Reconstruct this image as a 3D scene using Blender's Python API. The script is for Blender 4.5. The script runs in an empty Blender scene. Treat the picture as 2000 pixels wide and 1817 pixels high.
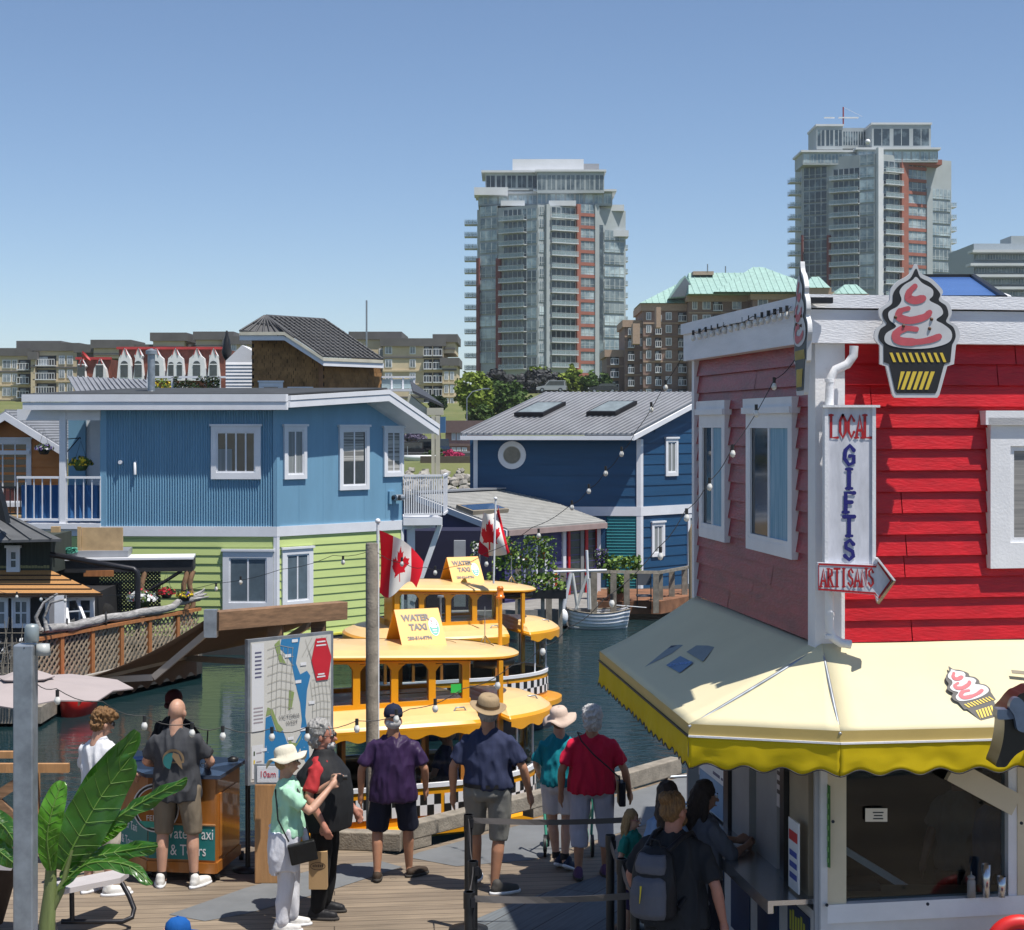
import bpy, math, random
from mathutils import Vector, Matrix, noise
R = math.radians
S = bpy.context.scene
COL = S.collection
# ---------------------------------------------------------------- camera, sky, sun, exposure
F, CX, CY, CZ = 3300.0, 1000.0, 830.0, 5.1
cd = bpy.data.cameras.new('camera'); cam = bpy.data.objects.new('camera', cd); COL.objects.link(cam)
cd.sensor_width = 36; cd.lens = 36*F/2000; cd.shift_y = -(1817/2-CY)/2000
cd.clip_start = .1; cd.clip_end = 6000
cam.location = (0, 0, CZ); cam.rotation_euler = (R(90), 0, 0)
S.camera = cam
SD = Vector((.33, -.25, 1)).normalized()
w = bpy.data.worlds.new('World'); S.world = w; w.use_nodes = True
nt = w.node_tree; bg = nt.nodes['Background']
sky = nt.nodes.new('ShaderNodeTexSky'); sky.sky_type = 'NISHITA'; sky.sun_disc = False
sky.sun_elevation = math.asin(SD.z); sky.sun_rotation = math.atan2(SD.x, SD.y)
sky.air_density = .8; sky.dust_density = .25; sky.ozone_density = 4.0; sky.altitude = 0
tn = nt.nodes.new('ShaderNodeMix'); tn.data_type = 'RGBA'; tn.blend_type = 'MULTIPLY'; tn.inputs[0].default_value = 1; tn.inputs[7].default_value = (1.03, 1.0, .985, 1)
nt.links.new(sky.outputs[0], tn.inputs[6]); nt.links.new(tn.outputs[2], bg.inputs[0]); bg.inputs[1].default_value = .11
sl = bpy.data.lights.new('sun', 'SUN'); sl.energy = 5.0; sl.angle = R(.53); sl.color = (1, .95, .88)
so = bpy.data.objects.new('sun', sl); COL.objects.link(so)
so.rotation_euler = SD.to_track_quat('Z', 'Y').to_euler(); so.location = (20, -20, 60)
S.view_settings.view_transform = 'Standard'; S.view_settings.look = 'None'
S.view_settings.exposure = 0.22; S.view_settings.gamma = 1
S.cycles.max_bounces = 8; S.cycles.transparent_max_bounces = 12
S.cycles.caustics_reflective = False; S.cycles.caustics_refractive = False
DZ = .72           # dock level above the water
# ---------------------------------------------------------------- helpers
def P(x, y, Y): return Vector(((x-CX)*Y/F, Y, CZ-(y-CY)*Y/F))
def G(x, y, z=DZ):
    Y = F*(CZ-z)/(y-CY); return Vector(((x-CX)*Y/F, Y, z))
def V(*a): return Vector(a)
def L(c):          # '#rrggbb' photo colour -> linear
    r = [int(c[i:i+2], 16)/255 for i in (1, 3, 5)]
    return tuple(x/12.92 if x <= .04045 else ((x+.055)/1.055)**2.4 for x in r)
MATS = {}
def mat(name, col=(.5, .5, .5), rough=.6, metal=0., var=.12, vs=3., bump=0., bs=30., spec=.5, trans=0., emit=None,
        rnd=0., coat=0., stretch=None, alpha=1., sss=0., objc=True, col2=None, thr=None):
    if name in MATS: return MATS[name]
    if isinstance(col, str): col = L(col)
    if isinstance(col2, str): col2 = L(col2)
    m = bpy.data.materials.new(name); m.use_nodes = True; MATS[name] = m
    n = m.node_tree.nodes; k = m.node_tree.links; b = n['Principled BSDF']
    b.inputs['Roughness'].default_value = rough; b.inputs['Metallic'].default_value = metal
    b.inputs['Specular IOR Level'].default_value = spec
    b.inputs['Transmission Weight'].default_value = trans; b.inputs['Alpha'].default_value = alpha
    b.inputs['Coat Weight'].default_value = coat
    if sss: b.inputs['Subsurface Weight'].default_value = sss; b.inputs['Subsurface Radius'].default_value = (.01, .004, .002)
    b.inputs['Base Color'].default_value = (*col, 1)
    tc = n.new('ShaderNodeTexCoord'); mp = n.new('ShaderNodeMapping')
    k.new(tc.outputs['Object' if objc else 'Generated'], mp.inputs[0])
    if stretch: mp.inputs['Scale'].default_value = stretch
    out = None
    if var or col2:
        t = n.new('ShaderNodeTexNoise'); t.inputs['Scale'].default_value = vs; t.inputs['Detail'].default_value = 7
        t.inputs['Roughness'].default_value = .62
        k.new(mp.outputs[0], t.inputs[0])
        r = n.new('ShaderNodeValToRGB'); k.new(t.outputs[0], r.inputs[0])
        c2 = col2 or tuple(min(1, c*(1+var)) for c in col)
        c1 = col if col2 else tuple(c*(1-var*1.3) for c in col)
        a, z = thr or (.3, .72)
        r.color_ramp.elements[0].position = a; r.color_ramp.elements[1].position = z
        r.color_ramp.elements[0].color = (*c1, 1); r.color_ramp.elements[1].color = (*c2, 1)
        out = r.outputs[0]
    if rnd:
        oi = n.new('ShaderNodeObjectInfo'); h = n.new('ShaderNodeHueSaturation')
        mr = n.new('ShaderNodeMapRange'); k.new(oi.outputs['Random'], mr.inputs[0])
        mr.inputs[3].default_value = 1-rnd; mr.inputs[4].default_value = 1+rnd
        k.new(mr.outputs[0], h.inputs['Value'])
        if out: k.new(out, h.inputs['Color'])
        else: h.inputs['Color'].default_value = (*col, 1)
        out = h.outputs[0]
    if out: k.new(out, b.inputs['Base Color'])
    if bump:
        t = n.new('ShaderNodeTexNoise'); t.inputs['Scale'].default_value = bs; t.inputs['Detail'].default_value = 5
        k.new(mp.outputs[0], t.inputs[0]); u = n.new('ShaderNodeBump'); u.inputs['Strength'].default_value = bump
        u.inputs['Distance'].default_value = .02
        k.new(t.outputs[0], u.inputs['Height']); k.new(u.outputs[0], b.inputs['Normal'])
    if emit: b.inputs['Emission Color'].default_value = (*col, 1); b.inputs['Emission Strength'].default_value = emit
    return m
class MB:
    def __init__(s): s.v = []; s.f = []; s.mi = []; s.ms = []; s.sm = []
    def m(s, m):
        if m not in s.ms: s.ms.append(m)
        return s.ms.index(m)
    def add(s, vs, fs, m, smooth=False):
        o = len(s.v); s.v += [tuple(v) for v in vs]; i = s.m(m)
        for f in fs: s.f.append([o+a for a in f]); s.mi.append(i); s.sm.append(smooth)
        return s
    def quad(s, a, b, c, d, m): return s.add([a, b, c, d], [(0, 1, 2, 3)], m)
    def poly(s, pts, m): return s.add(pts, [tuple(range(len(pts)))], m)
    def box(s, c, size, m, rz=0, M=None):
        x, y, z = [a/2 for a in size]
        vs = [V(i, j, k) for i in (-x, x) for j in (-y, y) for k in (-z, z)]
        T = M or Matrix.Rotation(rz, 4, 'Z'); c = V(*c)
        vs = [(T @ v)+c for v in vs]
        return s.add(vs, [(0, 1, 3, 2), (4, 6, 7, 5), (0, 4, 5, 1), (2, 3, 7, 6), (0, 2, 6, 4), (1, 5, 7, 3)], m)
    def hexa(s, q, d, m):       # quad q extruded by vector d
        return s.prism(q, d, m)
    def prism(s, pts, d, m, m2=None):
        n = len(pts); pts = [V(*p) for p in pts]; d = V(*d)
        s.add(pts+[p+d for p in pts], [tuple(range(n))[::-1], tuple(range(n, 2*n))], m)
        s.add(pts+[p+d for p in pts], [(i, (i+1) % n, n+(i+1) % n, n+i) for i in range(n)], m2 or m)
        return s
    def bar(s, a, b, w, h, m, up=None):      # rectangular bar from a to b
        a = V(*a); b = V(*b); d = (b-a)
        up = V(*up) if up else V(0, 0, 1)
        if abs(d.normalized().dot(up)) > .98: up = V(0, 1, 0)
        sx = d.cross(up).normalized()*w/2; uz = sx.cross(d).normalized()*h/2
        return s.prism([a-sx-uz, a+sx-uz, a+sx+uz, a-sx+uz], d, m)
    def tube(s, pts, r, m, n=10, cap=True, smooth=True):
        pts = [V(*p) for p in pts]; rs = r if isinstance(r, (list, tuple)) else [r]*len(pts)
        rings = []; up = None; vs = []
        for i, p in enumerate(pts):
            t = (pts[min(i+1, len(pts)-1)]-pts[max(i-1, 0)]).normalized()
            if up is None: up = V(0, 0, 1) if abs(t.z) < .9 else V(0, 1, 0)
            x = t.cross(up).normalized(); y = x.cross(t).normalized(); up = y
            vs += [p+x*(rs[i]*math.cos(a*2*math.pi/n))+y*(rs[i]*math.sin(a*2*math.pi/n)) for a in range(n)]
        fs = [(i*n+a, i*n+(a+1) % n, (i+1)*n+(a+1) % n, (i+1)*n+a) for i in range(len(pts)-1) for a in range(n)]
        s.add(vs, fs, m, smooth)
        if cap: s.add(vs[:n], [tuple(range(n))[::-1]], m); s.add(vs[-n:], [tuple(range(n))], m)
        return s
    def lathe(s, prof, c, m, n=20, M=None, smooth=True, sx=1, sy=1):
        c = V(*c); vs = []
        for r, z in prof:
            for a in range(n):
                p = V(r*math.cos(a*2*math.pi/n)*sx, r*math.sin(a*2*math.pi/n)*sy, z)
                vs.append((M @ p if M else p)+c)
        fs = [(i*n+a, i*n+(a+1) % n, (i+1)*n+(a+1) % n, (i+1)*n+a) for i in range(len(prof)-1) for a in range(n)]
        return s.add(vs, fs, m, smooth)
    def ball(s, c, r, m, n=12, k=8, sc=(1, 1, 1), M=None):
        return s.lathe([(max(1e-4, r*math.sin(math.pi*i/k)), -r*math.cos(math.pi*i/k)*sc[2]) for i in range(k+1)], c, m, n, M, True, sc[0], sc[1])
    def loft(s, secs, m, n=16):  # secs: (centre, rx, ry) with rings in the xy plane
        vs = []
        for c, rx, ry in secs:
            for a in range(n): vs.append(V(*c)+V(rx*math.cos(a*2*math.pi/n), ry*math.sin(a*2*math.pi/n), 0))
        N = len(secs)
        fs = [(i*n+a, i*n+(a+1) % n, (i+1)*n+(a+1) % n, (i+1)*n+a) for i in range(N-1) for a in range(n)]
        fs += [tuple(range(n))[::-1], tuple(range((N-1)*n, N*n))]
        return s.add(vs, fs, m, True)
    def build(s, name, parent=None, label=None, loc=None):
        me = bpy.data.meshes.new(name); me.from_pydata(s.v, [], s.f)
        for m in s.ms: me.materials.append(m)
        me.polygons.foreach_set('material_index', s.mi); me.polygons.foreach_set('use_smooth', s.sm); me.update()
        o = bpy.data.objects.new(name, me); COL.objects.link(o)
        if parent: o.parent = parent
        if label: o['label'] = label
        if loc: o.location = loc
        return o
def bevel(o, w=.01, seg=2):
    b = o.modifiers.new('bevel', 'BEVEL'); b.width = w; b.segments = seg; b.limit_method = 'ANGLE'; b.angle_limit = R(35); return o
def tag(o, label, cat=None, group=None):
    o['label'] = label
    if cat: o['category'] = cat
    if group: o['group'] = group
    return o
def thing(name, label, cat, loc=(0, 0, 0), rz=0, group=None):
    o = bpy.data.objects.new(name, None); o.empty_display_size = .2; COL.objects.link(o)
    o.location = loc; o.rotation_euler = (0, 0, rz); return tag(o, label, cat, group)
def struct(o, kind='structure'): o['kind'] = kind; return o
def clone(o, parent=None, loc=None, rz=None, label=None):
    c = o.copy(); COL.objects.link(c)
    if parent: c.parent = parent
    if loc: c.location = loc
    if rz is not None: c.rotation_euler = (0, 0, rz)
    if label: c['label'] = label
    for ch in list(o.children): clone(ch, c)
    return c
def bake(o, voxel=None, smooth=0, subdiv=0):     # evaluate modifiers into plain mesh data
    if voxel:
        r = o.modifiers.new('r', 'REMESH'); r.mode = 'VOXEL'; r.voxel_size = voxel; r.use_smooth_shade = True
    if smooth:
        r = o.modifiers.new('s', 'SMOOTH'); r.iterations = smooth; r.factor = .5
    bpy.context.view_layer.update()
    dg = bpy.context.evaluated_depsgraph_get(); ev = o.evaluated_get(dg)
    me = bpy.data.meshes.new_from_object(ev); ms = [m for m in o.data.materials]
    o.modifiers.clear(); o.data = me
    me.materials.clear()
    for m in ms: me.materials.append(m)
    return o
TXT = {}
def text(s, size, m, name, parent=None, depth=.004, M=None, align='CENTER', sx=1.0, bold=0.):
    key = (s, size, depth, align, bold)
    if key not in TXT:
        c = bpy.data.curves.new('t', 'FONT'); c.body = s; c.size = size; c.extrude = depth; c.align_x = align; c.align_y = 'CENTER'
        c.offset = bold; c.resolution_u = 3
        t = bpy.data.objects.new('t', c); COL.objects.link(t); bpy.context.view_layer.update()
        TXT[key] = bpy.data.meshes.new_from_object(t.evaluated_get(bpy.context.evaluated_depsgraph_get()))
        bpy.data.objects.remove(t)
    me = TXT[key].copy(); me.materials.clear(); me.materials.append(m)
    T = (M or Matrix()) @ Matrix.Diagonal((sx, 1, 1, 1)); me.transform(T)
    o = bpy.data.objects.new(name, me); COL.objects.link(o)
    if parent: o.parent = parent
    return o
def frame(o, x, n):     # matrix with origin o, x axis x, z axis n
    x = V(*x).normalized(); n = V(*n).normalized(); y = n.cross(x)
    return Matrix(((x.x, y.x, n.x, o[0]), (x.y, y.y, n.y, o[1]), (x.z, y.z, n.z, o[2]), (0, 0, 0, 1)))
class Wall:      # vertical wall from a to b (plan points), outward normal to the right of a->b
    def __init__(s, a, b):
        s.a = V(a[0], a[1], 0); s.b = V(b[0], b[1], 0); s.len = (s.b-s.a).length
        s.u = (s.b-s.a).normalized(); s.n = V(s.u.y, -s.u.x, 0)
    def p(s, u, z, d=0): q = s.a+s.u*u+s.n*d; return V(q.x, q.y, z)
    def px(s, x, y):
        d = V((x-CX)/F, 1, -(y-CY)/F); t = s.a.dot(s.n)/d.dot(s.n); q = d*t
        return (q-s.a).dot(s.u), CZ+q.z
    def M(s, u, z, d=0): return frame(s.p(u, z, d), s.u, s.n)
    def box(s, mb, u0, u1, z0, z1, d0, d1, m):
        return mb.prism([s.p(u0, z0, d0), s.p(u1, z0, d0), s.p(u1, z1, d0), s.p(u0, z1, d0)], s.n*(d1-d0), m)
    def siding(s, mb, z0, z1, e, m, u0=0, u1=None, top=None, holes=(), lip=.022, d=0, joint=0):
        u1 = s.len if u1 is None else u1; z = z0
        while z < z1-1e-4:
            zt = min(z+e, z1)
            spans = [(u0, u1)]
            for (a, b, c, dd) in holes:
                if c < zt-.01 and dd > z+.01:
                    ns = []
                    for p, q in spans:
                        if a > p: ns.append((p, min(a, q)))
                        if b < q: ns.append((max(b, p), q))
                    spans = [t for t in ns if t[1]-t[0] > .005]
            if joint:
                ns = []
                for p, q in spans:
                    if random.random() < joint: c = random.uniform(p+.1, q-.1); ns += [(p, c-.0035), (c+.0035, q)]
                    else: ns.append((p, q))
                spans = ns
            for p, q in spans:
                jig = random.uniform(-.003, .003)*min(1, lip/.02)
                if top:          # gable outline: clip in u as function of z
                    lo, hi = top((z+zt)/2); p = max(p, lo); q = min(q, hi)
                    if q-p < .02: continue
                mb.add([s.p(p, z, d+lip+jig), s.p(q, z, d+lip), s.p(q, zt+.003, d+.002), s.p(p, zt+.003, d+.002),
                        s.p(p, z+.002, d), s.p(q, z+.002, d)], [(0, 1, 2, 3), (4, 5, 1, 0)], m)
            z = zt
def win(wl, parent, x0, y0, x1, y1, m_trim, m_pane, tw=.1, mull=0, sash=None, sill=True, head=True, d=.03, label=None, hm=0, inset=True, uv=None, blind=None, name='window', lip=.03):
    # window whose outer trim spans photo pixels x0..x1, y0..y1 (measured where it stands on the wall)
    if uv: u0, u1, z0, z1 = uv
    else:
        u0, zt = wl.px(x0, (y0+y1)/2); u1, _ = wl.px(x1, (y0+y1)/2); _, z1 = wl.px((x0+x1)/2, y0); _, z0 = wl.px((x0+x1)/2, y1)
    if u1 < u0: u0, u1 = u1, u0
    t = min(tw, (u1-u0)*.2); mb = MB()
    wl.box(mb, u0, u0+t, z0, z1, 0, d+lip, m_trim); wl.box(mb, u1-t, u1, z0, z1, 0, d+lip, m_trim)
    wl.box(mb, u0+t, u1-t, z0, z0+t*1.2, 0, d+lip, m_trim); wl.box(mb, u0+t, u1-t, z1-t, z1, 0, d+lip, m_trim)
    if head: wl.box(mb, u0-.03, u1+.03, z1+.001, z1+.05, 0, d+lip+.03, m_trim)
    f = mb.build(name, parent, label)
    mb = MB(); wl.box(mb, u0+t, u1-t, z0+t*1.2, z1-t, 0, d-.012+.004, m_pane); mb.build('pane', f)
    if blind:
        mb = MB(); a0 = u0+t+(u1-u0-2*t)*blind[0]; a1 = u0+t+(u1-u0-2*t)*blind[1]
        b0 = z0+t+(z1-z0-2*t)*blind[2]; b1 = z0+t+(z1-z0-2*t)*blind[3]-.01
        wl.box(mb, a0, a1, b0, b1, d-.006, d-.001, blind[4]); mb.build('blind', f)
    ms = sash or m_trim; mb = MB(); s_ = .035
    wl.box(mb, u0+t, u0+t+s_, z0+t*1.2, z1-t, d-.005, d+.012, ms); wl.box(mb, u1-t-s_, u1-t, z0+t*1.2, z1-t, d-.005, d+.012, ms)
    wl.box(mb, u0+t+s_, u1-t-s_, z1-t-s_, z1-t, d-.005, d+.012, ms); wl.box(mb, u0+t+s_, u1-t-s_, z0+t*1.2, z0+t*1.2+s_, d-.005, d+.012, ms)
    for i in range(mull):
        um = u0+t+(u1-u0-2*t)*(i+1)/(mull+1); wl.box(mb, um-.018, um+.018, z0+t*1.2+s_, z1-t-s_, d-.005, d+.010, ms)
    for i in range(hm):
        zm = z0+t+(z1-z0-2*t)*(i+1)/(hm+1); wl.box(mb, u0+t+s_, u1-t-s_, zm-.015, zm+.015, d-.005, d+.008, ms)
    mb.build('sash', f)
    return f
# common materials
white = mat('white_paint', (.76, .77, .79), .5, var=.07, vs=2.5, bump=.12, bs=60)
dgl = mat('window_glass', (.035, .045, .055), .06, var=.5, vs=1.2, spec=.8)
black = mat('black_paint', (.012, .012, .013), .45, var=.2)
wood = mat('weathered_wood', '#96805f', .8, var=.3, vs=4, stretch=(2, 2, 14), bump=.35, bs=40)
greyw = mat('grey_wood', '#8d8578', .85, var=.3, vs=6, bump=.4, bs=50)
steel = mat('galvanised_steel', '#9aa1a8', .42, .55, var=.22, vs=9)
dmetal = mat('dark_metal', (.03, .03, .035), .4, .5, var=.2)
# ================================================================= SETTING: water, dock, far shore
def make_water():
    m = bpy.data.materials.new('harbour_water'); m.use_nodes = True; n = m.node_tree.nodes; k = m.node_tree.links
    b = n['Principled BSDF']; b.inputs['Base Color'].default_value = (.008, .026, .030, 1); b.inputs['Roughness'].default_value = .045
    b.inputs['IOR'].default_value = 1.333
    tc = n.new('ShaderNodeTexCoord')
    def layer(sc, rot, strn, dist, det=3, prev=None):
        mp = n.new('ShaderNodeMapping'); mp.inputs['Scale'].default_value = sc; mp.inputs['Rotation'].default_value = (0, 0, rot)
        k.new(tc.outputs['Object'], mp.inputs[0]); t = n.new('ShaderNodeTexNoise'); t.inputs['Scale'].default_value = 1; t.inputs['Detail'].default_value = det
        k.new(mp.outputs[0], t.inputs[0]); u = n.new('ShaderNodeBump'); u.inputs['Strength'].default_value = strn; u.inputs['Distance'].default_value = dist
        k.new(t.outputs[0], u.inputs['Height'])
        sx = n.new('ShaderNodeSeparateXYZ'); k.new(tc.outputs['Object'], sx.inputs[0]); mr = n.new('ShaderNodeMapRange'); k.new(sx.outputs[0], mr.inputs[0])
        mr.inputs[1].default_value = -4; mr.inputs[2].default_value = 2; mr.inputs[3].default_value = strn*.10; mr.inputs[4].default_value = strn; k.new(mr.outputs[0], u.inputs['Strength'])
        if prev: k.new(prev.outputs[0], u.inputs['Normal'])
        return u
    a = layer((1.3, 3.2, 1), .3, .9, .14)
    c = layer((5, 13, 1), -.15, .85, .035, 4, a)
    k.new(c.outputs[0], b.inputs['Normal'])
    return m
mb = MB(); mb.quad(V(-400, -30, 0), V(400, -30, 0), V(400, 130, 0), V(-400, 130, 0), make_water())
struct(mb.build('water'))
def plank_mat(name, rot, c1, c2, mort=(.03, .025, .02), bw=3.2, rh=.145, rough=.75):
    m = bpy.data.materials.new(name); m.use_nodes = True; n = m.node_tree.nodes; k = m.node_tree.links; b = n['Principled BSDF']
    b.inputs['Roughness'].default_value = rough
    tc = n.new('ShaderNodeTexCoord'); mp = n.new('ShaderNodeMapping'); mp.inputs['Rotation'].default_value = (0, 0, rot)
    k.new(tc.outputs['Object'], mp.inputs[0]); br = n.new('ShaderNodeTexBrick'); k.new(mp.outputs[0], br.inputs[0])
    br.inputs['Scale'].default_value = 1; br.inputs['Brick Width'].default_value = bw; br.inputs['Row Height'].default_value = rh
    br.inputs['Mortar Size'].default_value = .0055; br.inputs['Mortar Smooth'].default_value = .2; br.inputs['Bias'].default_value = 0
    br.inputs['Color1'].default_value = (*L(c1), 1); br.inputs['Color2'].default_value = (*L(c2), 1); br.inputs['Mortar'].default_value = (*mort, 1)
    ms = n.new('ShaderNodeMapping'); ms.inputs['Scale'].default_value = (1.2, 22, 1); k.new(mp.outputs[0], ms.inputs[0])
    t = n.new('ShaderNodeTexNoise'); t.inputs['Scale'].default_value = 1.5; t.inputs['Detail'].default_value = 8; k.new(ms.outputs[0], t.inputs[0])
    t2 = n.new('ShaderNodeTexNoise'); t2.inputs['Scale'].default_value = .9; t2.inputs['Detail'].default_value = 6; k.new(mp.outputs[0], t2.inputs[0])
    ad = n.new('ShaderNodeMath'); ad.operation = 'ADD'; k.new(t.outputs[0], ad.inputs[0]); k.new(t2.outputs[0], ad.inputs[1])
    mr = n.new('ShaderNodeMapRange'); mr.inputs[1].default_value = .6; mr.inputs[2].default_value = 1.45; mr.inputs[3].default_value = .5; mr.inputs[4].default_value = 1.42
    k.new(ad.outputs[0], mr.inputs[0]); h = n.new('ShaderNodeHueSaturation'); k.new(br.outputs[0], h.inputs['Color']); k.new(mr.outputs[0], h.inputs['Value'])
    k.new(h.outputs[0], b.inputs['Base Color'])
    u = n.new('ShaderNodeBump'); u.inputs['Strength'].default_value = .5; u.inputs['Distance'].default_value = .01; k.new(br.outputs['Fac'], u.inputs['Height']); u.invert = True
    u2 = n.new('ShaderNodeBump'); u2.inputs['Strength'].default_value = .25; u2.inputs['Distance'].default_value = .004; k.new(t.outputs[0], u2.inputs['Height']); k.new(u.outputs[0], u2.inputs['Normal'])
    k.new(u2.outputs[0], b.inputs['Normal']); return m
deckm = plank_mat('deck_planks', R(-6), '#8e7f6c', '#76695a', mort=L('#4a4034'), bw=14, rh=.14)
edge = [(-14, 17.75), (-2.25, 17.75), (-1.18, 17.2), (.34, 18.9), (1.9, 20.9), (3.6, 23), (16, 23), (16, 4), (-14, 4)]
mb = MB(); mb.prism([V(x, y, DZ-.45) for x, y in edge[::-1]], V(0, 0, .45), greyw)
mb.f.pop(); 
mb = MB(); n_ = len(edge); mb.poly([V(x, y, DZ) for x, y in edge][::-1], deckm)
mb.add([V(x, y, DZ-.45) for x, y in edge]+[V(x, y, DZ) for x, y in edge], [(i, (i+1) % n_, n_+(i+1) % n_, n_+i) for i in range(n_)], mat('dock_side', '#4a4238', .9, var=.3, bump=.3))
struct(mb.build('dock_deck'))
matm = mat('deck_mat', '#6d7072', .75, var=.14, vs=2.2, bump=.2, bs=120)
def sheet(name, pts, m, dz=.004):
    mb = MB(); q = [V(p[0], p[1], DZ+dz) for p in pts]
    a = sum(q[i].x*q[(i+1) % len(q)].y-q[(i+1) % len(q)].x*q[i].y for i in range(len(q)))
    mb.poly(q if a > 0 else q[::-1], m); return struct(mb.build(name))
g = lambda x, y: G(x, y)
sheet('walkway', [g(330, 1787), g(480, 1735), g(640, 1692), g(745, 1683), g(785, 1694), g(650, 1738), g(480, 1786), g(400, 1800)], matm)
sheet('walkway', [(-.95, 17.3), (.42, 18.85), (1.98, 20.85), (3.6, 22.9), (4.4, 22.2), (2.7, 20.1), (1.3, 18.3), (.2, 17.0), (-.55, 16.75), (-1.05, 17.1)], matm)
gm = plank_mat('grey_deck_boards', R(-62), '#666c70', '#5a6064', bw=2.6, rh=.42)
sheet('walkway', [g(800, 1850), g(1010, 1762), g(1180, 1708), g(1300, 1688), g(1420, 1740), (2.6, 12.5), (3, 8), (-1.2, 8)], gm)
# ---- far shore
def ground_h(x, y):
    if y < 119: return -1
    pts = [(119, -.6), (123, 1.5), (127, 2.2), (165, 2.6), (250, 9.6), (330, 12.5), (600, 14), (4000, 16)]
    for (a, h0), (b, h1) in zip(pts, pts[1:]):
        if y <= b: return h0+(h1-h0)*max(0, (y-a))/(b-a)
    return 14
ys = [119, 120, 121, 122, 123, 125, 127, 130, 136, 145, 155, 165, 180, 200, 220, 250, 280, 330, 420, 600, 1000, 2000, 4000]
xs = [-2500, -1200, -600, -300, -150, -100, -70, -50]+list(range(-40, 61, 5))+[70, 100, 150, 300, 600, 1200, 2500]
grass = mat('shore_grass', (.09, .12, .03), .9, var=.4, vs=.25, bump=.4, bs=3, col2=(.17, .17, .06))
vs = [V(x, y, ground_h(x, y)+(noise.noise(V(x*.07, y*.07, 3))*.35 if 130 < y < 600 else 0)) for y in ys for x in xs]
W_ = len(xs); mb = MB(); mb.add(vs, [(j*W_+i, j*W_+i+1, (j+1)*W_+i+1, (j+1)*W_+i) for j in range(len(ys)-1) for i in range(W_-1)], grass, True)
struct(mb.build('ground'))
asph = mat('asphalt', (.075, .075, .08), .85, var=.2, vs=.4)
mb = MB(); mb.box((-5, 146, 2.56), (200, 9, .4), asph); struct(mb.build('road'))
rock = mat('shore_rock', (.2, .18, .15), .9, var=.4, vs=2.5, bump=.6, bs=8, col2=(.42, .40, .36))
random.seed(3); mb = MB()
for i in range(900):
    x = random.uniform(-16, 34); t = random.random(); y = 118.6+t*5.2; z = -.2+t*2.0; r = random.uniform(.22, .55)
    M = Matrix.Rotation(random.random()*6, 3, 'Z') @ Matrix.Rotation(random.random()*3, 3, 'X')
    o = len(mb.v); vv = []
    for a, bb in [(0, -1), (0, 1)]+[(k_*math.pi*2/6, h) for h in (-.5, .45) for k_ in range(6)]:
        if abs(bb) == 1: p = V(0, 0, bb)
        else: p = V(math.cos(a)*.9, math.sin(a)*.9, bb)
        p = V(p.x, p.y*.8, p.z*.7)*r*random.uniform(.8, 1.15); vv.append(M @ p+V(x, y, z))
    fs = [(0, 2+(j+1) % 6, 2+j) for j in range(6)]+[(1, 8+j, 8+(j+1) % 6) for j in range(6)]+[(2+j, 2+(j+1) % 6, 8+(j+1) % 6, 8+j) for j in range(6)]
    mb.add(vv, fs, rock)
tag(struct(mb.build('riprap_rocks'), 'stuff'), 'grey boulders piled along the far shoreline below the grass', 'rocks')
# ---- trees
def leafmat(n, c1, c2): return mat(n, c1, .75, var=.3, vs=.9, col2=c2, spec=.25)
def tree(name, label, cat, base, h, r, m, rz=1.0, nclump=60, leaves=26, ls=.3, seed=0, trunk=True, group=None, flat=.8):
    random.seed(seed); t = thing(name, label, cat, base, 0, group); mb = MB(); c0 = V(0, 0, h-r*rz)
    centres = []
    for i in range(nclump):
        d = V(random.gauss(0, 1), random.gauss(0, 1), random.gauss(0, .9)).normalized()*random.uniform(.25, 1)**.6
        d = V(d.x*r, d.y*r, d.z*r*rz)*(1+.35*noise.noise(d*2.2+V(seed, 0, 0))); centres.append(c0+d)
    for c in centres:
        cr = r*random.uniform(.16, .3)
        for j in range(leaves):
            d = V(random.gauss(0, 1), random.gauss(0, 1), random.gauss(0, flat)).normalized()*cr*random.uniform(.4, 1)
            p = c+d; s_ = ls*random.uniform(.6, 1.3)
            a = V(random.gauss(0, 1), random.gauss(0, 1), random.gauss(0, 1)).normalized(); n_ = (d.normalized()+a*.8).normalized()
            u = n_.cross(V(.3, .2, 1)).normalized()*s_; v = n_.cross(u).normalized()*s_*.7
            mb.add([p-u-v*.3, p-u*.1-v, p+u, p+v], [(0, 1, 2, 3)], m)
    mb.build('crown', t)
    if trunk:
        mb = MB(); bark = mat('bark', (.09, .07, .05), .9, var=.3)
        mb.tube([(0, 0, -.3), (.02*h, 0, h*.3), (0, .02*h, h*.7)], [h*.035, h*.025, h*.01], bark, 8)
        for i in range(4):
            c = random.choice(centres); mb.tube([(0, 0, h*.25), c*.6+V(0, 0, h*.15), c], [h*.014, h*.009, h*.003], bark, 6)
        mb.build('trunk', t)
    return t
lf_bright = leafmat('leaf_bright', (.10, .16, .018), (.26, .32, .05)); lf_mid = leafmat('leaf_mid', (.03, .07, .015), (.10, .16, .035))
lf_dark = leafmat('leaf_dark', (.015, .035, .012), (.05, .085, .03)); lf_grey = leafmat('leaf_greyish', (.03, .035, .035), (.09, .09, .095))
lf_pink = leafmat('flower_magenta', (.35, .02, .08), (.55, .06, .16))
def tpx(x0, x1, ytop, ybase, Y, **k):
    b = P((x0+x1)/2, ybase, Y); h = (ybase-ytop)*Y/F; r = (x1-x0)/2*Y/F
    return tree(base=b, h=h, r=r, rz=min(1.0, h*.52/r), **k)
tpx(884, 962, 728, 822, 190, name='tree', label='bright yellow-green leafy tree right of the beige apartment block', cat='tree', m=lf_bright, nclump=110, leaves=40, ls=.24, seed=1)
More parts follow.
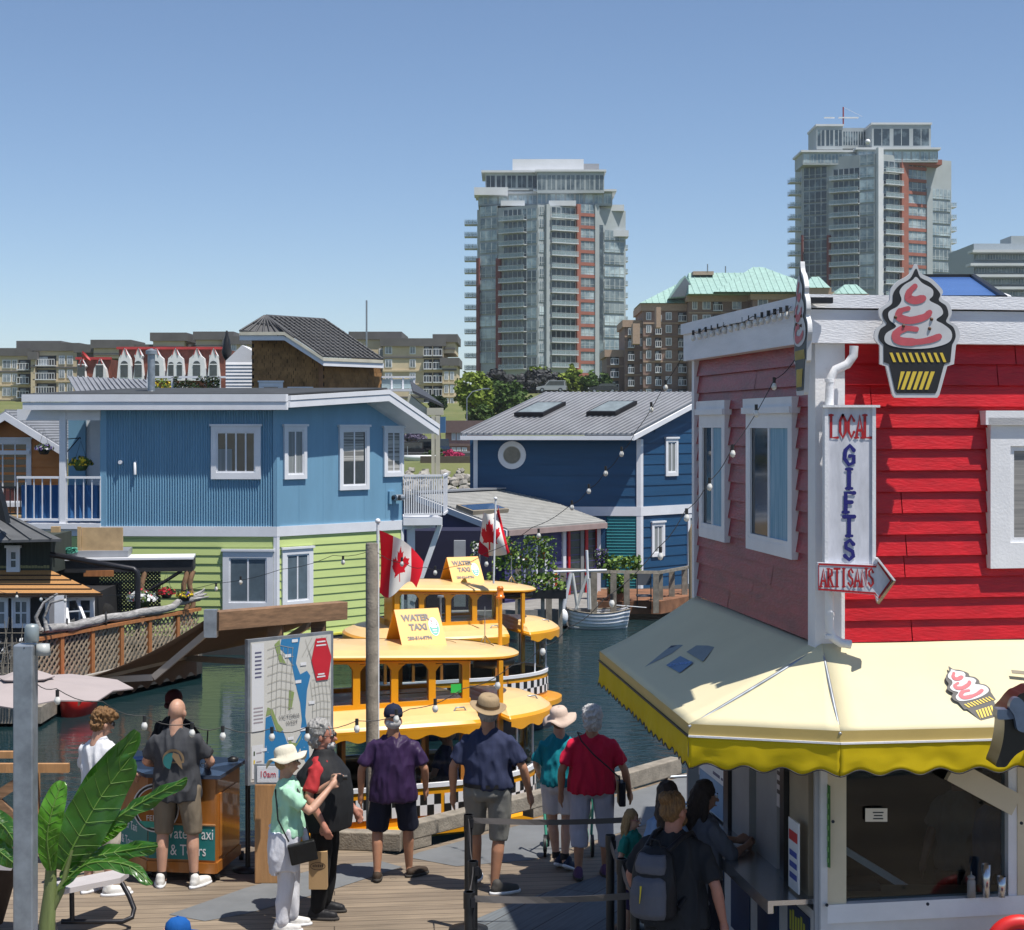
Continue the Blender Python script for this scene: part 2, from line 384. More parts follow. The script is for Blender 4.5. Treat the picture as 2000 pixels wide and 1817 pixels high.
tpx(945, 1035, 742, 830, 200, name='tree', label='mid green rounded tree behind the navy house roof, right of the yellow-green tree', cat='tree', m=lf_mid, nclump=100, leaves=36, ls=.26, seed=2)
tpx(905, 975, 790, 850, 160, name='tree', label='low green tree beside the street lamp above the navy roof edge', cat='tree', m=lf_mid, nclump=60, leaves=36, ls=.2, seed=12)
tpx(925, 1010, 724, 790, 255, name='bush', label='dark greyish hedge bush at the foot of the central tower, leftmost', cat='bush', m=lf_grey, nclump=80, leaves=36, ls=.4, seed=3, trunk=False)
tpx(1000, 1100, 726, 775, 262, name='bush', label='dark greyish hedge bush behind the silver hillside car', cat='bush', m=lf_grey, nclump=80, leaves=36, ls=.4, seed=4, trunk=False)
tpx(1085, 1150, 720, 772, 262, name='bush', label='pale green leafy bush right of the silver hillside car', cat='bush', m=lf_bright, nclump=60, leaves=36, ls=.32, seed=5, trunk=False)
tpx(1135, 1200, 728, 775, 258, name='bush', label='green bush beside the brown brick apartment block', cat='bush', m=lf_mid, nclump=60, leaves=36, ls=.32, seed=6, trunk=False)
tpx(1030, 1075, 718, 740, 300, name='bush', label='small yellow-green bush against the base of the central tower', cat='bush', m=lf_bright, nclump=40, leaves=30, ls=.35, seed=7, trunk=False)
tpx(838, 874, 770, 895, 150, name='tree', label='narrow dark tree between the cream posts and the pink building', cat='tree', m=lf_dark, nclump=70, leaves=36, ls=.16, seed=8)
tpx(866, 905, 879, 902, 136, name='flower_bush', label='magenta flowering hedge on the far grass bank', cat='bush', m=lf_pink, nclump=60, leaves=30, ls=.1, seed=9, trunk=False)
tpx(826, 870, 878, 905, 136, name='bush', label='olive green clipped bush left of the magenta hedge', cat='bush', m=lf_mid, nclump=50, leaves=30, ls=.12, seed=10, trunk=False)
tpx(780, 835, 845, 875, 172, name='bush', label='purple-grey flowering bush seen under the blue house eave', cat='bush', m=mat('lilac_leaves', (.06, .05, .08), .8, var=.3, col2=(.2, .17, .27)), nclump=50, leaves=30, ls=.2, seed=11, trunk=False)
tpx(785, 806, 868, 888, 150, name='bush', label='small bright green bush beside the parked dark car', cat='bush', m=lf_bright, nclump=30, leaves=30, ls=.12, seed=13, trunk=False)
mb = MB(); mb.box((P(905, 912, 128).x+1.5, 128, 2.35), (9.5, .5, .75), mat('retaining_wall', (.09, .075, .055), .9)); tag(mb.build('retaining_wall'), 'low brown retaining wall below the magenta hedge', 'wall')
mb = MB(); b_ = P(912, 822, 158); mb.tube([b_-V(0, 0, 4), b_+V(0, 0, 2.1), b_+V(.5, 0, 2.7), b_+V(1.6, 0, 3.0)], .05, steel, 8)
mb.box(b_+V(1.8, 0, 3.0), (.6, .2, .1), steel); tag(mb.build('street_lamp'), 'grey street lamp with curved arm in front of the bright green trees', 'street lamp')
# ---- cars
def car(label, base, rz, body, sc=1.0, van=False):
    t = thing('parked_car', label, 'car', base, rz, 'cars parked on the far shore'); t.scale = (sc,)*3
    bm = mat('car_paint_'+body, body, .25, .3, var=.05, coat=.5); H = 1.75 if van else 1.45
    prof = [(-2.2, .35), (-2.2, .85), (-2.05, 1.0), (-1.55 if not van else -2.0, H), (.35, H), (1.0, 1.0), (2.0, .85), (2.2, .6), (2.2, .35)]
    mb = MB(); mb.prism([V(x, .85, z) for x, z in prof], V(0, -1.7, 0), bm); bevel(mb.build('body', t), .08)
    gl = [(-1.9, 1.04), (-1.5 if not van else -1.9, H-.1), (.28, H-.1), (.85, 1.04)]
    mb = MB(); mb.prism([V(x, .87, z) for x, z in gl], V(0, -1.74, 0), dgl); mb.build('window', t)
    for x in (-1.35, 1.35):
        for y in (-.82, .82):
            mb = MB(); mb.tube([(x, y-.1, .33), (x, y+.1, .33)], .33, black, 16); wo = mb.build('wheel', t)
            mb = MB(); mb.tube([(x, y-.11, .33), (x, y+.11, .33)], .18, steel, 12); mb.build('rim', wo)
    for y in (-.6, .6): mb = MB(); mb.box((2.18, y, .72), (.08, .35, .14), white); mb.build('headlight', t)
    return t
car('silver estate car parked on the hill below the central tower', P(1078, 766, 250)+V(0, 0, -.05), R(172), '#a9acb2', 1.0, True)
car('small dark car at the right end of the hill, beside the brown brick block', P(1178, 768, 252), R(180), '#23262b')
car('dark blue car parked on the far road seen past the blue house balcony', P(833, 893, 146)+V(0, 0, .0), R(150), '#1c2430', .9, True)
car('dark car cut off by the blue house wall on the far road', P(788, 895, 144), R(190), '#25262a', .8, True)
# white sailboat hull on the far shore
mb = MB(); b_ = P(818, 904, 134)
mb.loft([(b_+V(0, 0, 0), .8, .3), (b_+V(0, 0, .35), 1.3, .45), (b_+V(0, 0, .6), 1.5, .5)], white, 14); mb.tube([b_+V(-.9, 0, .5), b_+V(-.9, 0, 1.3)], .03, steel, 6)
tag(mb.build('dinghy'), 'small white dinghy on the far shore behind the balcony railing', 'boat')
# ================================================================= FAR BUILDINGS
conc = mat('tower_concrete', (.37, .41, .42), .75, var=.08, vs=.3)
concw = mat('tower_white', (.62, .64, .66), .7, var=.06, vs=.3)
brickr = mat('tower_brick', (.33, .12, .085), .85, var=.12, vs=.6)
brickd = mat('tower_brick_shaded', (.18, .055, .05), .85, var=.12, vs=.6)  # left-face copy of the brick, with shade put into the colour
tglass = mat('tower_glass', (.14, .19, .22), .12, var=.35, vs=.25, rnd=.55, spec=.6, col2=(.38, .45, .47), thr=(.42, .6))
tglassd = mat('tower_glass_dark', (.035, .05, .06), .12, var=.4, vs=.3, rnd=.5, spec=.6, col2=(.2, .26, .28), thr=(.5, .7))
mull = mat('mullion', (.5, .54, .54), .6, var=0)
cglf = mat('clear_balcony_glass', (.40, .50, .52), .1, var=0, alpha=.38)
railg = mat('balcony_glass', (.33, .42, .44), .15, var=.1, spec=.7)
NB = {}
def wpart(wl, parent, name, u0, u1, z0, z1, d0, d1, m, kind=None):
    mb = MB(); wl.box(mb, u0, u1, z0, z1, d0, d1, m); o = mb.build(name, parent)
    if kind: o['kind'] = kind
    return o
def wband(wl, parent, u0, u1, z0, z1, d, gm, n, name='window'):
    mb = MB(); wl.box(mb, u0, u1, z0, z1, d-.05, d, gm); s_ = (u1-u0)/n
    for i in range(n+1): wl.box(mb, u0+s_*i-.07, u0+s_*i+.07, z0, z1, d, d+.06, mull)
    wl.box(mb, u0, u1, z0+(z1-z0)*.28, z0+(z1-z0)*.28+.08, d, d+.05, mull)
    return mb.build(name, parent)
def balcony(wl, parent, u0, u1, z, d0, d1, n=4):
    mb = MB(); wl.box(mb, u0, u1, z-.16, z, d0, d1, concw); o = mb.build('balcony', parent)
    mb = MB(); wl.box(mb, u0+.05, u1-.05, z+.0, z+.98, d1-.12, d1-.07, cglf)
    wl.box(mb, u0+.03, u1-.03, z+.97, z+1.05, d1-.14, d1-.04, mull)
    for i in range(n+1): u = u0+.06+(u1-u0-.12)*i/n; wl.box(mb, u-.04, u+.04, z, z+.97, d1-.16, d1-.12, mull)
    mb.build('railing', o); return o
def tower(label, cx, Yc, px_l, Yl, px_r, Yr, ytop, ybase, fh, left, right, crown, sideb):
    # corner at (cx,Yc); left face runs to px_l/Yl, right face to px_r/Yr ; strips given in photo px
    c = P(cx, CY, Yc); a = P(px_l, CY, Yl); b = P(px_r, CY, Yr)
    base = V(c.x, c.y, P(0, ybase, Yc).z-8); t = thing('apartment_tower', label, 'tower', (0, 0, 0))
    WL = Wall(a.xy, c.xy); WR = Wall(c.xy, b.xy); zb = P(0, ybase, Yc).z-6
    zt = P(0, ytop, Yc).z; nfl = int((zt-P(0, ybase, Yc).z)/fh)
    bk = (V(a.x, a.y, 0)+V(b.x, b.y, 0)-V(c.x, c.y, 0)); bx = V(0, 6, 0)
    mb = MB(); mb.prism([V(a.x, a.y, zb), V(c.x, c.y, zb), V(b.x, b.y, zb), V(b.x-2, b.y+22, zb), V(a.x+2, a.y+22, zb)], V(0, 0, zt-zb), conc); mb.build('wall', t)
    for wl, strips in ((WL, left), (WR, right)):
        for st in strips:
            x0, x1, kind, yt = st[:4]; yb = st[4] if len(st) > 4 else ybase
            u0, _ = wl.px(x0, 600); u1, z1 = wl.px(x1, yt); u0 = max(.02, u0); u1 = min(wl.len-.02, u1)
            if kind in ('red', 'redd', 'conc', 'white', 'dark'):
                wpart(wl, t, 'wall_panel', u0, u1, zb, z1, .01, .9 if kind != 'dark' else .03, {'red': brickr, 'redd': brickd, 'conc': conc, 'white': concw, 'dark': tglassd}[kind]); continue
            k = 0; z = z1-fh
            zlow = wl.px(x0, yb)[1]
            while z > zlow:
                if kind == 'glass': wband(wl, t, u0, u1, z+.35, z+fh-.25, .25, tglass, max(2, int((u1-u0)/1.3)))
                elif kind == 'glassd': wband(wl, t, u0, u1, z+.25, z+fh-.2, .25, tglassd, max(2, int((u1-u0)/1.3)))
                elif kind == 'win': wband(wl, t, u0+(u1-u0)*.15, u1-(u1-u0)*.15, z+.7, z+fh-.35, .12, tglass, 2)
                elif kind == 'redwin':
                    wband(wl, t, u0, u1, z+.75, z+fh-.15, .5, tglass, max(2, int((u1-u0)/1.2)))
                    wpart(wl, t, 'spandrel', u0, u1, z-.1, z+.7, .01, .7, brickr)
                elif kind == 'balc':
                    wband(wl, t, u0+(u1-u0)*.08, u1-.1, z+.1, z+fh-.35, .1, tglassd, max(2, int((u1-u0)/1.5)))
                    balcony(wl, t, u0, u1, z, .15, 1.7)
                z -= fh
    # crown storeys
    for (x0, x1, y0, y1, side, m_, g_) in crown:
        wl = WL if side == 'L' else WR
        u0, zz1 = wl.px(x0, y0); u1, zz0 = wl.px(x1, y1)
        wpart(wl, t, 'penthouse', u0, u1, zz0, zz1, -9, -.6 if side != 'X' else 0, m_)
        if g_: wband(wl, t, u0+.5, u1-.5, zz0+.3, zz1-.7, -.5, g_, max(3, int((u1-u0)/1.6)))
    # balconies seen edge-on at both sides
    for (x0, x1, y0, y1, Yb) in sideb:
        zz = P(0, y1, Yb).z; top = P(0, y0, Yb).z
        while zz < top:
            p0 = P(x0, CY, Yb); p1 = P(x1, CY, Yb); mb = MB()
            mb.box(((p0.x+p1.x)/2, Yb+2, zz), (abs(p1.x-p0.x), 4, .15), concw); o = mb.build('balcony', t)
            mb = MB()
            for yy in (Yb+.1, Yb+3.9):
                mb.box(((p0.x+p1.x)/2, yy, zz+1.08), (abs(p1.x-p0.x), .06, .06), mull)
                for i in range(4): mb.box((p0.x+(p1.x-p0.x)*i/3.2, yy, zz+.6), (.07, .06, 1), mull)
                mb.box(((p0.x+p1.x)/2, yy+.05, zz+.6), (abs(p1.x-p0.x)*.9, .03, .8), cglf)
            mb.build('railing', o); zz += fh
    return t, WL, WR
FH = 24*420/F
t1, WL1, WR1 = tower('light green-grey glass apartment tower with red brick strips, the one standing free in the centre', 1050, 414, 932, 424, 1222, 426, 400, 736, FH,
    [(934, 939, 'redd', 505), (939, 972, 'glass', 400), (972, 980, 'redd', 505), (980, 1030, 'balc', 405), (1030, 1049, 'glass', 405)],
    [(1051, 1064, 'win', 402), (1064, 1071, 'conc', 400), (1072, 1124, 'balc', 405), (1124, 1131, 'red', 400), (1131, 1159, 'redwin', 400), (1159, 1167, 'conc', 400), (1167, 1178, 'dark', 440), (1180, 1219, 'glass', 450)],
    [], [(907, 932, 420, 722, 426), (1217, 1227, 455, 720, 432)])
# stepped top of tower 1 : boxes with real depth (px rectangles at their own distance)
def block(t, x0, x1, y0, y1, Y, D, m, g_=None, n=6, name='penthouse', slab=None):
    a = P(x0, y0, Y); b = P(x1, y1, Y); mb = MB(); mb.box(((a.x+b.x)/2, Y+D/2, (a.z+b.z)/2), (b.x-a.x, D, a.z-b.z), m); o = mb.build(name, t)
    if g_:
        wl = Wall((a.x, Y), (b.x, Y)); mb = MB(); h = a.z-b.z
        s_ = (b.x-a.x)/n
        for i in range(n):
            wl.box(mb, s_*i+s_*.1, s_*(i+1)-s_*.1, b.z+h*.15, b.z+h*.82, -.02, .03, g_); wl.box(mb, s_*(i+.5)-.06, s_*(i+.5)+.06, b.z+h*.15, b.z+h*.82, .031, .07, mull)
        mb.build('window_band', o)
    if slab:
        mb = MB(); mb.box(((a.x+b.x)/2, Y+D/2, a.z+.15), (b.x-a.x+slab, D+slab, .5), concw); mb.build('roof_slab', o)
    return o
block(t1, 1001, 1140, 311, 345, 425, 12, concw); block(t1, 1140, 1170, 320, 345, 426, 10, mat('grey_box', (.3, .31, .33)))
block(t1, 948, 1050, 337, 372, 423, 14, conc, tglassd, 5, slab=2); block(t1, 1049, 1180, 335, 377, 420, 16, conc, tglass, 7, slab=1)
block(t1, 934, 1050, 378, 402, 424, 12, conc, tglass, 6, slab=1.6); block(t1, 1049, 1196, 374, 402, 422, 14, conc, tglass, 8, slab=2)
block(t1, 978, 1025, 392, 402, 419, 6, concw, name='parapet'); block(t1, 1072, 1125, 392, 402, 417, 6, concw, name='parapet'); block(t1, 1160, 1219, 400, 412, 424, 8, concw, name='parapet')
block(t1, 1178, 1228, 450, 462, 424, 4, concw, name='parapet'); block(t1, 926, 992, 366, 381, 421, 6, concw, name='parapet')
t2, WL2, WR2 = tower('tall glass apartment tower with a white central fin, behind the ice cream sign', 1710, 418, 1566, 428, 1858, 430, 300, 580, 24*424/F,
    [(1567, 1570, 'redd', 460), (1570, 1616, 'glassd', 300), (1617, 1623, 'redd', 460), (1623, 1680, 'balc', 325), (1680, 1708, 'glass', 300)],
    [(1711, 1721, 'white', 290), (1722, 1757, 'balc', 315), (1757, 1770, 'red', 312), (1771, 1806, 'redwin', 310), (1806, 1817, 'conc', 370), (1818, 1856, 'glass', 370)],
    [], [(1543, 1567, 345, 545, 430), (1856, 1869, 390, 545, 434)])
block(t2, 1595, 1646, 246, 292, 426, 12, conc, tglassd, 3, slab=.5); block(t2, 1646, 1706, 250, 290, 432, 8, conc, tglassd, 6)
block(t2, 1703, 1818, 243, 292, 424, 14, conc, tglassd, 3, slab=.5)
block(t2, 1568, 1680, 297, 322, 423, 12, conc, tglass, 8, slab=1); block(t2, 1675, 1832, 292, 317, 421, 12, conc, tglass, 9, slab=1.2)
block(t2, 1757, 1840, 312, 322, 422, 8, brickr, name='parapet')
mb = MB(); q = P(1647, 245, 426); redp = mat('red_mast', (.3, .03, .03), .6)
mb.tube([q, q+V(0, 0, 4.6)], .18, redp, 8); mb.bar(q+V(-4.8, 0, 1.9), q+V(-2.2, 0, 1.9), .5, .25, white); mb.bar(q+V(-1.2, 0, 1.9), q+V(3.8, 0, 1.9), .5, .3, white); mb.bar(q+V(0, 0, 4.6), q+V(4.8, 0, 2.2), .06, .06, white)
tag(mb.build('rooftop_crane'), 'small red and white crane mast on the roof of the right tower', 'crane')
mb = MB(); mb.ball(P(1695, 277, 417), .65, white); mb.build('satellite_dish', t2)
t3 = thing('glass_building', 'pale glass building with flat slabs at the right edge, behind the shop roof', 'building')
block(t3, 1975, 2010, 461, 476, 352, 8, conc); block(t3, 1902, 2060, 476, 640, 350, 20, mat('pale_facade', (.33, .38, .41), .5, var=.1), None)
for i, (ya, x0) in enumerate(((488, 1900), (514, 1896), (536, 1888), (560, 1884), (584, 1884), (606, 1884))):
    block(t3, x0, 2060, ya, ya+5, 346, 4, concw, name='balcony'); block(t3, 1906, 2060, ya+7, ya+21, 349.6, .5, conc, tglass, 14, name='window_row')
# ---- beige and brown apartment blocks
beige = mat('beige_render', (.60, .50, .34), .85, var=.1, vs=.6); beiged = mat('beige_cornice', (.20, .175, .15), .8, var=.1, vs=.5)
slate = mat('slate_parapet', (.12, .115, .11), .7, var=.15, vs=.5)
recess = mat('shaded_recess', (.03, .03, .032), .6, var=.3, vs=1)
wglass = mat('pale_window', (.10, .13, .15), .15, var=.4, vs=1.2, rnd=.4, col2=(.35, .38, .42))
def condo(t, x0, x1, ytop, ybot, Y, D, wallm, cols, rows, rowh, corn=slate, base='wall', cap=3, ang=0.):
    # cols: list of (px0, px1, kind) ; rows start ytop+cap px
    a = P(x0, ytop, Y); b = P(x1, ybot, Y); mb = MB(); mb.prism([V(a.x, Y, b.z), V(b.x, Y+ang, b.z), V(b.x, Y+D, b.z), V(a.x, Y+D, b.z)], V(0, 0, a.z-b.z), wallm); o = mb.build(base, t)
    mb = MB(); k = .35; mb.prism([V(a.x-k, Y-k, a.z-.9), V(b.x+k, Y+ang-k, a.z-.9), V(b.x+k, Y+D+k, a.z-.9), V(a.x-k, Y+D+k, a.z-.9)], V(0, 0, 1.1), corn); mb.build('cornice', o)
    wl = Wall((a.x, Y), (b.x, Y+ang))
    for r in range(rows):
        y0 = ytop+cap+r*rowh; y1 = y0+rowh*.62
        if y0 > ybot: break
        mb = MB(); u_, zz = wl.px((x0+x1)/2, y0+rowh*.86); wl.box(mb, 0, wl.len, zz-.12, zz+.12, 0, .16, corn if r % 3 == 0 else wallm); mb.build('ledge', o)
        for (p0, p1, kd) in cols:
            u0, z1 = wl.px(p0, y0); u1, z0 = wl.px(p1, y1)
            if kd == 'b':
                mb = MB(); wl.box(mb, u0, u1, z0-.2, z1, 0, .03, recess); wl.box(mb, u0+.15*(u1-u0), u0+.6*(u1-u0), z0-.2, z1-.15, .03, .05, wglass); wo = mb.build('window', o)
                mb = MB(); wl.box(mb, u0, u1, z0-.3, z0-.15, 0, 1.0, concw); wl.box(mb, u0, u1, z0+.62, z0+.7, .92, 1.0, white)
                nn = max(3, int((u1-u0)/.35))
                for i in range(nn+1): uu = u0+(u1-u0-.06)*i/nn; wl.box(mb, uu, uu+.06, z0-.15, z0+.62, .93, .99, white)
                mb.build('balcony', o)
            else:
                mb = MB(); wl.box(mb, u0, u1, z0, z1, 0, .08, white); wl.box(mb, u0+.12, (u0+u1)/2-.04, z0+.12, z1-.12, .081, .1, wglass); wl.box(mb, (u0+u1)/2+.04, u1-.12, z0+.12, z1-.12, .081, .1, wglass); mb.build('window', o)
    return o
tb = thing('apartment_block', 'beige apartment block with slate cornices right of the shingled house', 'building')
condo(tb, 686, 780, 651, 850, 238, 14, beige, [(740, 762, 'w')], 1, 30, cap=30)
condo(tb, 748, 866, 664, 850, 232, 16, beige, [(752, 766, 'w'), (800, 812, 'w'), (828, 844, 'b'), (846, 864, 'b')], 7, 26, cap=12)
condo(tb, 850, 889, 656, 690, 232.5, 14, beige, [], 1, 26); condo(tb, 864, 892, 702, 850, 231, 14, beige, [(868, 876, 'w'), (879, 887, 'w')], 6, 26, cap=-2)
mb = MB(); mb.tube([P(716, 690, 228), P(716, 587, 228)], .12, steel, 6); tag(mb.build('flagpole'), 'bare grey pole rising in front of the beige apartment block', 'pole')
tb = thing('apartment_block', 'beige apartment block with dark flat roofs at the far left edge', 'building')
condo(tb, -40, 60, 683, 860, 236, 14, beige, [(5, 22, 'w'), (24, 34, 'w'), (36, 60, 'b')], 6, 27, cap=20)
condo(tb, 38, 116, 669, 720, 238, 14, slate, [], 1, 27); condo(tb, 66, 152, 673, 860, 234, 12, beige, [(68, 110, 'b'), (115, 127, 'w'), (131, 143, 'w')], 6, 27, cap=22)
condo(tb, 60, 68, 690, 860, 233, 12, beige, [], 1, 27)
tb = thing('apartment_block', 'low beige apartment block with stepped slate roof blocks behind the red and white houses', 'building')
condo(tb, 150, 492, 676, 760, 226, 10, slate, [], 1, 26); condo(tb, 183, 252, 667, 700, 224, 8, beige, [], 1, 26); condo(tb, 299, 360, 653, 700, 224, 8, beige, [], 1, 26)
condo(tb, 383, 452, 651, 700, 224, 8, beige, [(440, 450, 'w')], 1, 26); condo(tb, 440, 492, 660, 740, 223, 8, beige, [(452, 462, 'w'), (470, 482, 'w')], 1, 26, cap=10)
# red-roofed white gabled row
redroof = mat('red_tile_roof', (.20, .06, .04), .8, var=.3, vs=1.5); redtrim = mat('red_trim', (.45, .04, .04), .6)
tw = thing('gabled_terrace', 'white terrace with red tiled mansard roof and arched windows, left of the shingled house', 'building')
def terrace(x0, x1, y0, y1, Y, gx):
    a = P(x0, y0, Y); b = P(x1, y1, Y); mb = MB(); mb.box(((a.x+b.x)/2, Y+4.02, (a.z+b.z)/2-2), (b.x-a.x, 8, a.z-b.z+4), redroof); o = mb.build('roof', tw)
    mb = MB(); mb.box(((a.x+b.x)/2, Y-.15, a.z+.1), (b.x-a.x+.4, .5, .3), redtrim); mb.build('ridge_trim', o); wl = Wall((a.x, Y), (b.x, Y))
    for (g0, g1, dbl) in gx:
        u0, _ = wl.px(g0, 700); u1, zt = wl.px(g1, y0+14); zb = wl.px(g0, y1)[1]; um = (u0+u1)/2
        mb = MB(); mb.prism([wl.p(u0, zb), wl.p(u1, zb), wl.p(u1-.25, zt-.3), wl.p(um+.5, zt), wl.p(um, zt+.9), wl.p(um-.5, zt), wl.p(u0+.25, zt-.3)], wl.n*1.1, white); g_ = mb.build('dormer', tw)
        mb = MB()
        for q0, q1 in (((um-.35, zt), (um-.05, zt+.95)), ((um+.05, zt+.95), (um+.35, zt))): mb.bar(wl.p(q0[0], q0[1]+.1, 1.15), wl.p(q1[0], q1[1]+.1, 1.15), .08, .08, redtrim)
        mb.build('gable_trim', g_)
        for c_ in ((um-.5, um+.5) if dbl else (um,)):
            w2 = .30 if dbl else .42; mb = MB(); zc = zb+1.9
            mb.prism([wl.p(c_-w2, zb+.4, 1.1), wl.p(c_+w2, zb+.4, 1.1)]+[wl.p(c_+w2*math.cos(k*math.pi/8), zc+w2*math.sin(k*math.pi/8), 1.1) for k in range(9)], wl.n*.06, dgl)
            wl.box(mb, c_-w2, c_+w2, zc-.06, zc+.06, 1.16, 1.2, white); mb.build('window', g_)
terrace(232, 442, 682, 744, 200, [(232, 262, 0), (264, 284, 0), (290, 326, 0), (328, 364, 1), (369, 406, 0), (408, 432, 0)])
terrace(152, 215, 702, 744, 203, [(155, 172, 0), (184, 214, 0)])
mb = MB(); q = P(157, 705, 199); mb.lathe([(.02, .5), (.55, .65), (.75, .9), (.76, .92)], q, redtrim, 14, Matrix.Rotation(R(50), 3, 'Y')); mb.tube([q-V(0, 0, .7), q+V(.3, 0, .5)], .08, redtrim, 8)
tag(mb.build('satellite_dish'), 'red satellite dish on the left end of the white terrace', 'satellite dish')
# brown brick block with copper roof
bbr = mat('brown_brick', (.27, .185, .15), .85, var=.15, vs=.8); bbl = mat('tan_cornice', (.42, .30, .22), .8, var=.1)
copper = mat('copper_green_roof', (.30, .46, .41), .65, var=.14, vs=.5, stretch=(3, 3, .4))
tc_ = thing('brick_apartment_block', 'brown brick apartment block with a pale green copper roof, left of the shop', 'building')
YB = 262
condo(tc_, 1185, 1240, 686, 800, YB+2, 14, bbr, [(1192, 1208, 'b'), (1224, 1238, 'b')], 5, 25, bbl, cap=8)
condo(tc_, 1220, 1262, 628, 800, YB, 14, bbr, [(1226, 1238, 'b'), (1250, 1257, 'w')], 7, 25, bbl, cap=8)
condo(tc_, 1256, 1345, 596, 800, YB-2, 16, bbr, [(1262, 1272, 'w'), (1279, 1291, 'b'), (1300, 1312, 'w'), (1324, 1340, 'b')], 8, 25, bbl, cap=14)
condo(tc_, 1345, 1480, 578, 800, YB-5, 16, bbr, [(1352, 1362, 'w'), (1372, 1388, 'w'), (1392, 1410, 'b'), (1430, 1448, 'w')], 7, 27, bbl, cap=10)
condo(tc_, 1470, 1660, 574, 700, YB-8, 18, bbr, [(1480, 1500, 'w'), (1520, 1545, 'b')], 3, 27, bbl, cap=10)
for q0, q1, yy in ((1395, 1412, 620), (1443, 1460, 604), (1236, 1250, 632), (1282, 1291, 600)):
    block(tc_, q0, q1, yy, yy+40, YB-9, 3, bbl, name='pilaster')
def hip(x0, x1, ye, r0, r1, yr, Y, D, m=copper, parent=None, name='roof'):
    a = P(x0, ye, Y-.8); b = P(x1, ye, Y-.8); r0 = P(r0, yr, Y+D/2); r1 = P(r1, yr, Y+D/2); c = V(b.x, Y+D, b.z); d = V(a.x, Y+D, a.z)
    mb = MB(); vs = [a, b, c, d, r0, r1]; mb.add(vs, [(0, 1, 5, 4), (1, 2, 5), (2, 3, 4, 5), (3, 0, 4), (3, 2, 1, 0)], m)
    n_ = int((b.x-a.x)/.9)
    for i in range(1, n_):
        f = i/n_; p = a.lerp(b, f); x = p.x; tt = (x-a.x)/max(.01, r0.x-a.x) if x < r0.x else ((b.x-x)/max(.01, b.x-r1.x) if x > r1.x else 1)
        tt = min(1, tt); top = V(x, a.y+(r0.y-a.y)*tt, a.z+(r0.z-a.z)*tt); mb.bar(p+V(0, 0, .04), top+V(0, 0, .04), .09, .09, m)
    return mb.build(name, parent)
hip(1250, 1352, 592, 1320, 1352, 556, YB-2, 14, parent=tc_); hip(1345, 1625, 574, 1345, 1508, 533, YB-8, 22, parent=tc_)
hip(1395, 1620, 570, 1470, 1490, 522, YB-9, 18, parent=tc_)
mb = MB(); a = P(1338, 542, YB-4); mb.prism([P(1310, 581, YB-4), P(1364, 577, YB-4), a], V(0, 5, 0), mat('gable_blue_grey', (.14, .17, .2), .7)); mb.prism([P(1306, 583, YB-3.9), P(1338, 538, YB-3.9), P(1368, 579, YB-3.9)], V(0, 8, 0), copper); mb.build('gable', tc_)
for (x0, x1, y0, y1, yy) in ((1568, 1622, 541, 562, 575), (1632, 1695, 556, 574, 582)):
    hip(x0, x1, y1, x0+18, x1-22, y0, YB-12, 8, parent=tc_); block(tc_, x0-2, x1+2, y1, yy+14, YB-12.5, 8, bbl, name='turret')
block(tc_, 1354, 1394, 530, 537, YB, 3, bbl, name='roof_unit')
mb = MB(); mb.tube([P(1382, 530, YB), P(1382, 516, YB)], .1, steel, 6); mb.tube([P(1417, 533, YB), P(1417, 520, YB)], .1, steel, 6); mb.build('antenna', tc_)
# pink building and low ones on the far shore
tp = thing('pink_building', 'low pink-brown building with white windows between the blue and navy houses', 'building')
pinkw = mat('pink_render', (.42, .24, .2), .85, var=.15, vs=2)
condo(tp, 870, 960, 826, 905, 152, 8, pinkw, [(882, 890, 'w'), (892, 900, 'w'), (902, 912, 'w')], 2, 36, mat('brown_roof', (.16, .11, .10), .8), cap=12)
tp = thing('grey_building', 'dark grey building with pink balconies glimpsed between the navy house and the shop', 'building')
condo(tp, 1330, 1420, 815, 900, 160, 8, pinkw, [(1350, 1360, 'w')], 2, 30, bbl, cap=8)
# ================================================================= ICE CREAM SHOP
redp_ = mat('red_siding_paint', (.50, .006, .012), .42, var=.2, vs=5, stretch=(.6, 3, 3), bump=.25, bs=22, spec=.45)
redf = mat('faded_shaded_red_siding', (.27, .018, .030), .42, var=.3, vs=4, stretch=(2, .6, 3), bump=.3, bs=22, spec=.5)  # side wall red lowered to carry its shade; the mottling is fading
fas = mat('fascia_paint', (.78, .79, .82), .5, var=.07, vs=2, bump=.25, bs=25, stretch=(1, 1, 6))
cream = mat('cream_panel', (.62, .55, .40), .6, var=.08, vs=2)
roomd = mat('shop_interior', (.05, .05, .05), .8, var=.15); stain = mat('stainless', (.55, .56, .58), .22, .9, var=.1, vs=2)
def clearglass():
    m = bpy.data.materials.new('clear_glass'); m.use_nodes = True; n = m.node_tree.nodes; k = m.node_tree.links; n.remove(n['Principled BSDF'])
    a = n.new('ShaderNodeBsdfTransparent'); a.inputs[0].default_value = (.8, .84, .84, 1); b = n.new('ShaderNodeBsdfGlossy'); b.inputs['Roughness'].default_value = .02
    f = n.new('ShaderNodeLayerWeight'); f.inputs[0].default_value = .25; x = n.new('ShaderNodeMixShader')
    k.new(f.outputs['Fresnel'], x.inputs[0]); k.new(a.outputs[0], x.inputs[1]); k.new(b.outputs[0], x.inputs[2]); k.new(x.outputs[0], n['Material Output'].inputs[0]); return m
cgl = clearglass()
shop = thing('ice_cream_shop', 'two-storey red clapboard ice cream shop with white trim and yellow awning', 'shop')
K = P(1600, 830, 11.8); A_ = P(1363, 830, 15.1); E_ = P(2150, 830, 12.15)
SL = Wall(A_.xy, K.xy); SF = Wall(K.xy, E_.xy)
zu, zt = 3.58, 5.67
mb = MB()
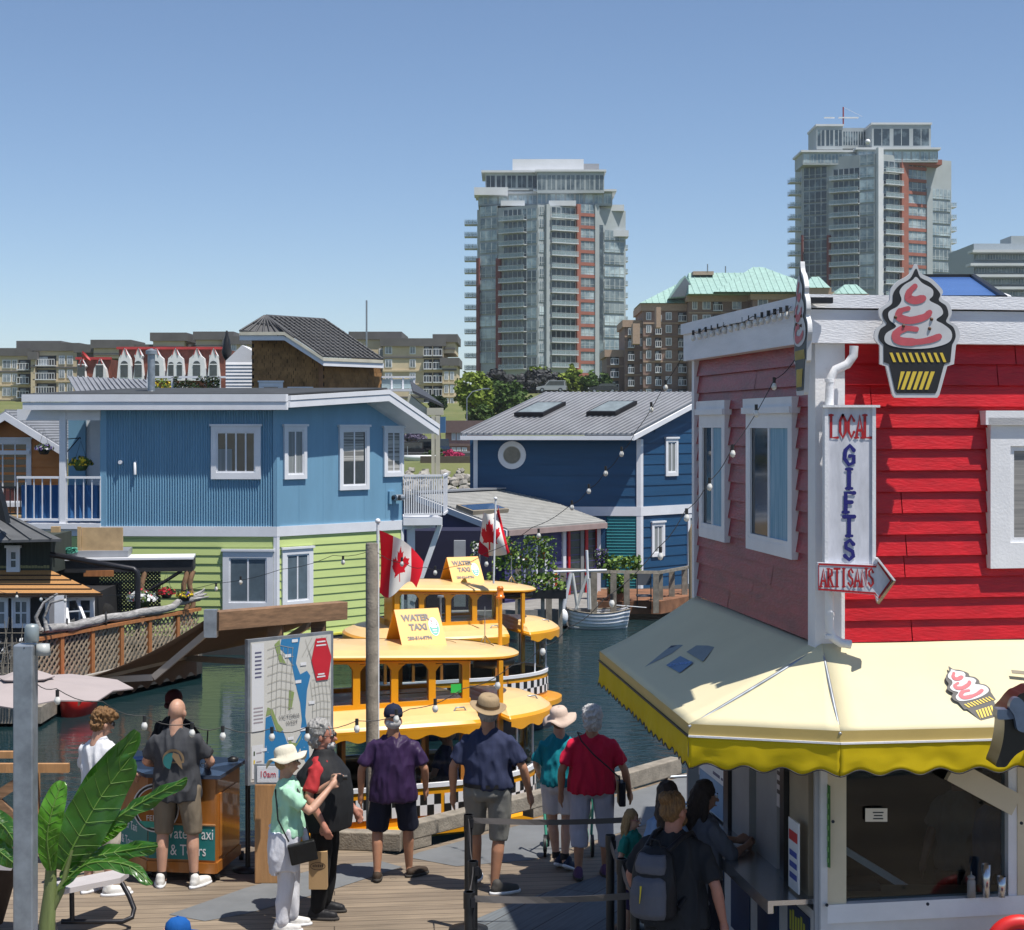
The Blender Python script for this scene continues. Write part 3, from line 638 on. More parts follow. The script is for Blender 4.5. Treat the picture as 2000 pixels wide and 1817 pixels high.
hL = [SL.px(x, 900)[0] for x in (1377, 1428, 1470, 1561)]; zw0, zw1 = SL.px(1515, 1082)[1], SL.px(1515, 808)[1]
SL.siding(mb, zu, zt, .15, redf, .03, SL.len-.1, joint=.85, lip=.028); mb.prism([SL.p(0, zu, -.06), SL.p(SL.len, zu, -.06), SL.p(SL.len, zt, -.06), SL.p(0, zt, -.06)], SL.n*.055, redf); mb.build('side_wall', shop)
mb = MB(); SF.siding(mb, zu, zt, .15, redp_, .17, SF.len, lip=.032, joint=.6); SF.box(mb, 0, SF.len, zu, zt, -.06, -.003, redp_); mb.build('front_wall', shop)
for i in range(22):      # butt joints and nails read as small vertical seams
    pass
mb = MB(); SL.box(mb, -.02, .06, zu-.1, zt, -.02, .05, white); SL.box(mb, SL.len-.11, SL.len+.0, zu-.05, zt, -.02, .045, white); SF.box(mb, -.045, .17, zu-.05, zt, -.02, .046, white); mb.build('corner_board', shop)
# fascia
mb = MB(); SL.box(mb, -.05, SL.len+.05, zt, 5.905, -.1, .12, fas); SL.box(mb, -.05, SL.len+.05, 5.905, 6.0, -.1, .145, fas); mb.build('side_fascia', shop)
mb = MB(); SF.box(mb, -.12, SF.len, zt-.003, 5.905, -.1, .12, fas); SF.box(mb, -.135, SF.len, 5.908, 6.0, -.1, .145, fas); SF.box(mb, -.1, SF.len, 5.897, 5.908, .1, .122, black); mb.build('front_fascia', shop)
mb = MB(); q = [SL.p(0, 5.9, -.1), SL.p(SL.len, 5.9, -.1), SF.p(SF.len, 5.9, -.1), SF.p(SF.len, 5.9, -6)]; mb.prism([q[0]+V(2, 3, 0), q[0], q[1], q[2], q[3]], V(0, 0, .04), mat('shop_roof', (.12, .12, .13), .9)); mb.build('roof', shop)
# windows
curt = mat('curtain_sky_blue', (.06, .24, .38), .5, var=.4, vs=3, col2=(.30, .48, .60), stretch=(9, 9, .6)); curtw = mat('white_curtain', (.42, .44, .46), .7, var=.3, vs=3, stretch=(12, 12, .5))  # side window curtain, its blue also standing in for sky reflected in the panes
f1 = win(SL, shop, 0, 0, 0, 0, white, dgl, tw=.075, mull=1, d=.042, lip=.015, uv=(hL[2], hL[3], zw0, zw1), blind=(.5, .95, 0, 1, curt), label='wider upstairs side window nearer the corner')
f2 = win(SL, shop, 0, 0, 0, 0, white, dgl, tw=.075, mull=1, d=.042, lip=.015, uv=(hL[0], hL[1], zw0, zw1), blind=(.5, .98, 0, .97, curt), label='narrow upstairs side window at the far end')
mb = MB(); SL.box(mb, hL[2]-.04, hL[3]+.04, zw1, zw1+.12, 0, .07, white); mb.build('window_head', shop); mb = MB(); SL.box(mb, hL[0]-.04, hL[1]+.04, zw1, zw1+.12, 0, .07, white); mb.build('window_head', shop)
u0 = SF.px(1925, 950)[0]; zz0 = SF.px(1990, 1108)[1]; zz1 = SF.px(1990, 830)[1]
shut = mat('window_blind', (.16, .16, .16), .7, var=.3, vs=60, stretch=(.02, .02, 1), col2=(.34, .33, .31))
win(SF, shop, 0, 0, 0, 0, white, dgl, tw=.15, mull=1, d=.05, uv=(u0, u0+1.0, zz0, zz1), blind=(.0, 1, 0, 1, shut), label='large front window with dark blinds')
mb = MB(); SF.box(mb, u0-.05, u0+1.1, zz1, zz1+.1, 0, .11, white); mb.build('window_head', shop)
# ---- downspout
mb = MB(); Yd = 11.67; pts = [P(1668, 676, Yd), P(1667, 695, Yd), P(1655, 712, Yd), P(1632, 722, Yd), P(1622, 740, Yd), P(1620, 770, Yd), P(1620, 1000, Yd), P(1620, 1225, Yd), P(1626, 1245, Yd), P(1642, 1256, Yd), P(1662, 1259, Yd)]
mb.tube(pts, .031, white, 12)
for y in (740, 1195, 1240): mb.tube([P(1620.5, y, Yd), P(1620.5, y+7, Yd)], .035, white, 12)
mb.build('downspout', shop)
# ---- ground floor
whp = mat('white_panel', (.62, .62, .62), .55, var=.08, vs=3, bump=.1)
z0f = DZ
u = lambda x: SF.px(x, 1600)[0]
zs = SF.px(1800, 1757)[1]
mb = MB(); SF.box(mb, 0, SF.len, z0f, zs-.13, -.08, 0, whp); SF.box(mb, 0, SF.len, zs-.13, zs, -.1, .025, white); mb.build('lower_front_wall', shop)
mb = MB(); SF.box(mb, -.0, .05, z0f, 3.56, -.1, .03, whp); SF.box(mb, .05, u(1652), zs, 3.56, -.1, .01, cream); SF.box(mb, u(1968), u(1985), zs, 3.56, -.1, .012, white); SF.box(mb, u(1985), SF.len, zs, 3.56, -.1, .02, cream); mb.build('corner_post', shop)
mb = MB(); SF.box(mb, .1, SF.len-.1, 3.42, 3.57, -.1, .012, cream); mb.build('lintel', shop)
mb = MB(); a = SF.p(u(1850), SF.px(1850, 1500)[1], 0); b = SF.p(u(1975), SF.px(1975, 1568)[1], 0); mb.bar(a+SF.n*.06, b+SF.n*.06, .05, .16, cream, up=(0, 0, 1)); mb.build('brace', shop)
mb = MB(); SF.box(mb, u(1652), u(1968), zs, 3.42, -.05, -.045, cgl); mb.build('service_window', shop)
mb = MB()
for x, y in ((1627, 1605), (1615, 1768), (1812, 1766), (1995, 1608)): mb.tube([P(x, y, 11.77), P(x, y, 11.75)], .012, dmetal, 10)
mb.build('bolt', shop)
# interior room
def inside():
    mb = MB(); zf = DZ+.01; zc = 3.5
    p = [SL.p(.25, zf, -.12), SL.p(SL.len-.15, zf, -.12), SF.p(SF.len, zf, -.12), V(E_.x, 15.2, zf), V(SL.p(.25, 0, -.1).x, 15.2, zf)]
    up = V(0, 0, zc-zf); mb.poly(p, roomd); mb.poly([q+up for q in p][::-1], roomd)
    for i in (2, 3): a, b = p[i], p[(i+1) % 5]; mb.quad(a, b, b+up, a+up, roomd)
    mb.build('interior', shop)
    mb = MB(); wdc = mat('inner_counter', (.30, .22, .12), .6, var=.2)
    mb.box((2.75, 12.7, 1.55), (.9, .5, .05), wdc); mb.box((2.75, 12.75, 1.1), (.8, .4, .85), wdc); mb.box((3.3, 12.4, 1.66), (1.7, .3, .05), wdc); mb.build('inner_counter', shop)
    mb = MB(); mb.bar(V(2.45, 12.6, 1.95), V(3.0, 12.55, 1.62), .02, .05, mat('case_edge', (.5, .52, .55), .3)); mb.box((2.55, 12.5, 1.66), (.3, .25, .14), black); mb.build('display_case', shop)
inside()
mb = MB(); Ys = 11.875; q = P(1690, 1579, Ys); r = P(1733, 1605, Ys); mb.box(((q.x+r.x)/2, Ys, (q.z+r.z)/2), (r.x-q.x, .004, q.z-r.z), mat('paper', (.75, .68, .55), .8, var=.03)); o = mb.build('paper_notice', shop)
mb = MB()
for i, w_ in enumerate((.075, .06, .07)): mb.box((P(1715, 0, Ys).x, Ys-.004, P(0, 1587+6*i, Ys).z), (w_, .002, .008), black)
mb.build('lettering', o)
# left side: counter, pillars, posters
ul = lambda x, y=1550: SL.px(x, y)[0]
zc_ = 1.76
mb = MB(); SL.box(mb, .2, SL.len+.02, z0f, zc_-.09, -.08, 0, whp); mb.build('lower_side_wall', shop)
mb = MB(); SL.box(mb, .1, SL.len-.1, zc_-.035, zc_, -.1, .34, stain); SL.box(mb, .1, SL.len-.1, zc_-.09, zc_-.0351, .30, .34, stain); mb.build('counter', shop)
tan_ = mat('tan_panel', (.34, .28, .20), .6, var=.1); gry = mat('grey_panel', (.30, .29, .29), .6, var=.1)
for i, (x0, x1, m_) in enumerate(((1434, 1468, gry), (1482, 1522, gry), (1547, 1584, tan_))):
    mb = MB(); SL.box(mb, ul(x0), ul(x1), zc_, 3.5, -.06, .02, m_); mb.build('wall_panel', shop)
mb = MB(); SL.box(mb, ul(1424), ul(1433), zc_, 3.5, -.04, .05, black); SL.box(mb, ul(1538), ul(1546), zc_, 3.5, -.04, .06, black); SL.box(mb, ul(1597), SL.len, z0f, 3.56, -.04, .03, mat('grey_post', (.35, .36, .38), .5)); mb.build('frame_post', shop)
mb = MB(); SL.box(mb, ul(1375), ul(1423), zc_+.02, 3.3, .0, .04, white); o = mb.build('menu_board', shop)
mb = MB(); SL.box(mb, ul(1385), ul(1398), zc_+.7, 3.2, .041, .045, mat('menu_yellow', (.6, .5, .15), .6)); SL.box(mb, ul(1376), ul(1422), zc_+.03, zc_+.32, .041, .045, mat('menu_blue', (.22, .36, .55), .6))
for i in range(9):
    zz = 3.1-i*.14; SL.box(mb, ul(1402), ul(1412+(i % 3)*3), zz, zz+.025, .041, .044, mat('ink', (.12, .12, .2), .6)); SL.box(mb, ul(1418), ul(1421), zz, zz+.02, .041, .044, mat('ink'))
mb.build('menu_print', o)
mb = MB(); SL.box(mb, ul(1527), ul(1537), 2.25, 3.35, .03, .04, mat('notice_strip', (.55, .50, .5), .6)); SL.box(mb, ul(1528), ul(1536), 2.8, 3.3, .041, .045, mat('notice_red', (.5, .03, .03), .6))
for i in range(5): SL.box(mb, ul(1528.5), ul(1535.5), 2.35+i*.07, 2.38+i*.07, .041, .044, black)
mb.build('notice_strip', shop)
mb = MB(); SL.box(mb, ul(1566, 1700), ul(1586, 1700), 1.78, 2.28, .09, .1, white); SL.box(mb, ul(1568, 1700), ul(1584, 1700), 2.13, 2.2, .101, .104, mat('notice_red'))
for i in range(3): SL.box(mb, ul(1569, 1700), ul(1583, 1700), 1.86+i*.08, 1.9+i*.08, .101, .104, mat('notice_blue', (.05, .08, .35), .6))
mb.build('notice_board', shop)
navy = mat('navy_poster', (.012, .035, .10), .5, var=.2); ypr = mat('poster_yellow', (.5, .5, .05), .6)
for (x0, x1, za, zb) in ((1388, 1415, 1.02, 1.6), (1430, 1466, .95, 1.6), (1482, 1522, .9, 1.6), (1541, 1583, .85, 1.6)):
    mb = MB(); SL.box(mb, ul(x0, 1750), ul(x1, 1750), za, zb, .001, .012, navy); o = mb.build('poster', shop)
    mb = MB(); a, b = ul(x0+5, 1750), ul(x1-5, 1750); n_ = 6
    for i in range(n_): SL.box(mb, a+(b-a)*i/n_, a+(b-a)*(i+.55)/n_, zb-.2, zb-.06+.02*math.sin(i*2), .0125, .015, ypr)
    mb.build('lettering', o)
# green vertical notice on the corner post
wlG = Wall(V(K.x-.01, K.y+.13, 0).xy, V(K.x+.02, K.y-.04, 0).xy); mb = MB(); gz = [P(0, y, 11.78).z for y in (1530, 1692)]
mb.prism([P(1606, 1525, 11.84), P(1622, 1536, 11.74), P(1622, 1696, 11.74), P(1606, 1690, 11.84)], V(0, .012, 0), mat('green_notice', (.05, .16, .03), .6)); o = mb.build('green_notice', shop)
mb = MB()
for i in range(7): y = 1545+i*21; mb.prism([P(1608, y, 11.825), P(1619.5, y+6, 11.75), P(1619.5, y+15, 11.75), P(1608, y+9, 11.825)], V(0, -.002, 0), mat('pale_green_print', (.16, .34, .10), .6))
mb.build('lettering', o)
# bottles on the sill
def bottle(label, x, yb, yt, Y, m, cap=True, g=None):
    b = P(x, yb, Y); h = (yb-yt)*Y/F; r = .03; mb = MB()
    if cap: mb.lathe([(.001, 0), (r, 0), (r, h*.62), (r*.6, h*.72), (r*.9, h*.73), (r*.9, h*.8), (.005, h*.86), (.003, h)], b, m, 16)
    else: mb.lathe([(.001, 0), (r*.85, 0), (r*1.1, h), (r, h), (r*.8, .01), (.001, .01)], b, m, 18)
    return tag(mb.build('squeeze_bottle' if cap else 'steel_cup'), label, 'bottle' if cap else 'cup', g)
bottle('grey squeeze bottle with white cap on the shop window sill', 1897, 1752, 1702, 11.95, mat('bottle_grey', (.25, .25, .25), .4))
bottle('taller steel milkshake cup on the shop window sill', 1926, 1752, 1688, 11.95, stain, False); bottle('shorter steel milkshake cup beside the taller one on the sill', 1956, 1752, 1712, 11.95, stain, False)
# ---- awning
awn = thing('awning', 'pale yellow fabric awning with scalloped valance wrapping round the shop corner', 'awning')
clo = mat('awning_cloth', (.70, .63, .41), .75, var=.04, vs=1.5, bump=.08, bs=12, spec=.2); val = mat('valance_cloth', (.74, .57, .01), .65, var=.08, vs=3, spec=.25); pip = mat('piping_black', (.01, .01, .01), .6)
n = val.node_tree.nodes; kk = val.node_tree.links; tr = n.new('ShaderNodeBsdfTranslucent'); tr.inputs[0].default_value = (.8, .6, .02, 1); mx = n.new('ShaderNodeMixShader'); mx.inputs[0].default_value = .3; kk.new(n['Principled BSDF'].outputs[0], mx.inputs[1]); kk.new(tr.outputs[0], mx.inputs[2]); kk.new(mx.outputs[0], n['Material Output'].inputs[0])
zi, zo = 3.575, 3.08
Ai = SL.p(.02, zi, .03); Ki = SF.p(.0, zi, .05); Di = SF.p(SF.len, zi, .05)
Ao = P(1170, 1272, 0.0) if 0 else G(1171, 1272, zo); Bo = G(1345, 1414, zo); Co = G(1641, 1428, zo); Do = V(E_.x+.1, Co.y+.28, zo)
def cloth_panel(name, pts, n=14, sag=.03):
    a, b, c, d = pts; mb = MB(); vs = []
    for j in range(n+1):
        for i in range(n+1):
            s, t = i/n, j/n; p = (a.lerp(b, s)).lerp(d.lerp(c, s), t); p = p-V(0, 0, sag*math.sin(math.pi*t)*1.0+.004*noise.noise(p*3)); vs.append(p)
    fs = [(j*(n+1)+i, j*(n+1)+i+1, (j+1)*(n+1)+i+1, (j+1)*(n+1)+i) for j in range(n) for i in range(n)]
    mb.add(vs, fs, clo, True); o = mb.build(name, awn); s = o.modifiers.new('s', 'SOLIDIFY'); s.thickness = .006; return o
cloth_panel('side_panel', [Ao, Bo, Ki, Ai]); cloth_panel('corner_panel', [Bo, Co, Ki+V(.002, 0, 0), Ki], 10, .02); cloth_panel('front_panel', [Co, Do, Di, Ki])
edgec = mat('awning_edge', (.50, .37, .12), .6, var=.06)
for i, (a, b, ns, nm) in enumerate(((Ao, Bo, 22, 'side'), (Bo, Co, 4, 'corner'), (Co, Do, 8, 'front'))):
    mb = MB(); nn = (b-a).normalized(); out = V(nn.y, -nn.x, 0)
    mb.prism([a, b, b-V(0, 0, .075), a-V(0, 0, .075)], -out*.03, edgec); mb.prism([a-V(0, 0, .075), b-V(0, 0, .075), b-V(0, 0, .088), a-V(0, 0, .088)], out*.012, white if i else pip); mb.build('edge_rail', awn)
    mb = MB(); m_ = ns*10; vs = []; ln = (b-a).length; N = 7
    for j in range(N+1):
        for i_ in range(m_+1):
            t = i_/m_; drop = (.215 if i else .22)+ (.022 if i else .018)*math.cos(t*ns*2*math.pi); f = j/N; p = a.lerp(b, t)
            wv = (.022*noise.noise(V(t*ln*3.5, f*1.5, i*7))+.008*noise.noise(V(t*ln*11, f*4, i)))*f**.7
            vs.append(p-V(0, 0, .085+drop*f*.92)+out*(wv+.004))
    fs = [(j*(m_+1)+k, (j+1)*(m_+1)+k, (j+1)*(m_+1)+k+1, j*(m_+1)+k+1) for j in range(N) for k in range(m_)]
    mb.add(vs, fs, val, True); o = mb.build('valance', awn); s = o.modifiers.new('s', 'SOLIDIFY'); s.thickness = .004
    mb = MB(); mb.tube(vs[-(m_+1):], .005, pip, 6); mb.build('piping', o)
mb = MB()
for a, b in ((Ki, Bo), (Ki, Co)): mb.tube([a-V(0, 0, .02), b-V(0, 0, .02)], .012, steel, 6)
mb.build('rib', awn)
# ---- flat artwork helpers
def ribbon(mb, pts, wd, T, z, m, th=.002, close=False):
    pts = [V(p[0], p[1]) for p in pts]; n = len(pts); ws = wd if isinstance(wd, (list, tuple)) else [wd]*n; Lp, Rp = [], []
    for i, p in enumerate(pts):
        a = pts[(i-1) % n] if (close or i) else p; b = pts[(i+1) % n] if (close or i < n-1) else p
        d = (b-a); d = d/d.length if d.length > 0 else V(1, 0); nn = V(-d.y, d.x)*ws[i]/2; Lp.append(p+nn); Rp.append(p-nn)
    vs = [T @ V(q.x, q.y, z) for q in Lp+Rp]; fs = [(i, i+1, n+i+1, n+i) for i in range(n-1)]
    if close: fs.append((n-1, 0, n, 2*n-1))
    mb.add(vs, [f[::-1] for f in fs], m)
    if not close:
        for i, sg in ((0, -1), (n-1, 1)):
            d = (pts[1]-pts[0] if i == 0 else pts[-1]-pts[-2]).normalized()*sg; nn = V(-d.y, d.x); r = ws[i]/2
            arc = [pts[i]+nn*r*math.cos(k*math.pi/8)+d*r*math.sin(k*math.pi/8) for k in range(9)]
            mb.add([T @ V(q.x, q.y, z) for q in arc], [tuple(range(9))[::-1]], m)
def smooth(pts, k=6, close=True):
    n = len(pts); out = []
    for i in range(n if close else n-1):
        p0, p1, p2, p3 = [V(*pts[(i+j) % n if close else max(0, min(n-1, i+j))]) for j in (-1, 0, 1, 2)]
        for s in range(k):
            t = s/k; out.append(tuple(.5*((2*p1)+(p2-p0)*t+(2*p0-5*p1+4*p2-p3)*t*t+(3*p1-p0-3*p2+p3)*t**3)))
    if not close: out.append(tuple(pts[-1]))
    return out
ICE = dict(
 outer=[(0, 1.0), (.035, .93), (.12, .885), (.20, .80), (.19, .745), (.25, .70), (.27, .63), (.25, .575), (.31, .53), (.33, .455), (.30, .39)],
 outerL=[(-.27, .39), (-.31, .44), (-.30, .51), (-.245, .555), (-.27, .60), (-.275, .66), (-.20, .72), (-.19, .80), (-.14, .865), (-.05, .92)],
 creamp=[(0, .90), (.045, .855), (.12, .81), (.125, .76), (.10, .725), (.18, .68), (.20, .625), (.15, .58), (.20, .55), (.26, .50), (.265, .44), (.22, .40), (.10, .37), (-.05, .365), (-.18, .385), (-.235, .42), (-.225, .48), (-.15, .53), (-.2, .58), (-.205, .64), (-.14, .68), (-.11, .73), (-.125, .79), (-.09, .84), (-.03, .875)])
def icecream(parent, T, h, thick=True, prefix=''):
    s = h; sp = lambda L_: [(x*s, y*s) for x, y in L_]
    up = smooth(ICE['outerL']+ICE['outer'], 5, False); out = up+[(.285, .25), (.235, .235), (.175, .02), (.16, .0), (-.16, .0), (-.175, .02), (-.225, .235), (-.27, .25)]
    out = sp(out)
    signw = mat('sign_white', (.60, .61, .62), .55, var=.1, vs=6); ink_ = mat('sign_black', (.018, .018, .02), .5, var=.2, vs=8); pk = mat('sign_pink', (.55, .10, .12), .55, var=.12, vs=8); yl = mat('sign_yellow', (.75, .55, .06), .55, var=.1)
    if thick:
        mb = MB(); mb.prism([T @ V(x, y, -.03) for x, y in out][::-1], (T.to_3x3() @ V(0, 0, 1))*.03, signw); mb.build('board', parent)
    mb = MB(); inn = [(x*.90, (y-.47*s)*.93+.47*s) for x, y in out]
    tri = inn
    mb.add([T @ V(x, y, .0035) for x, y in tri], [tuple(range(len(tri)))[::-1]], ink_); mb.build('black_outline', parent)
    mb = MB(); cr = sp(smooth(ICE['creamp'], 4)); mb.add([T @ V(x, y, .007) for x, y in cr], [tuple(range(len(cr)))], signw); mb.build('cream_swirl', parent)
    mb = MB()
    for pts, wd in (([(-.01, .83), (-.05, .79), (-.06, .745), (-.01, .725), (.05, .74)], [.04, .05, .06, .06, .05]), ([(-.06, .665), (-.12, .645), (-.13, .60), (-.05, .575), (.06, .60), (.10, .635)], [.035, .05, .06, .055, .05, .04]), ([(.0, .51), (-.09, .515), (-.15, .475), (-.13, .425), (0, .415), (.1, .43), (.17, .455)], [.04, .055, .065, .06, .045, .05, .045])):
        ribbon(mb, sp(smooth(pts, 4, False)), [w_*s for i, w_ in enumerate(wd[:-1]) for _ in range(4)]+[wd[-1]*s], T, .0105, pk)
    mb.build('pink_swirl', parent)
    mb = MB()
    for i in range(9):
        x = -.20+i*.047; a = [(x, .335), (x+.022, .335), (x+.05, .265), (x+.028, .265)]; mb.add([T @ V(p*s, q*s, .0072) for p, q in a], [(0, 3, 2, 1)], yl)
    for i in range(6):
        x = -.135+i*.045; a = [(x+.02, .195), (x+.05, .195), (x+.02-.02, .06), (x-.01-.02+.005, .06)]; a = [(max(-.14+.0*q, min(.15, p)), q) for p, q in a]; mb.add([T @ V(p*s, q*s, .0072) for p, q in a], [(0, 3, 2, 1)], yl)
    mb.build('cone_stripes', parent)
    mb = MB()
    for x, y in ((.115, .585), (-.155, .60), (-.095, .535), (.1, .515)): q = T @ V(x*s, y*s, .008); mb.ball(q, .012*s/.9, mat('rusty_bolt', (.12, .06, .03), .6), 8, 6)
    if thick: mb.build('bolt', parent)
hS = (776-514)*11.55/F
si = thing('ice_cream_sign', 'large painted ice cream cone cut-out sign on the front fascia', 'sign'); q = P(1789, 777, 11.55)
icecream(si, frame(q, (1, .02, 0), (0, -1, 0)) , hS)
mb = MB(); mb.box((q.x-.12, 11.62, 5.8), (.04, .12, .3), dmetal); mb.box((q.x+.12, 11.62, 5.8), (.04, .12, .3), dmetal); mb.build('bracket', si)
si = thing('ice_cream_sign', 'grey weathered ice cream cone cut-out sign seen edge-on on the side fascia', 'sign'); q = P(1563, 772, 11.6)
icecream(si, frame(q, (0, -1, 0), (-1, 0, 0)), hS)
mb = MB(); mb.box(q+V(.12, 0, .65), (.2, .06, .04), dmetal); mb.build('bracket', si)
# ---- LOCAL GIFTS board and ARTISANS arrow, painted slab letters
LET = dict(
 L=[[(0, 1), (0, 0), (.6, 0)]], O=[[(.3, 1), (.05, .75), (.05, .25), (.3, 0), (.55, .25), (.55, .75), (.3, 1)]], C=[[(.55, .75), (.3, 1), (.05, .7), (.05, .3), (.3, 0), (.55, .25)]],
 A=[[(0, 0), (.3, 1), (.6, 0)], [(.12, .32), (.48, .32)]], G=[[(.58, .75), (.35, 1), (.08, .75), (.05, .3), (.3, 0), (.58, .12), (.58, .45), (.35, .45)]],
 I=[[(.3, 1), (.3, 0)]], F=[[(.1, 0), (.1, 1), (.6, 1)], [(.1, .52), (.45, .52)]], T=[[(.3, 0), (.3, 1)], [(0, 1), (.6, 1)]],
 S=[[(.55, .8), (.35, 1), (.1, .85), (.12, .62), (.5, .42), (.55, .18), (.3, 0), (.05, .2)]], R=[[(.08, 0), (.08, 1), (.45, .95), (.5, .65), (.1, .5)], [(.25, .5), (.6, 0)]],
 N=[[(.05, 0), (.05, 1), (.55, 0), (.55, 1)]])
SER = dict(L=[(0, 1)], A=[(0, 0), (.6, 0)], I=[(.3, 1), (.3, 0)], F=[(.1, 0)], T=[(.3, 0)], R=[(.08, 0), (.08, 1), (.6, 0)], N=[(.05, 0), (.55, 1)])
def paint(word, T, x, y, w_, h, m, st, z=.004, vert=False, gap=1.0, parent=None, ser=.24):
    mb = MB(); k = 0
    for i, ch in enumerate(word):
        ox, oy = (x, y-i*h*gap) if vert else (x+i*w_*gap, y)
        for ln in LET[ch]:
            ribbon(mb, [(ox+a*w_/.62*.8, oy+b*h*(.8 if vert else 1)) for a, b in ln], st, T, z+.0005*k, m); k = (k+1) % 6
        for a, b in SER.get(ch, []):
            ribbon(mb, [(ox+(a-ser*.7)*w_/.62*.8, oy+b*h*(.8 if vert else 1)), (ox+(a+ser*.7)*w_/.62*.8, oy+b*h*(.8 if vert else 1))], st*.7, T, z+.0005*k+.0003, m); k = (k+1) % 6
    return mb.build('lettering', parent)
sb = mat('sign_board_white', (.62, .63, .68), .55, var=.16, vs=5, stretch=(3, 3, .8)); lred = mat('letter_red', (.38, .01, .015), .5, var=.1); lnavy = mat('letter_navy', (.012, .012, .16), .5, var=.15)
Yg = 11.56; sg = thing('gift_shop_sign', 'tall white board reading LOCAL GIFTS on the shop corner', 'sign')
a = P(1617, 796, Yg); b = P(1703, 1102, Yg); mb = MB(); mb.box(((a.x+b.x)/2, Yg+.02, (a.z+b.z)/2), (b.x-a.x, .04, a.z-b.z), sb); mb.build('board', sg)
mb = MB(); mb.box((b.x+.012, Yg+.03, (a.z+b.z)/2), (.024, .09, a.z-b.z), white); mb.box((a.x-.012, Yg+.03, (a.z+b.z)/2), (.024, .09, a.z-b.z), white); mb.box(((a.x+b.x)/2+.005, Yg+.03, a.z+.008), (b.x-a.x+.09, .12, .016), white); mb.build('frame', sg)
T = frame(V(a.x, Yg-.0005, b.z), (1, 0, 0), (0, -1, 0)); s_ = Yg/F
paint('LOCAL', T, 6*s_, (1102-855)*s_, 16.5*s_, 44*s_, lred, 5.2*s_, parent=sg)
paint('GIFTS', T, 31*s_, (1102-908)*s_, 26*s_, 47*s_, lnavy, 8*s_, vert=True, gap=.985, parent=sg)
mb = MB(); mb.box((a.x+.05, Yg+.12, a.z-.1), (.04, .16, .04), white); mb.box((a.x+.05, Yg+.12, b.z+.1), (.04, .16, .04), white); mb.build('bracket', sg)
sg = thing('arrow_sign', 'white arrow board reading ARTISANS with red border below the gifts board', 'sign'); Yg = 11.52; s_ = Yg/F
pts = [(1597, 1099), (1712, 1104), (1712, 1090), (1745, 1134), (1714, 1178), (1710, 1162), (1597, 1154)]
mb = MB(); mb.prism([P(x, y, Yg) for x, y in pts], V(0, .035, 0), sb); mb.build('board', sg)
mb = MB(); brd = [(1599, 1102), (1711, 1107), (1715, 1098), (1740, 1134), (1716, 1168), (1709, 1159), (1599, 1151)]; q = P(1597, 1154, Yg)
T = frame(V(q.x, Yg-.0005, q.z), (1, 0, 0), (0, -1, 0)); ribbon(mb, [((x-1597)*s_, (1154-y)*s_) for x, y in brd], 4*s_, T, .003, lred, close=True); mb.build('border', sg)
paint('ARTISANS', T, 6*s_, 8*s_, 13.2*s_, 35*s_, lred, 4.2*s_, parent=sg, ser=.2)
mb = MB(); mb.bar(P(1712, 1090, Yg-.01), P(1746, 1134, Yg-.01), .012, .06, white, up=(0, -1, 0)); mb.bar(P(1746, 1134, Yg-.01), P(1714, 1179, Yg-.01), .012, .06, wood, up=(0, -1, 0)); mb.build('arrow_head_edge', sg)
# ---- prints on the awning cloth
def on_panel(o0, ox, oy, x, y): pass
nF = (Do-Co).cross(Ki-Co).normalized(); nF = -nF if nF.z < 0 else nF
def ray_plane(x, y, p0, n): d = V((x-CX)/F, 1, -(y-CY)/F); o = V(0, 0, CZ); t = (p0-o).dot(n)/d.dot(n); return o+d*t
pr = thing('awning_ice_cream_print', 'painted ice cream cone picture on the front slope of the yellow awning', 'print')
q = ray_plane(1938, 1404, Co, nF); r = ray_plane(1850, 1296, Co, nF); yv = (r-q).normalized(); xv = yv.cross(nF); n2 = nF
T = frame(q-nF*.012, xv, nF) @ Matrix.Diagonal((1.0, 1, 1, 1)); icecream(pr, T, (r-q).length, False)
mb = MB(); mb.bar(ray_plane(1976, 1312, Co, nF), ray_plane(2040, 1318, Co, nF), .03, .004, mat('print_grey', (.2, .17, .12), .6), up=nF); mb.build('print_line', pr)
nS = (Bo-Ao).cross(Ki-Ao).normalized(); nS = -nS if nS.z < 0 else nS
pr = thing('awning_side_print', 'faded blue ICE CREAM print on the shaded side of the awning', 'print'); blu = mat('print_blue', (.12, .22, .36), .6); blu2 = mat('print_pale_blue', (.25, .42, .75), .6)
rp = lambda x, y: ray_plane(x, y, Ao, nS)-nS*.006
mb = MB(); mb.poly([rp(1300, 1298), rp(1328, 1280), rp(1353, 1293), rp(1327, 1313)], blu); mb.poly([rp(1258, 1302), rp(1300, 1268), rp(1345, 1235), rp(1383, 1218), rp(1350, 1247), rp(1312, 1275)], mat('print_slate', (.24, .28, .28), .7)); mb.poly([rp(1340, 1272), rp(1365, 1256), rp(1400, 1256), rp(1372, 1291)], mat('print_slate')); mb.poly([rp(1304, 1266), rp(1312, 1258), rp(1326, 1251), rp(1320, 1261)], mat('print_navy', (.05, .03, .12), .6)); mb.poly([rp(1334, 1249), rp(1342, 1241), rp(1360, 1234), rp(1350, 1243)], mat('print_navy')); mb.build('print_shape', pr)
T = frame(rp(1327, 1296)+nS*.003, (rp(1350, 1293)-rp(1306, 1299)), nS); text('ICE CREAM', .058, blu2, 'lettering', pr, .001, T)
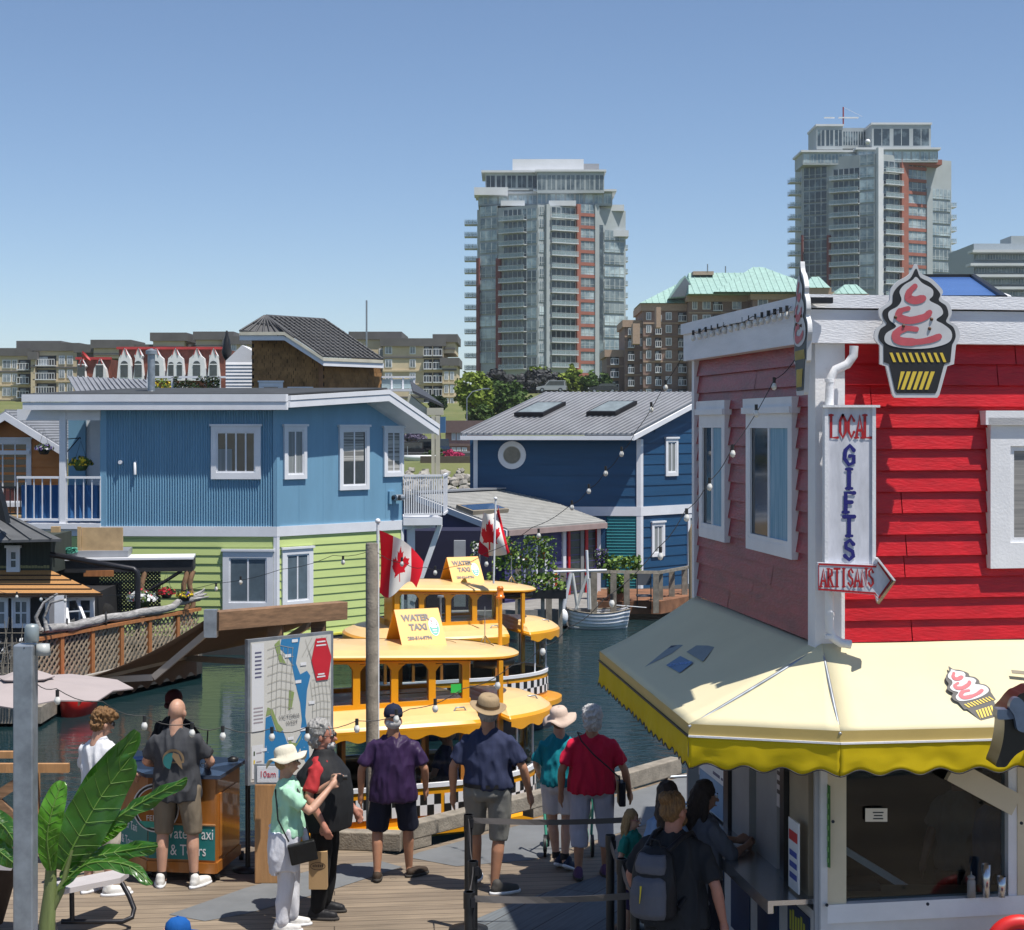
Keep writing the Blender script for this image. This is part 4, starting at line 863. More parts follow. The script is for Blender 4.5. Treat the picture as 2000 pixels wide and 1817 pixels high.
# sign on far lower-left corner of the shop: tall post with orange and white notice
mb = MB(); q = G(1357, 1600, 1.2); q = V(P(1357, 0, 15.6).x, 15.6, DZ); mb.box(q+V(0, 0, 1.2), (.14, .1, 2.4), mat('grey_post')); tag(mb.build('post'), 'grey post at the far end of the shop counter', 'post')
mb = MB(); q = V(P(1373, 0, 15.5).x, 15.5, DZ+1.55); mb.box(q, (.075, .03, .75), white); o = tag(mb.build('orange_notice'), 'narrow orange and white striped notice beside the menu board', 'sign')
mb = MB()
for i in range(4): mb.box(q+V(0, -.018, .3-i*.2), (.07, .004, .07), mat('orange_print', (.7, .13, .03), .6))
mb.build('stripe', o)
# ---- orca sculpture at the right edge
orb = mat('orca_black', (.008, .008, .009), .35, var=.2); org = mat('orca_grey', (.075, .11, .17), .4, var=.2, vs=6)
oc = thing('orca_sculpture', 'black and slate-grey orca figure hung in front of the awning at the right edge', 'sculpture'); Yo = 10.55
def orc(pts, d, m, name, Y=Yo, bev=.02):
    mb = MB(); mb.prism([P(x, y, Y) for x, y in pts], V(0, d, 0), m); o = mb.build(name, oc); bevel(o, bev, 3); return o
orc(smooth([(2030, 1352), (1998, 1354), (1985, 1362), (1972, 1378), (1960, 1392), (1962, 1410), (1961, 1432), (1958, 1452), (1952, 1475), (1945, 1496), (1956, 1499), (1966, 1497), (1975, 1485), (1988, 1472), (2010, 1462), (2040, 1462)], 4), .22, orb, 'body')
orc(smooth([(1974, 1372), (1982, 1363), (1995, 1366), (2006, 1385), (2016, 1428), (1990, 1428), (1984, 1410), (1980, 1396), (1972, 1384)], 4), .05, org, 'fin', Yo-.06)
orc(smooth([(1948, 1390), (1952, 1386), (1982, 1389), (1985, 1400), (1982, 1404), (1954, 1406), (1948, 1402)], 3), .1, org, 'flipper', Yo-.05)
mb = MB(); mb.tube([P(2045, 1380, Yo+.1), P(2045, 1380, 11.9)], .02, dmetal); mb.build('bracket', oc)
# red-rimmed life ring bottom right
mb = MB(); q = P(1990, 1855, 11.55); M = Matrix.Rotation(R(90), 3, 'X'); prof = [(.19+.05*math.cos(t*math.pi/8), .05*math.sin(t*math.pi/8)) for t in range(17)]
mb.lathe(prof, q, mat('ring_red', (.6, .02, .02), .45), 32, M); o = tag(mb.build('life_ring'), 'red life ring hanging on the white wall at the bottom right corner', 'life ring'); mb = MB(); mb.lathe([(.001, 0), (.15, 0), (.15, .02), (.001, .02)], q, mat('ring_blue', (.03, .06, .25), .5), 24, M); mb.build('centre_panel', o)
# rooftop skylight and vent
mb = MB(); bp = mat('solar_blue', (.06, .14, .38), .25, var=.08, spec=.7); a, b, c, d = P(1815, 583, 15), P(1962, 583, 15), P(1900, 541, 17), P(1800, 541, 17); mb.poly([a, b, c, d], bp); mb.quad(a-V(0, 0, .3), b-V(0, 0, .3), b, a, black)
for p, q in ((a, b), (b, c), (c, d), (d, a)): mb.bar(p, q, .05, .05, black)
tag(mb.build('solar_panel'), 'blue glazed panel with black edge on the shop roof', 'solar panel')
mb = MB(); q = P(1952, 584, 15.5); mb.lathe([(.001, .06), (.05, .05), (.1, .03), (.11, .01), (.06, 0), (.04, -.3)], q, white, 20); tag(mb.build('roof_vent'), 'white mushroom vent on the shop roof', 'vent')
# ================================================================= FLOATING HOUSES
blue = mat('blue_wall_paint', (.17, .34, .48), .5, var=.07, vs=1.5, stretch=(2, 2, .5)); lime = mat('lime_siding', (.52, .62, .23), .6, var=.08, vs=1.2, stretch=(.5, .5, 3))
htrim = mat('house_trim', (.74, .75, .78), .55, var=.06, vs=2); roofd = mat('dark_roof', (.045, .05, .055), .85, var=.2, vs=2); gmetal = mat('grey_metal_roof', (.30, .31, .33), .45, .25, var=.12, vs=1.5, stretch=(1, 1, .4))
curtg = mat('pale_curtain', (.24, .26, .26), .8, var=.25, vs=2, stretch=(14, 14, .3)); blin = mat('slat_blind', (.16, .16, .15), .7, var=.5, vs=22, stretch=(.02, .02, 1), col2=(.45, .44, .41), thr=(.45, .55))
H = thing('floating_house', 'two-storey floating house with pale blue upper floor over lime green lower floor', 'house')
C0 = P(540, 830, 37.5); CL = P(198, 830, 37.7); C1 = P(787, 830, 40.07)
HL = Wall(CL.xy, C0.xy); HR = Wall(C0.xy, C1.xy); PL = C0+HL.u*-6.1
zb, z1_, z2_ = .32, 2.62, 2.84
mb = MB(); n_ = int(HL.len/.0575)*8; vs = []
for i in range(n_+1):
    u_ = HL.len*i/n_; d_ = .018*math.cos(i/8*2*math.pi); vs += [HL.p(u_, z2_, d_), HL.p(u_, 5.5, d_)]
mb.add(vs, [(2*i, 2*i+2, 2*i+3, 2*i+1) for i in range(n_)], blue, True); mb.build('corrugated_wall', H)
topR = lambda s: 5.42+.17*s/2.4 if s < 2.4 else 5.59-.72*(s-2.4)/1.5
mb = MB(); mb.poly([HR.p(0, z2_), HR.p(HR.len, z2_), HR.p(HR.len, topR(HR.len)+.1), HR.p(2.4, topR(2.4)+.1), HR.p(0, topR(0)+.1)], blue)
bk1 = HR.p(HR.len, 0)+HL.u*-4.2; 
mb.quad(HR.p(HR.len, z2_), V(bk1.x, bk1.y, z2_), V(bk1.x, bk1.y, 5), HR.p(HR.len, 5), blue)
for s in (.62, 1.3, 2.5, 3.15): HR.box(mb, s, s+.006, z2_, topR(s), 0, .004, blue)
HR.box(mb, -.02, .07, z2_, 5.45, 0, .03, blue); HL.box(mb, HL.len-.07, HL.len+.02, z2_, 5.45, 0, .03, blue); HL.box(mb, -.02, .12, z2_, 5.45, 0, .03, blue); mb.build('upper_wall', H)
mb = MB(); HL.siding(mb, zb, z1_, .188, lime, -1.0, HL.len-.06); HL.box(mb, -1, HL.len, zb, z1_, -.08, -.004, lime); HR.siding(mb, zb, z1_, .188, lime, .06, HR.len-.06); HR.box(mb, 0, HR.len, zb, z1_, -.08, -.004, lime); mb.build('lower_wall', H)
mb = MB(); HL.box(mb, -1.9, HL.len+.02, z1_, z2_, -.1, .04, htrim); HR.box(mb, -.02, HR.len+1.0, z1_, z2_, -.1, .04, htrim); HL.box(mb, HL.len-.06, HL.len+.02, zb, z1_, 0, .035, htrim); HR.box(mb, -.02, .06, zb, z1_, 0, .035, htrim); HR.box(mb, HR.len-.08, HR.len, zb, z1_, 0, .035, htrim); mb.build('belt_trim', H)
mb = MB(); HL.box(mb, -1.3, HL.len+.15, .0, zb, -3, .12, mat('float_base', (.05, .05, .05), .9)); HR.box(mb, .1, HR.len+.2, 0, zb-.01, -3, .12, mat('float_base')); HR.box(mb, .0, HR.len+.1, zb-.005, zb+.03, 0, .14, mat('yellow_edge', (.5, .45, .05), .6)); mb.build('float', H)
# roof
r_, l_ = HR.u, -HL.u
def RP(s, e, z): q = C0+r_*s+l_*e; return V(q.x, q.y, z)
e0, e1 = -.62, 5.28
mb = MB(); sec = [(-.44, 5.70), (2.4, 5.87), (3.95, 5.07)]
top = [RP(s, e0, z) for s, z in sec]; topb = [RP(s, e1, z) for s, z in sec]
for i in range(2): mb.prism([top[i], top[i+1], topb[i+1], topb[i]], V(0, 0, .05), roofd)
mb.prism([top[0]+V(0, 0, .06), top[1]+V(0, 0, .06), topb[1]+V(0, 0, .06), topb[0]+V(0, 0, .06)], V(0, 0, .03), roofd); mb.build('roof', H)
mb = MB(); dn = V(0, 0, -.30)
a, b = top[0], topb[0]; out = V(r_.x, r_.y, 0)*-.04
mb.prism([a+V(0, 0, .075), b+V(0, 0, .075), b+V(0, 0, -.09), a+V(0, 0, -.09)], out*1.6, htrim); mb.prism([a+V(0, 0, -.10), b+V(0, 0, -.10), b+V(0, 0, -.27), a+V(0, 0, -.27)], out, htrim)
for i in range(2):
    a, b = top[i], top[i+1]; o_ = -l_*.04; sg_ = 1
    mb.prism([a+V(0, 0, .04), b+V(0, 0, .04), b+V(0, 0, -.06), a+V(0, 0, -.06)], o_*1.5, htrim); mb.prism([a+V(0, 0, -.07), b+V(0, 0, -.07), b+V(0, 0, -.22), a+V(0, 0, -.22)], o_, htrim)
mb.build('fascia', H)
mb = MB()
for i in range(2): mb.quad(top[i]+V(0, 0, -.18), topb[i]+V(0, 0, -.18), topb[i+1]+V(0, 0, -.18), top[i+1]+V(0, 0, -.18), htrim)
mb.build('soffit', H)
mb = MB(); q = RP(.9, 3.6, 5.75); mb.tube([q, q+V(0, 0, .95)], .085, steel, 14); mb.tube([q+V(0, 0, .95), q+V(0, 0, 1.03)], .13, steel, 14); mb.lathe([(.13, 0), (.02, .05)], q+V(0, 0, 1.03), steel, 14); mb.lathe([(.15, 0), (.09, .12)], q, steel, 14); mb.build('chimney', H)
W1 = win(HL, H, 413, 833, 510, 936, htrim, dgl, tw=.12, mull=3, blind=(.03, .4, 0, .6, curtg)); 
for (x0, y0, x1, y1, mu, bl) in ((553, 833, 597, 936, 1, (.05, .95, 0, 1, curtg)), (661, 834, 719, 957, 1, (.05, .9, .45, 1, blin)), (748, 836, 786, 931, 1, (.05, .95, 0, 1, blin))):
    win(HR, H, x0, y0, x1, y1, htrim, dgl, tw=.085, mull=mu, blind=bl)
win(HL, H, 436, 1077, 534, 1192, htrim, dgl, tw=.14, mull=1, blind=(.03, .97, 0, 1, mat('grey_blind', (.10, .14, .17), .6, var=.2)), label='lower sliding window facing the pergola'); win(HR, H, 549, 1072, 609, 1186, htrim, dgl, tw=.12, mull=1, blind=(.03, .97, 0, 1, mat('grey_blind')))
mb = MB(); q = HL.p(HL.px(237, 900)[0], HL.px(237, 903)[1], .02); mb.tube([q, q+HL.n*.09], .045, htrim, 10); mb.build('vent_pipe', H)
mb = MB(); q = HL.p(HL.px(265, 900)[0], HL.px(265, 927)[1], .06); mb.tube([q, q+V(0, 0, .26), q+V(0, 0, .28)-HL.n*.08], .032, htrim, 10); mb.build('vent_pipe', H)
mb = MB(); q = HR.p(HR.px(764, 968)[0], HR.px(764, 972)[1], .02); mb.box(q, (.2, .08, .3), blue, rz=math.atan2(HR.u.y, HR.u.x)); mb.tube([q, q+HR.n*.2+HR.u*.1], .06, dmetal, 10); mb.tube([q+HR.n*.12, q+HR.n*.12+HR.u*.25], .075, steel, 10); mb.build('wall_vent', H)
# porch on the left
mb = MB(); PW = Wall((HL.a-HL.u*1.95).xy, HL.a.xy); pl = PW
u_ = pl.px(124, 900)[0]; pl.box(mb, u_-.07, u_+.07, z2_, 5.4, -.05, .08, htrim); pl.box(mb, .05, pl.len, 5.2, 5.45, -.04, .03, htrim); mb.build('porch_post', H)
mb = MB(); pl.box(mb, .05, pl.len, z2_-.06, z2_+.06, -1.2, .12, htrim); mb.build('porch_floor', H)
def railing(pl, u0, u1, z0, z1, parent, step=.09, m=htrim, name='railing', d=.04, w=.022, hgt=.05):
    mb = MB(); pl.box(mb, u0, u1, z1-hgt, z1, d-.03, d+.03, m); pl.box(mb, u0, u1, z0, z0+.05, d-.025, d+.025, m); n = max(2, int((u1-u0)/step))
    for i in range(n+1): uu = u0+(u1-u0-w)*i/n; pl.box(mb, uu, uu+w, z0+.05, z1-hgt, d-w/2, d+w/2, m)
    return mb.build(name, parent)
railing(pl, .05, u_-.08, z2_+.12, 3.95, H, .17); railing(pl, u_+.08, pl.len, z2_+.12, 3.95, H, .17)
mb = MB(); vs = []; N = 60
for i in range(N+1):
    uu = .1+(pl.len-.15)*i/N; dd = -.1+.04*math.sin(i*.9)+.02*math.sin(i*2.3); vs += [pl.p(uu, z2_+.15, dd), pl.p(uu, 3.75, dd)]
mb.add(vs, [(2*i, 2*i+2, 2*i+3, 2*i+1) for i in range(N)], mat('blue_fabric', (.03, .13, .32), .8), True); mb.build('privacy_cloth', H)
mb = MB(); pl.box(mb, .9, pl.len, z2_, 5.3, -1.3, -1.2, htrim); pl.box(mb, pl.len-1.1, pl.len-.7, z2_, 5.3, -1.19, -1.1, blue); mb.build('porch_back_wall', H)
# right balcony
BR = Wall(C1.xy, (C1+V(.92, .15, 0)).xy)
mb = MB(); BR.box(mb, 0, .93, 2.72, 2.9, -1.5, .1, htrim); mb.build('balcony_floor', H)
railing(BR, .02, .92, 2.95, 3.92, H, .055, w=.028, name='balcony_railing', d=.06)
B2 = Wall((C1+V(.92, .15, 0)).xy, (C1+V(.95, 1.6, 0)).xy); railing(B2, 0, 1.4, 2.95, 3.92, H, .1, name='balcony_railing')
mb = MB(); BR.box(mb, .12, .3, .35, 2.72, -.3, -.12, htrim); mb.bar(BR.p(.9, 2.72, -.1), BR.p(.25, .9, -.15), .12, .12, htrim); mb.build('balcony_post', H)
# hanging baskets
def basket(label, c, r, cols, bowl, dens=150, hang=.5, seed=1):
    random.seed(seed); t = thing('hanging_basket', label, 'flower basket', c, 0, 'hanging flower baskets'); mb = MB()
    mb.lathe([(.01, -r*.8), (r*.5, -r*.75), (r*.85, -r*.1), (r*.8, 0), (.01, 0)], (0, 0, 0), bowl, 14); mb.build('bowl', t)
    for m, nn in cols:
        mb = MB()
        for i in range(int(dens*nn)):
            d = V(random.gauss(0, 1), random.gauss(0, 1), random.gauss(0, .6)).normalized()*r*random.uniform(.7, 1.25); d.z = abs(d.z)*.7-.15*r; s_ = r*.16
            a = V(random.gauss(0, 1), random.gauss(0, 1), random.gauss(0, 1)).normalized(); b = a.cross(d).normalized()*s_; c2 = a*s_
            mb.add([d-b, d-c2, d+b, d+c2], [(0, 1, 2, 3)], m)
        mb.build('flowers' if m != lf_mid else 'leaves', t)
    if hang: mb = MB(); mb.tube([(r*.7, 0, 0), (0, 0, hang), (-r*.7, 0, 0)], .006, dmetal, 5); mb.build('hanger', t)
    return t
fy = mat('petal_yellow', (.7, .5, .02), .7, var=.1); fr = mat('petal_red', (.5, .01, .03), .7, var=.1); fw = mat('petal_white', (.7, .7, .68), .7, var=.05); fp = mat('petal_purple', (.12, .08, .25), .7, var=.2)
basket('hanging basket of yellow flowers on the blue house porch', P(158, 905, 38.0), .22, [(lf_mid, 1), (fy, .7)], lf_dark, hang=.5, seed=2)
basket('hanging basket of dark purple and white flowers on the orange house', P(86, 876, 43), .2, [(lf_dark, 1), (fp, .5), (fw, .25)], black, seed=3)
mb = MB(); q = P(130, 858, 38.3); mb.tube([q-V(.0, 0, .3), q+V(.3, 0, .04), q+V(.32, 0, .0)], .012, black, 6); mb.tube([q, q+V(.32, 0, .03)], .012, black, 6); mb.build('basket_bracket', H)
# ---------------- navy house
navyw = mat('navy_siding', (.012, .065, .150), .5, var=.12, vs=1.5, stretch=(.4, .4, 3)); tealw = mat('teal_siding', (.01, .16, .18), .5, var=.1)
N_ = thing('floating_house', 'dark navy blue floating house with grey metal roof, round window and two skylights', 'house')
n0 = P(1250, 830, 48); nl = P(918, 830, 48.3); n1 = P(1420, 830, 50.8); NL = Wall(nl.xy, n0.xy); NR = Wall(n0.xy, n1.xy)
zy = lambda y, Y: CZ-(y-830)*Y/F
zB0, zB1, zE = zy(1008, 48), zy(990, 48), zy(858, 48)
mb = MB(); NL.siding(mb, zB1, zE, .30, navyw, .2, NL.len-.1); NL.box(mb, 0, NL.len, .3, zE, -.08, -.004, navyw); NL.siding(mb, .35, zB0, .085, tealw, 3.9, NL.len-.1, lip=.03); NR.siding(mb, .45, zB0, .29, navyw, .1)
apex = 2.6
NR.siding(mb, zB1, 6.0, .30, navyw, .1, top=lambda z: (0, 9) if z < zE else ((z-zE)/(6.05-zE)*apex, apex+.1))
NR.box(mb, 0, NR.len, .4, zE-.1, -.08, -.004, navyw); mb.poly([NR.p(0, zE-.1), NR.p(apex, zE-.1), NR.p(apex, 5.95), NR.p(0, zE+.05)], navyw); mb.build('wall', N_)
mb = MB(); NL.box(mb, .1, NL.len+.02, zB0, zB1, 0, .05, htrim); NR.box(mb, -.02, NR.len, zB0, zB1, 0, .05, htrim); NL.box(mb, NL.len-.1, NL.len+.02, .4, zE, 0, .045, htrim); NR.box(mb, -.02, .09, .4, zE, 0, .045, htrim); NL.box(mb, .1, .22, zB1, zE, 0, .05, htrim); NR.box(mb, 0, NR.len, .3, .42, 0, .1, htrim); mb.build('corner_board', N_)
mb = MB(); rr, ll = NR.u, -NL.u
def NP(s, e, z): q = n0+rr*s+ll*e; return V(q.x, q.y, z)
s0, s1, ez, rz_ = -.85, apex, zy(850, 47.35), 6.02; eL = NL.len-.38; eR = -.35
mb.prism([NP(s0, eR, ez), NP(s1, eR, rz_), NP(s1, eL, rz_), NP(s0, eL, ez)], V(0, 0, .05), gmetal)
nn = int((eL-eR)/.16)
for i in range(nn+1):
    e = eR+(eL-eR)*i/nn; mb.bar(NP(s0-.03, e, ez+.06), NP(s1, e, rz_+.06), .04, .03, gmetal)
mb.prism([NP(s1+.05, eR+.3, rz_-.45), NP(s1+2.6, eR+.3, rz_-1.7), NP(s1+2.6, eL, rz_-1.7), NP(s1+.05, eL, rz_-.45)], V(0, 0, .06), gmetal); mb.build('roof', N_)
mb = MB(); o_ = -ll*.05
mb.prism([NP(s0, eR, ez-.01), NP(s1, eR, rz_-.01), NP(s1, eR, rz_-.15), NP(s0, eR, ez-.15)], o_, htrim); mb.prism([NP(s1+.05, eR+.3, rz_-.45), NP(s1+2.6, eR+.3, rz_-1.7), NP(s1+2.6, eR+.3, rz_-1.86), NP(s1+.05, eR+.3, rz_-.62)], o_, htrim)
mb.prism([NP(s0, eR, ez-.02), NP(s0, eL, ez-.02), NP(s0, eL, ez-.14), NP(s0, eR, ez-.14)], -rr*.05, htrim); mb.build('fascia', N_)
def rdisc(wl, x, y, r0, r1, d0, d1, m, mb, n=28):
    u_, z_ = wl.px(x, y); vs = []
    for k in range(n):
        a = k*2*math.pi/n
        for r, d in ((r0, d0), (r0, d1), (r1, d1), (r1, d0)): vs.append(wl.p(u_+r*math.cos(a), z_+r*math.sin(a), d))
    fs = [(4*k+j, 4*((k+1) % n)+j, 4*((k+1) % n)+(j+1) % 4, 4*k+(j+1) % 4) for k in range(n) for j in range(4)]; mb.add(vs, fs, m)
mb = MB(); rdisc(NL, 1000, 889, .26, .40, 0, .06, htrim, mb); w_ = mb.build('window', N_, 'round porthole window'); mb = MB(); rdisc(NL, 1000, 889, .001, .26, .0, .035, mat('porthole_glass', (.05, .06, .065), .1, var=.6, vs=3, spec=.8, col2=(.14, .15, .15)), mb); mb.build('pane', w_)
mb = MB(); rdisc(NL, 1000, 889, .24, .28, .035, .05, mat('off_white', (.5, .5, .48), .6), mb); mb.build('inner_frame', w_)
for (x0, y0, x1, y1) in ((1298, 857, 1322, 930), (1271, 1021, 1296, 1087)):
    win(NR, N_, x0, y0, x1, y1, white, dgl, tw=.09, mull=1, blind=(.05, .95, 0, 1, curtg))
mb = MB(); u0, zd1 = NR.px(1341, 1012); NR.box(mb, u0, u0+.1, .45, zd1, 0, .06, htrim); NR.box(mb, u0, u0+1.1, zd1, zd1+.1, 0, .06, htrim); NR.box(mb, u0+.1, u0+.9, .45, zd1, 0, .03, curtg); mb.build('door', N_)
for x, y in ((1055, 803), (1195, 801)):
    ns = (NP(s1, eR, rz_)-NP(s0, eR, ez)).cross(-ll); ns = ns.normalized(); ns = ns if ns.z > 0 else -ns
    q = ray_plane(x, y, NP(s0, eR, ez+.08), ns); up = (NP(s1, 0, rz_)-NP(s0, 0, ez)).normalized(); sd = V(ll.x, ll.y, 0)
    mb = MB(); a = [q+sd*.42-up*.5, q-sd*.42-up*.5, q-sd*.42+up*.5, q+sd*.42+up*.5]; mb.prism(a, ns*.12, dmetal); w_ = mb.build('skylight', N_)
    mb = MB(); a = [q+sd*.36-up*.43+ns*.12, q-sd*.36-up*.43+ns*.12, q-sd*.36+up*.43+ns*.12, q+sd*.36+up*.43+ns*.12]; mb.prism(a, ns*.008, mat('skylight_glass', (.22, .26, .27), .08, var=.2, spec=.9)); mb.build('pane', w_)
mb = MB(); mb.box((n0.x-2, n0.y+3.2, .2), (7.5, 6.5, .5), mat('float_base')); mb.build('float', N_)
# ---------------- purple house
purp = mat('purple_siding', (.055, .05, .16), .55, var=.12); U_ = thing('floating_house', 'low purple floating house with light grey roof and red-framed door', 'house')
E1 = P(991, 1037, 43.5); E2 = P(1183, 1022, 46.9); E2.z = E1.z = 2.38; dv = (E2-E1).normalized(); pv = V(-dv.y, dv.x, 0); Wd = 3.15
R2 = E2+pv*Wd+V(0, 0, .83); R1 = E1+pv*Wd+V(0, 0, .83)
lroof = mat('light_grey_roof', (.30, .30, .285), .85, var=.12, vs=3, bump=.3, bs=30)
mb = MB(); mb.prism([E1, E2, R2, R1], V(0, 0, .05), lroof)
for i in range(1, 26):
    f = i/26; a = E1.lerp(R1, f)+V(0, 0, .054); b = E2.lerp(R2, f)+V(0, 0, .054); mb.bar(a, b, .02, .012, lroof)
Bk = V(pv.x, pv.y, 0)*Wd*.9+V(0, 0, -.8); mb.prism([R1, R2, R2+Bk, R1+Bk], V(0, 0, .05), lroof); mb.box((R1+R2)/2+V(0, 0, .08), ((R2-R1).length+.1, .32, .05), gmetal, rz=math.atan2(dv.y, dv.x)); mb.build('roof', U_)
mb = MB(); mb.prism([E1, E2, E2-V(0, 0, .14), E1-V(0, 0, .14)], -pv*.06, mat('pinkish_gutter', (.35, .26, .24), .6)); mb.prism([E1, R1, R1-V(0, 0, .16), E1-V(0, 0, .16)], -dv*.05, htrim); mb.prism([E2, R2, R2-V(0, 0, .16), E2-V(0, 0, .16)], dv*.05, htrim); mb.build('fascia', U_)
UW = Wall((E1+pv*.3+dv*.25).xy, (E2+pv*.3-dv*.1).xy); zU = .33
mb = MB(); UW.siding(mb, zU, 2.42, .2, purp); UW.box(mb, 0, UW.len, zU, 2.42, -.06, -.004, purp)
UL = Wall((E1+pv*(Wd*1.8)+dv*.25).xy, (E1+pv*.3+dv*.25).xy); mb.poly([UL.p(0, zU), UL.p(UL.len, zU), UL.p(UL.len, 2.4), UL.p(UL.len-(Wd-.3), 3.2), UL.p(0, 2.4)], purp); mb.build('wall', U_)
win(UW, U_, 1020, 1075, 1040, 1150, mat('lav_trim', (.25, .27, .38), .6), dgl, tw=.05); win(UW, U_, 1044, 1055, 1066, 1140, htrim, dgl, tw=.05)
mb = MB(); u0 = UW.px(1107, 1100)[0]; u1 = UW.px(1166, 1100)[0]; redt = mat('red_door_frame', (.5, .015, .02), .5, var=.1)
UW.box(mb, u0-.25, u0-.12, zU, 2.4, 0, .07, htrim); mb.build('post', U_)
mb = MB(); UW.box(mb, u0, u0+.09, zU, 2.3, 0, .06, redt); UW.box(mb, u1-.09, u1, zU, 2.3, 0, .06, redt); UW.box(mb, u0+.09, u1-.09, 2.2, 2.3, 0, .06, redt); UW.box(mb, u0+.09, u1-.09, zU, 2.2, 0, .02, mat('door_glass', (.05, .06, .06), .1, var=.5)); UW.box(mb, (u0+u1)/2-.12, (u0+u1)/2+.02, zU, 2.2, .02, .05, mat('door_grey', (.22, .23, .23), .6)); UW.box(mb, (u0+u1)/2+.1, (u0+u1)/2+.22, zU, 2.2, .02, .05, redt); mb.build('door', U_)
mb = MB(); u0 = UW.px(1088, 1180)[0]; UW.box(mb, u0-.25, u0-.04, .4, 1.2, .03, .07, white); UW.box(mb, u0-.2, u0-.09, .48, 1.15, .07, .08, redt); mb.build('red_panel', U_)
sl_ = (R1-E1).normalized(); ns = dv.cross(sl_); ns = ns if ns.z > 0 else -ns; q = ray_plane(942, 997, E1+V(0, 0, .06), ns)
mb = MB(); a = [q-dv*.75-sl_*.3, q+dv*.75-sl_*.3, q+dv*.75+sl_*.3, q-dv*.75+sl_*.3]; mb.prism(a, ns*.1, mat('tan_frame', (.28, .24, .18), .6)); w_ = mb.build('skylight', U_); mb = MB(); a = [q-dv*.68-sl_*.23+ns*.1, q+dv*.68-sl_*.23+ns*.1, q+dv*.68+sl_*.23+ns*.1, q-dv*.68+sl_*.23+ns*.1]; mb.prism(a, ns*.008, mat('skylight_blue', (.05, .10, .2), .08, spec=.9)); mb.build('pane', w_)
mb = MB(); mb.box((E2+pv*.3)+V(.05, -.1, -1.2), (.1, .1, 2.2), htrim); mb.build('end_post', U_)
# wall between blue and purple houses, shade put into its dark purple
mb = MB(); a = P(798, 1030, 42); b = P(960, 1200, 42); mb.box(((a.x+b.x)/2, 43, 1.3), (b.x-a.x, 1.5, 2.3), mat('purple_shaded', (.012, .012, .04), .7)); o = tag(mb.build('shaded_wall'), 'dark indigo wall between the blue and purple houses, coloured as if in shade', 'shed'); mb = MB(); q = P(898, 1120, 41.1); mb.box(q, (.28, .2, 1.6), mat('grey_post')); mb.build('post', o)
# ---------------- docks of the float homes with posts and rail
dockg = mat('float_dock', (.26, .25, .235), .85, var=.2, vs=3); mb = MB()
mb.prism([P(870, 0, 41.8).xy.to_3d()+V(0, 0, .05), P(1160, 0, 42.6).xy.to_3d()+V(0, 0, .05), P(1185, 0, 48).xy.to_3d()+V(0, 0, .05), P(870, 0, 48).xy.to_3d()+V(0, 0, .05)], V(0, 0, .42), dockg); struct(mb.build('pier'))
mb = MB(); mb.prism([P(1160, 0, 44.2).xy.to_3d()+V(0, 0, .15), P(1290, 0, 44.2).xy.to_3d()+V(0, 0, .15), P(1420, 0, 47.5).xy.to_3d()+V(0, 0, .15), P(1290, 0, 47.6).xy.to_3d()+V(0, 0, .15), P(1170, 0, 47.6).xy.to_3d()+V(0, 0, .15)], V(0, 0, .33), mat('rusty_dock', (.22, .10, .05), .85, var=.4, vs=2)); struct(mb.build('pier'))
posts = [(1012, 1105, 1205, 42), (1072, 1122, 1195, 42.2), (1100, 1115, 1198, 42.2), (1160, 1112, 1200, 42.4), (1198, 1118, 1208, 42.6), (1224, 1115, 1192, 44), (1281, 1120, 1200, 44), (1289, 1118, 1200, 44.6), (1312, 1112, 1180, 45.5), (1337, 1108, 1175, 46)]
where = ['left of the planter', 'beside the sailing dinghy mast', 'left of the red door', 'right of the red door', 'where the grey pier ends', 'at the rusty pier', 'at the pier corner, left of the pair', 'at the pier corner, right of the pair', 'in front of the navy house window', 'rightmost, near the bent pipe']
for (x, y0, y1, Y), wh in zip(posts, where):
    a = P(x, y0, Y); mb = MB(); mb.box((a.x, Y, (a.z+.2)/2), (.15, .12, a.z-.2), greyw); tag(mb.build('pier_post'), 'grey weathered pier post '+wh, 'post', 'posts along the float home pier')
mb = MB(); 
for (a, b) in (((1085, 1112, 42.2), (1190, 1117, 42.5)), ((1190, 1117, 42.5), (1290, 1118, 44.4)), ((1290, 1118, 44.4), (1345, 1108, 46.2))): mb.bar(P(*a), P(*b), .05, .08, greyw)
for (a, b) in (((1200, 1182, 42.6), (1262, 1187, 43.9)),): mb.tube([P(*a), P(*b)], .012, white, 6)
tag(mb.build('handrail'), 'grey handrail along the float home pier', 'railing')
mb = MB(); a = P(1352, 1180, 40); mb.tube([a-V(0, 0, 1), P(1350, 1040, 40), P(1356, 1025, 40), P(1368, 1018, 40)], .07, mat('tan_pipe', (.36, .26, .15), .7, var=.15), 10); tag(mb.build('bent_pipe'), 'tan wooden pole with bent top beside the shop wall', 'pole')
mb = MB(); a = P(1258, 1130, 44.2); mb.box(a, (.35, .05, .35), mat('grey_sling', (.10, .11, .13), .8)); mb.box(a+V(0, .02, -.45), (.4, .35, .04), mat('grey_sling')); mb.tube([a+V(-.18, 0, .2), a+V(-.18, 0, -.8)], .015, dmetal, 6); mb.tube([a+V(.18, 0, .2), a+V(.18, 0, -.8)], .015, dmetal, 6); tag(mb.build('deck_chair'), 'grey sling chair on the pier in front of the navy house', 'chair')
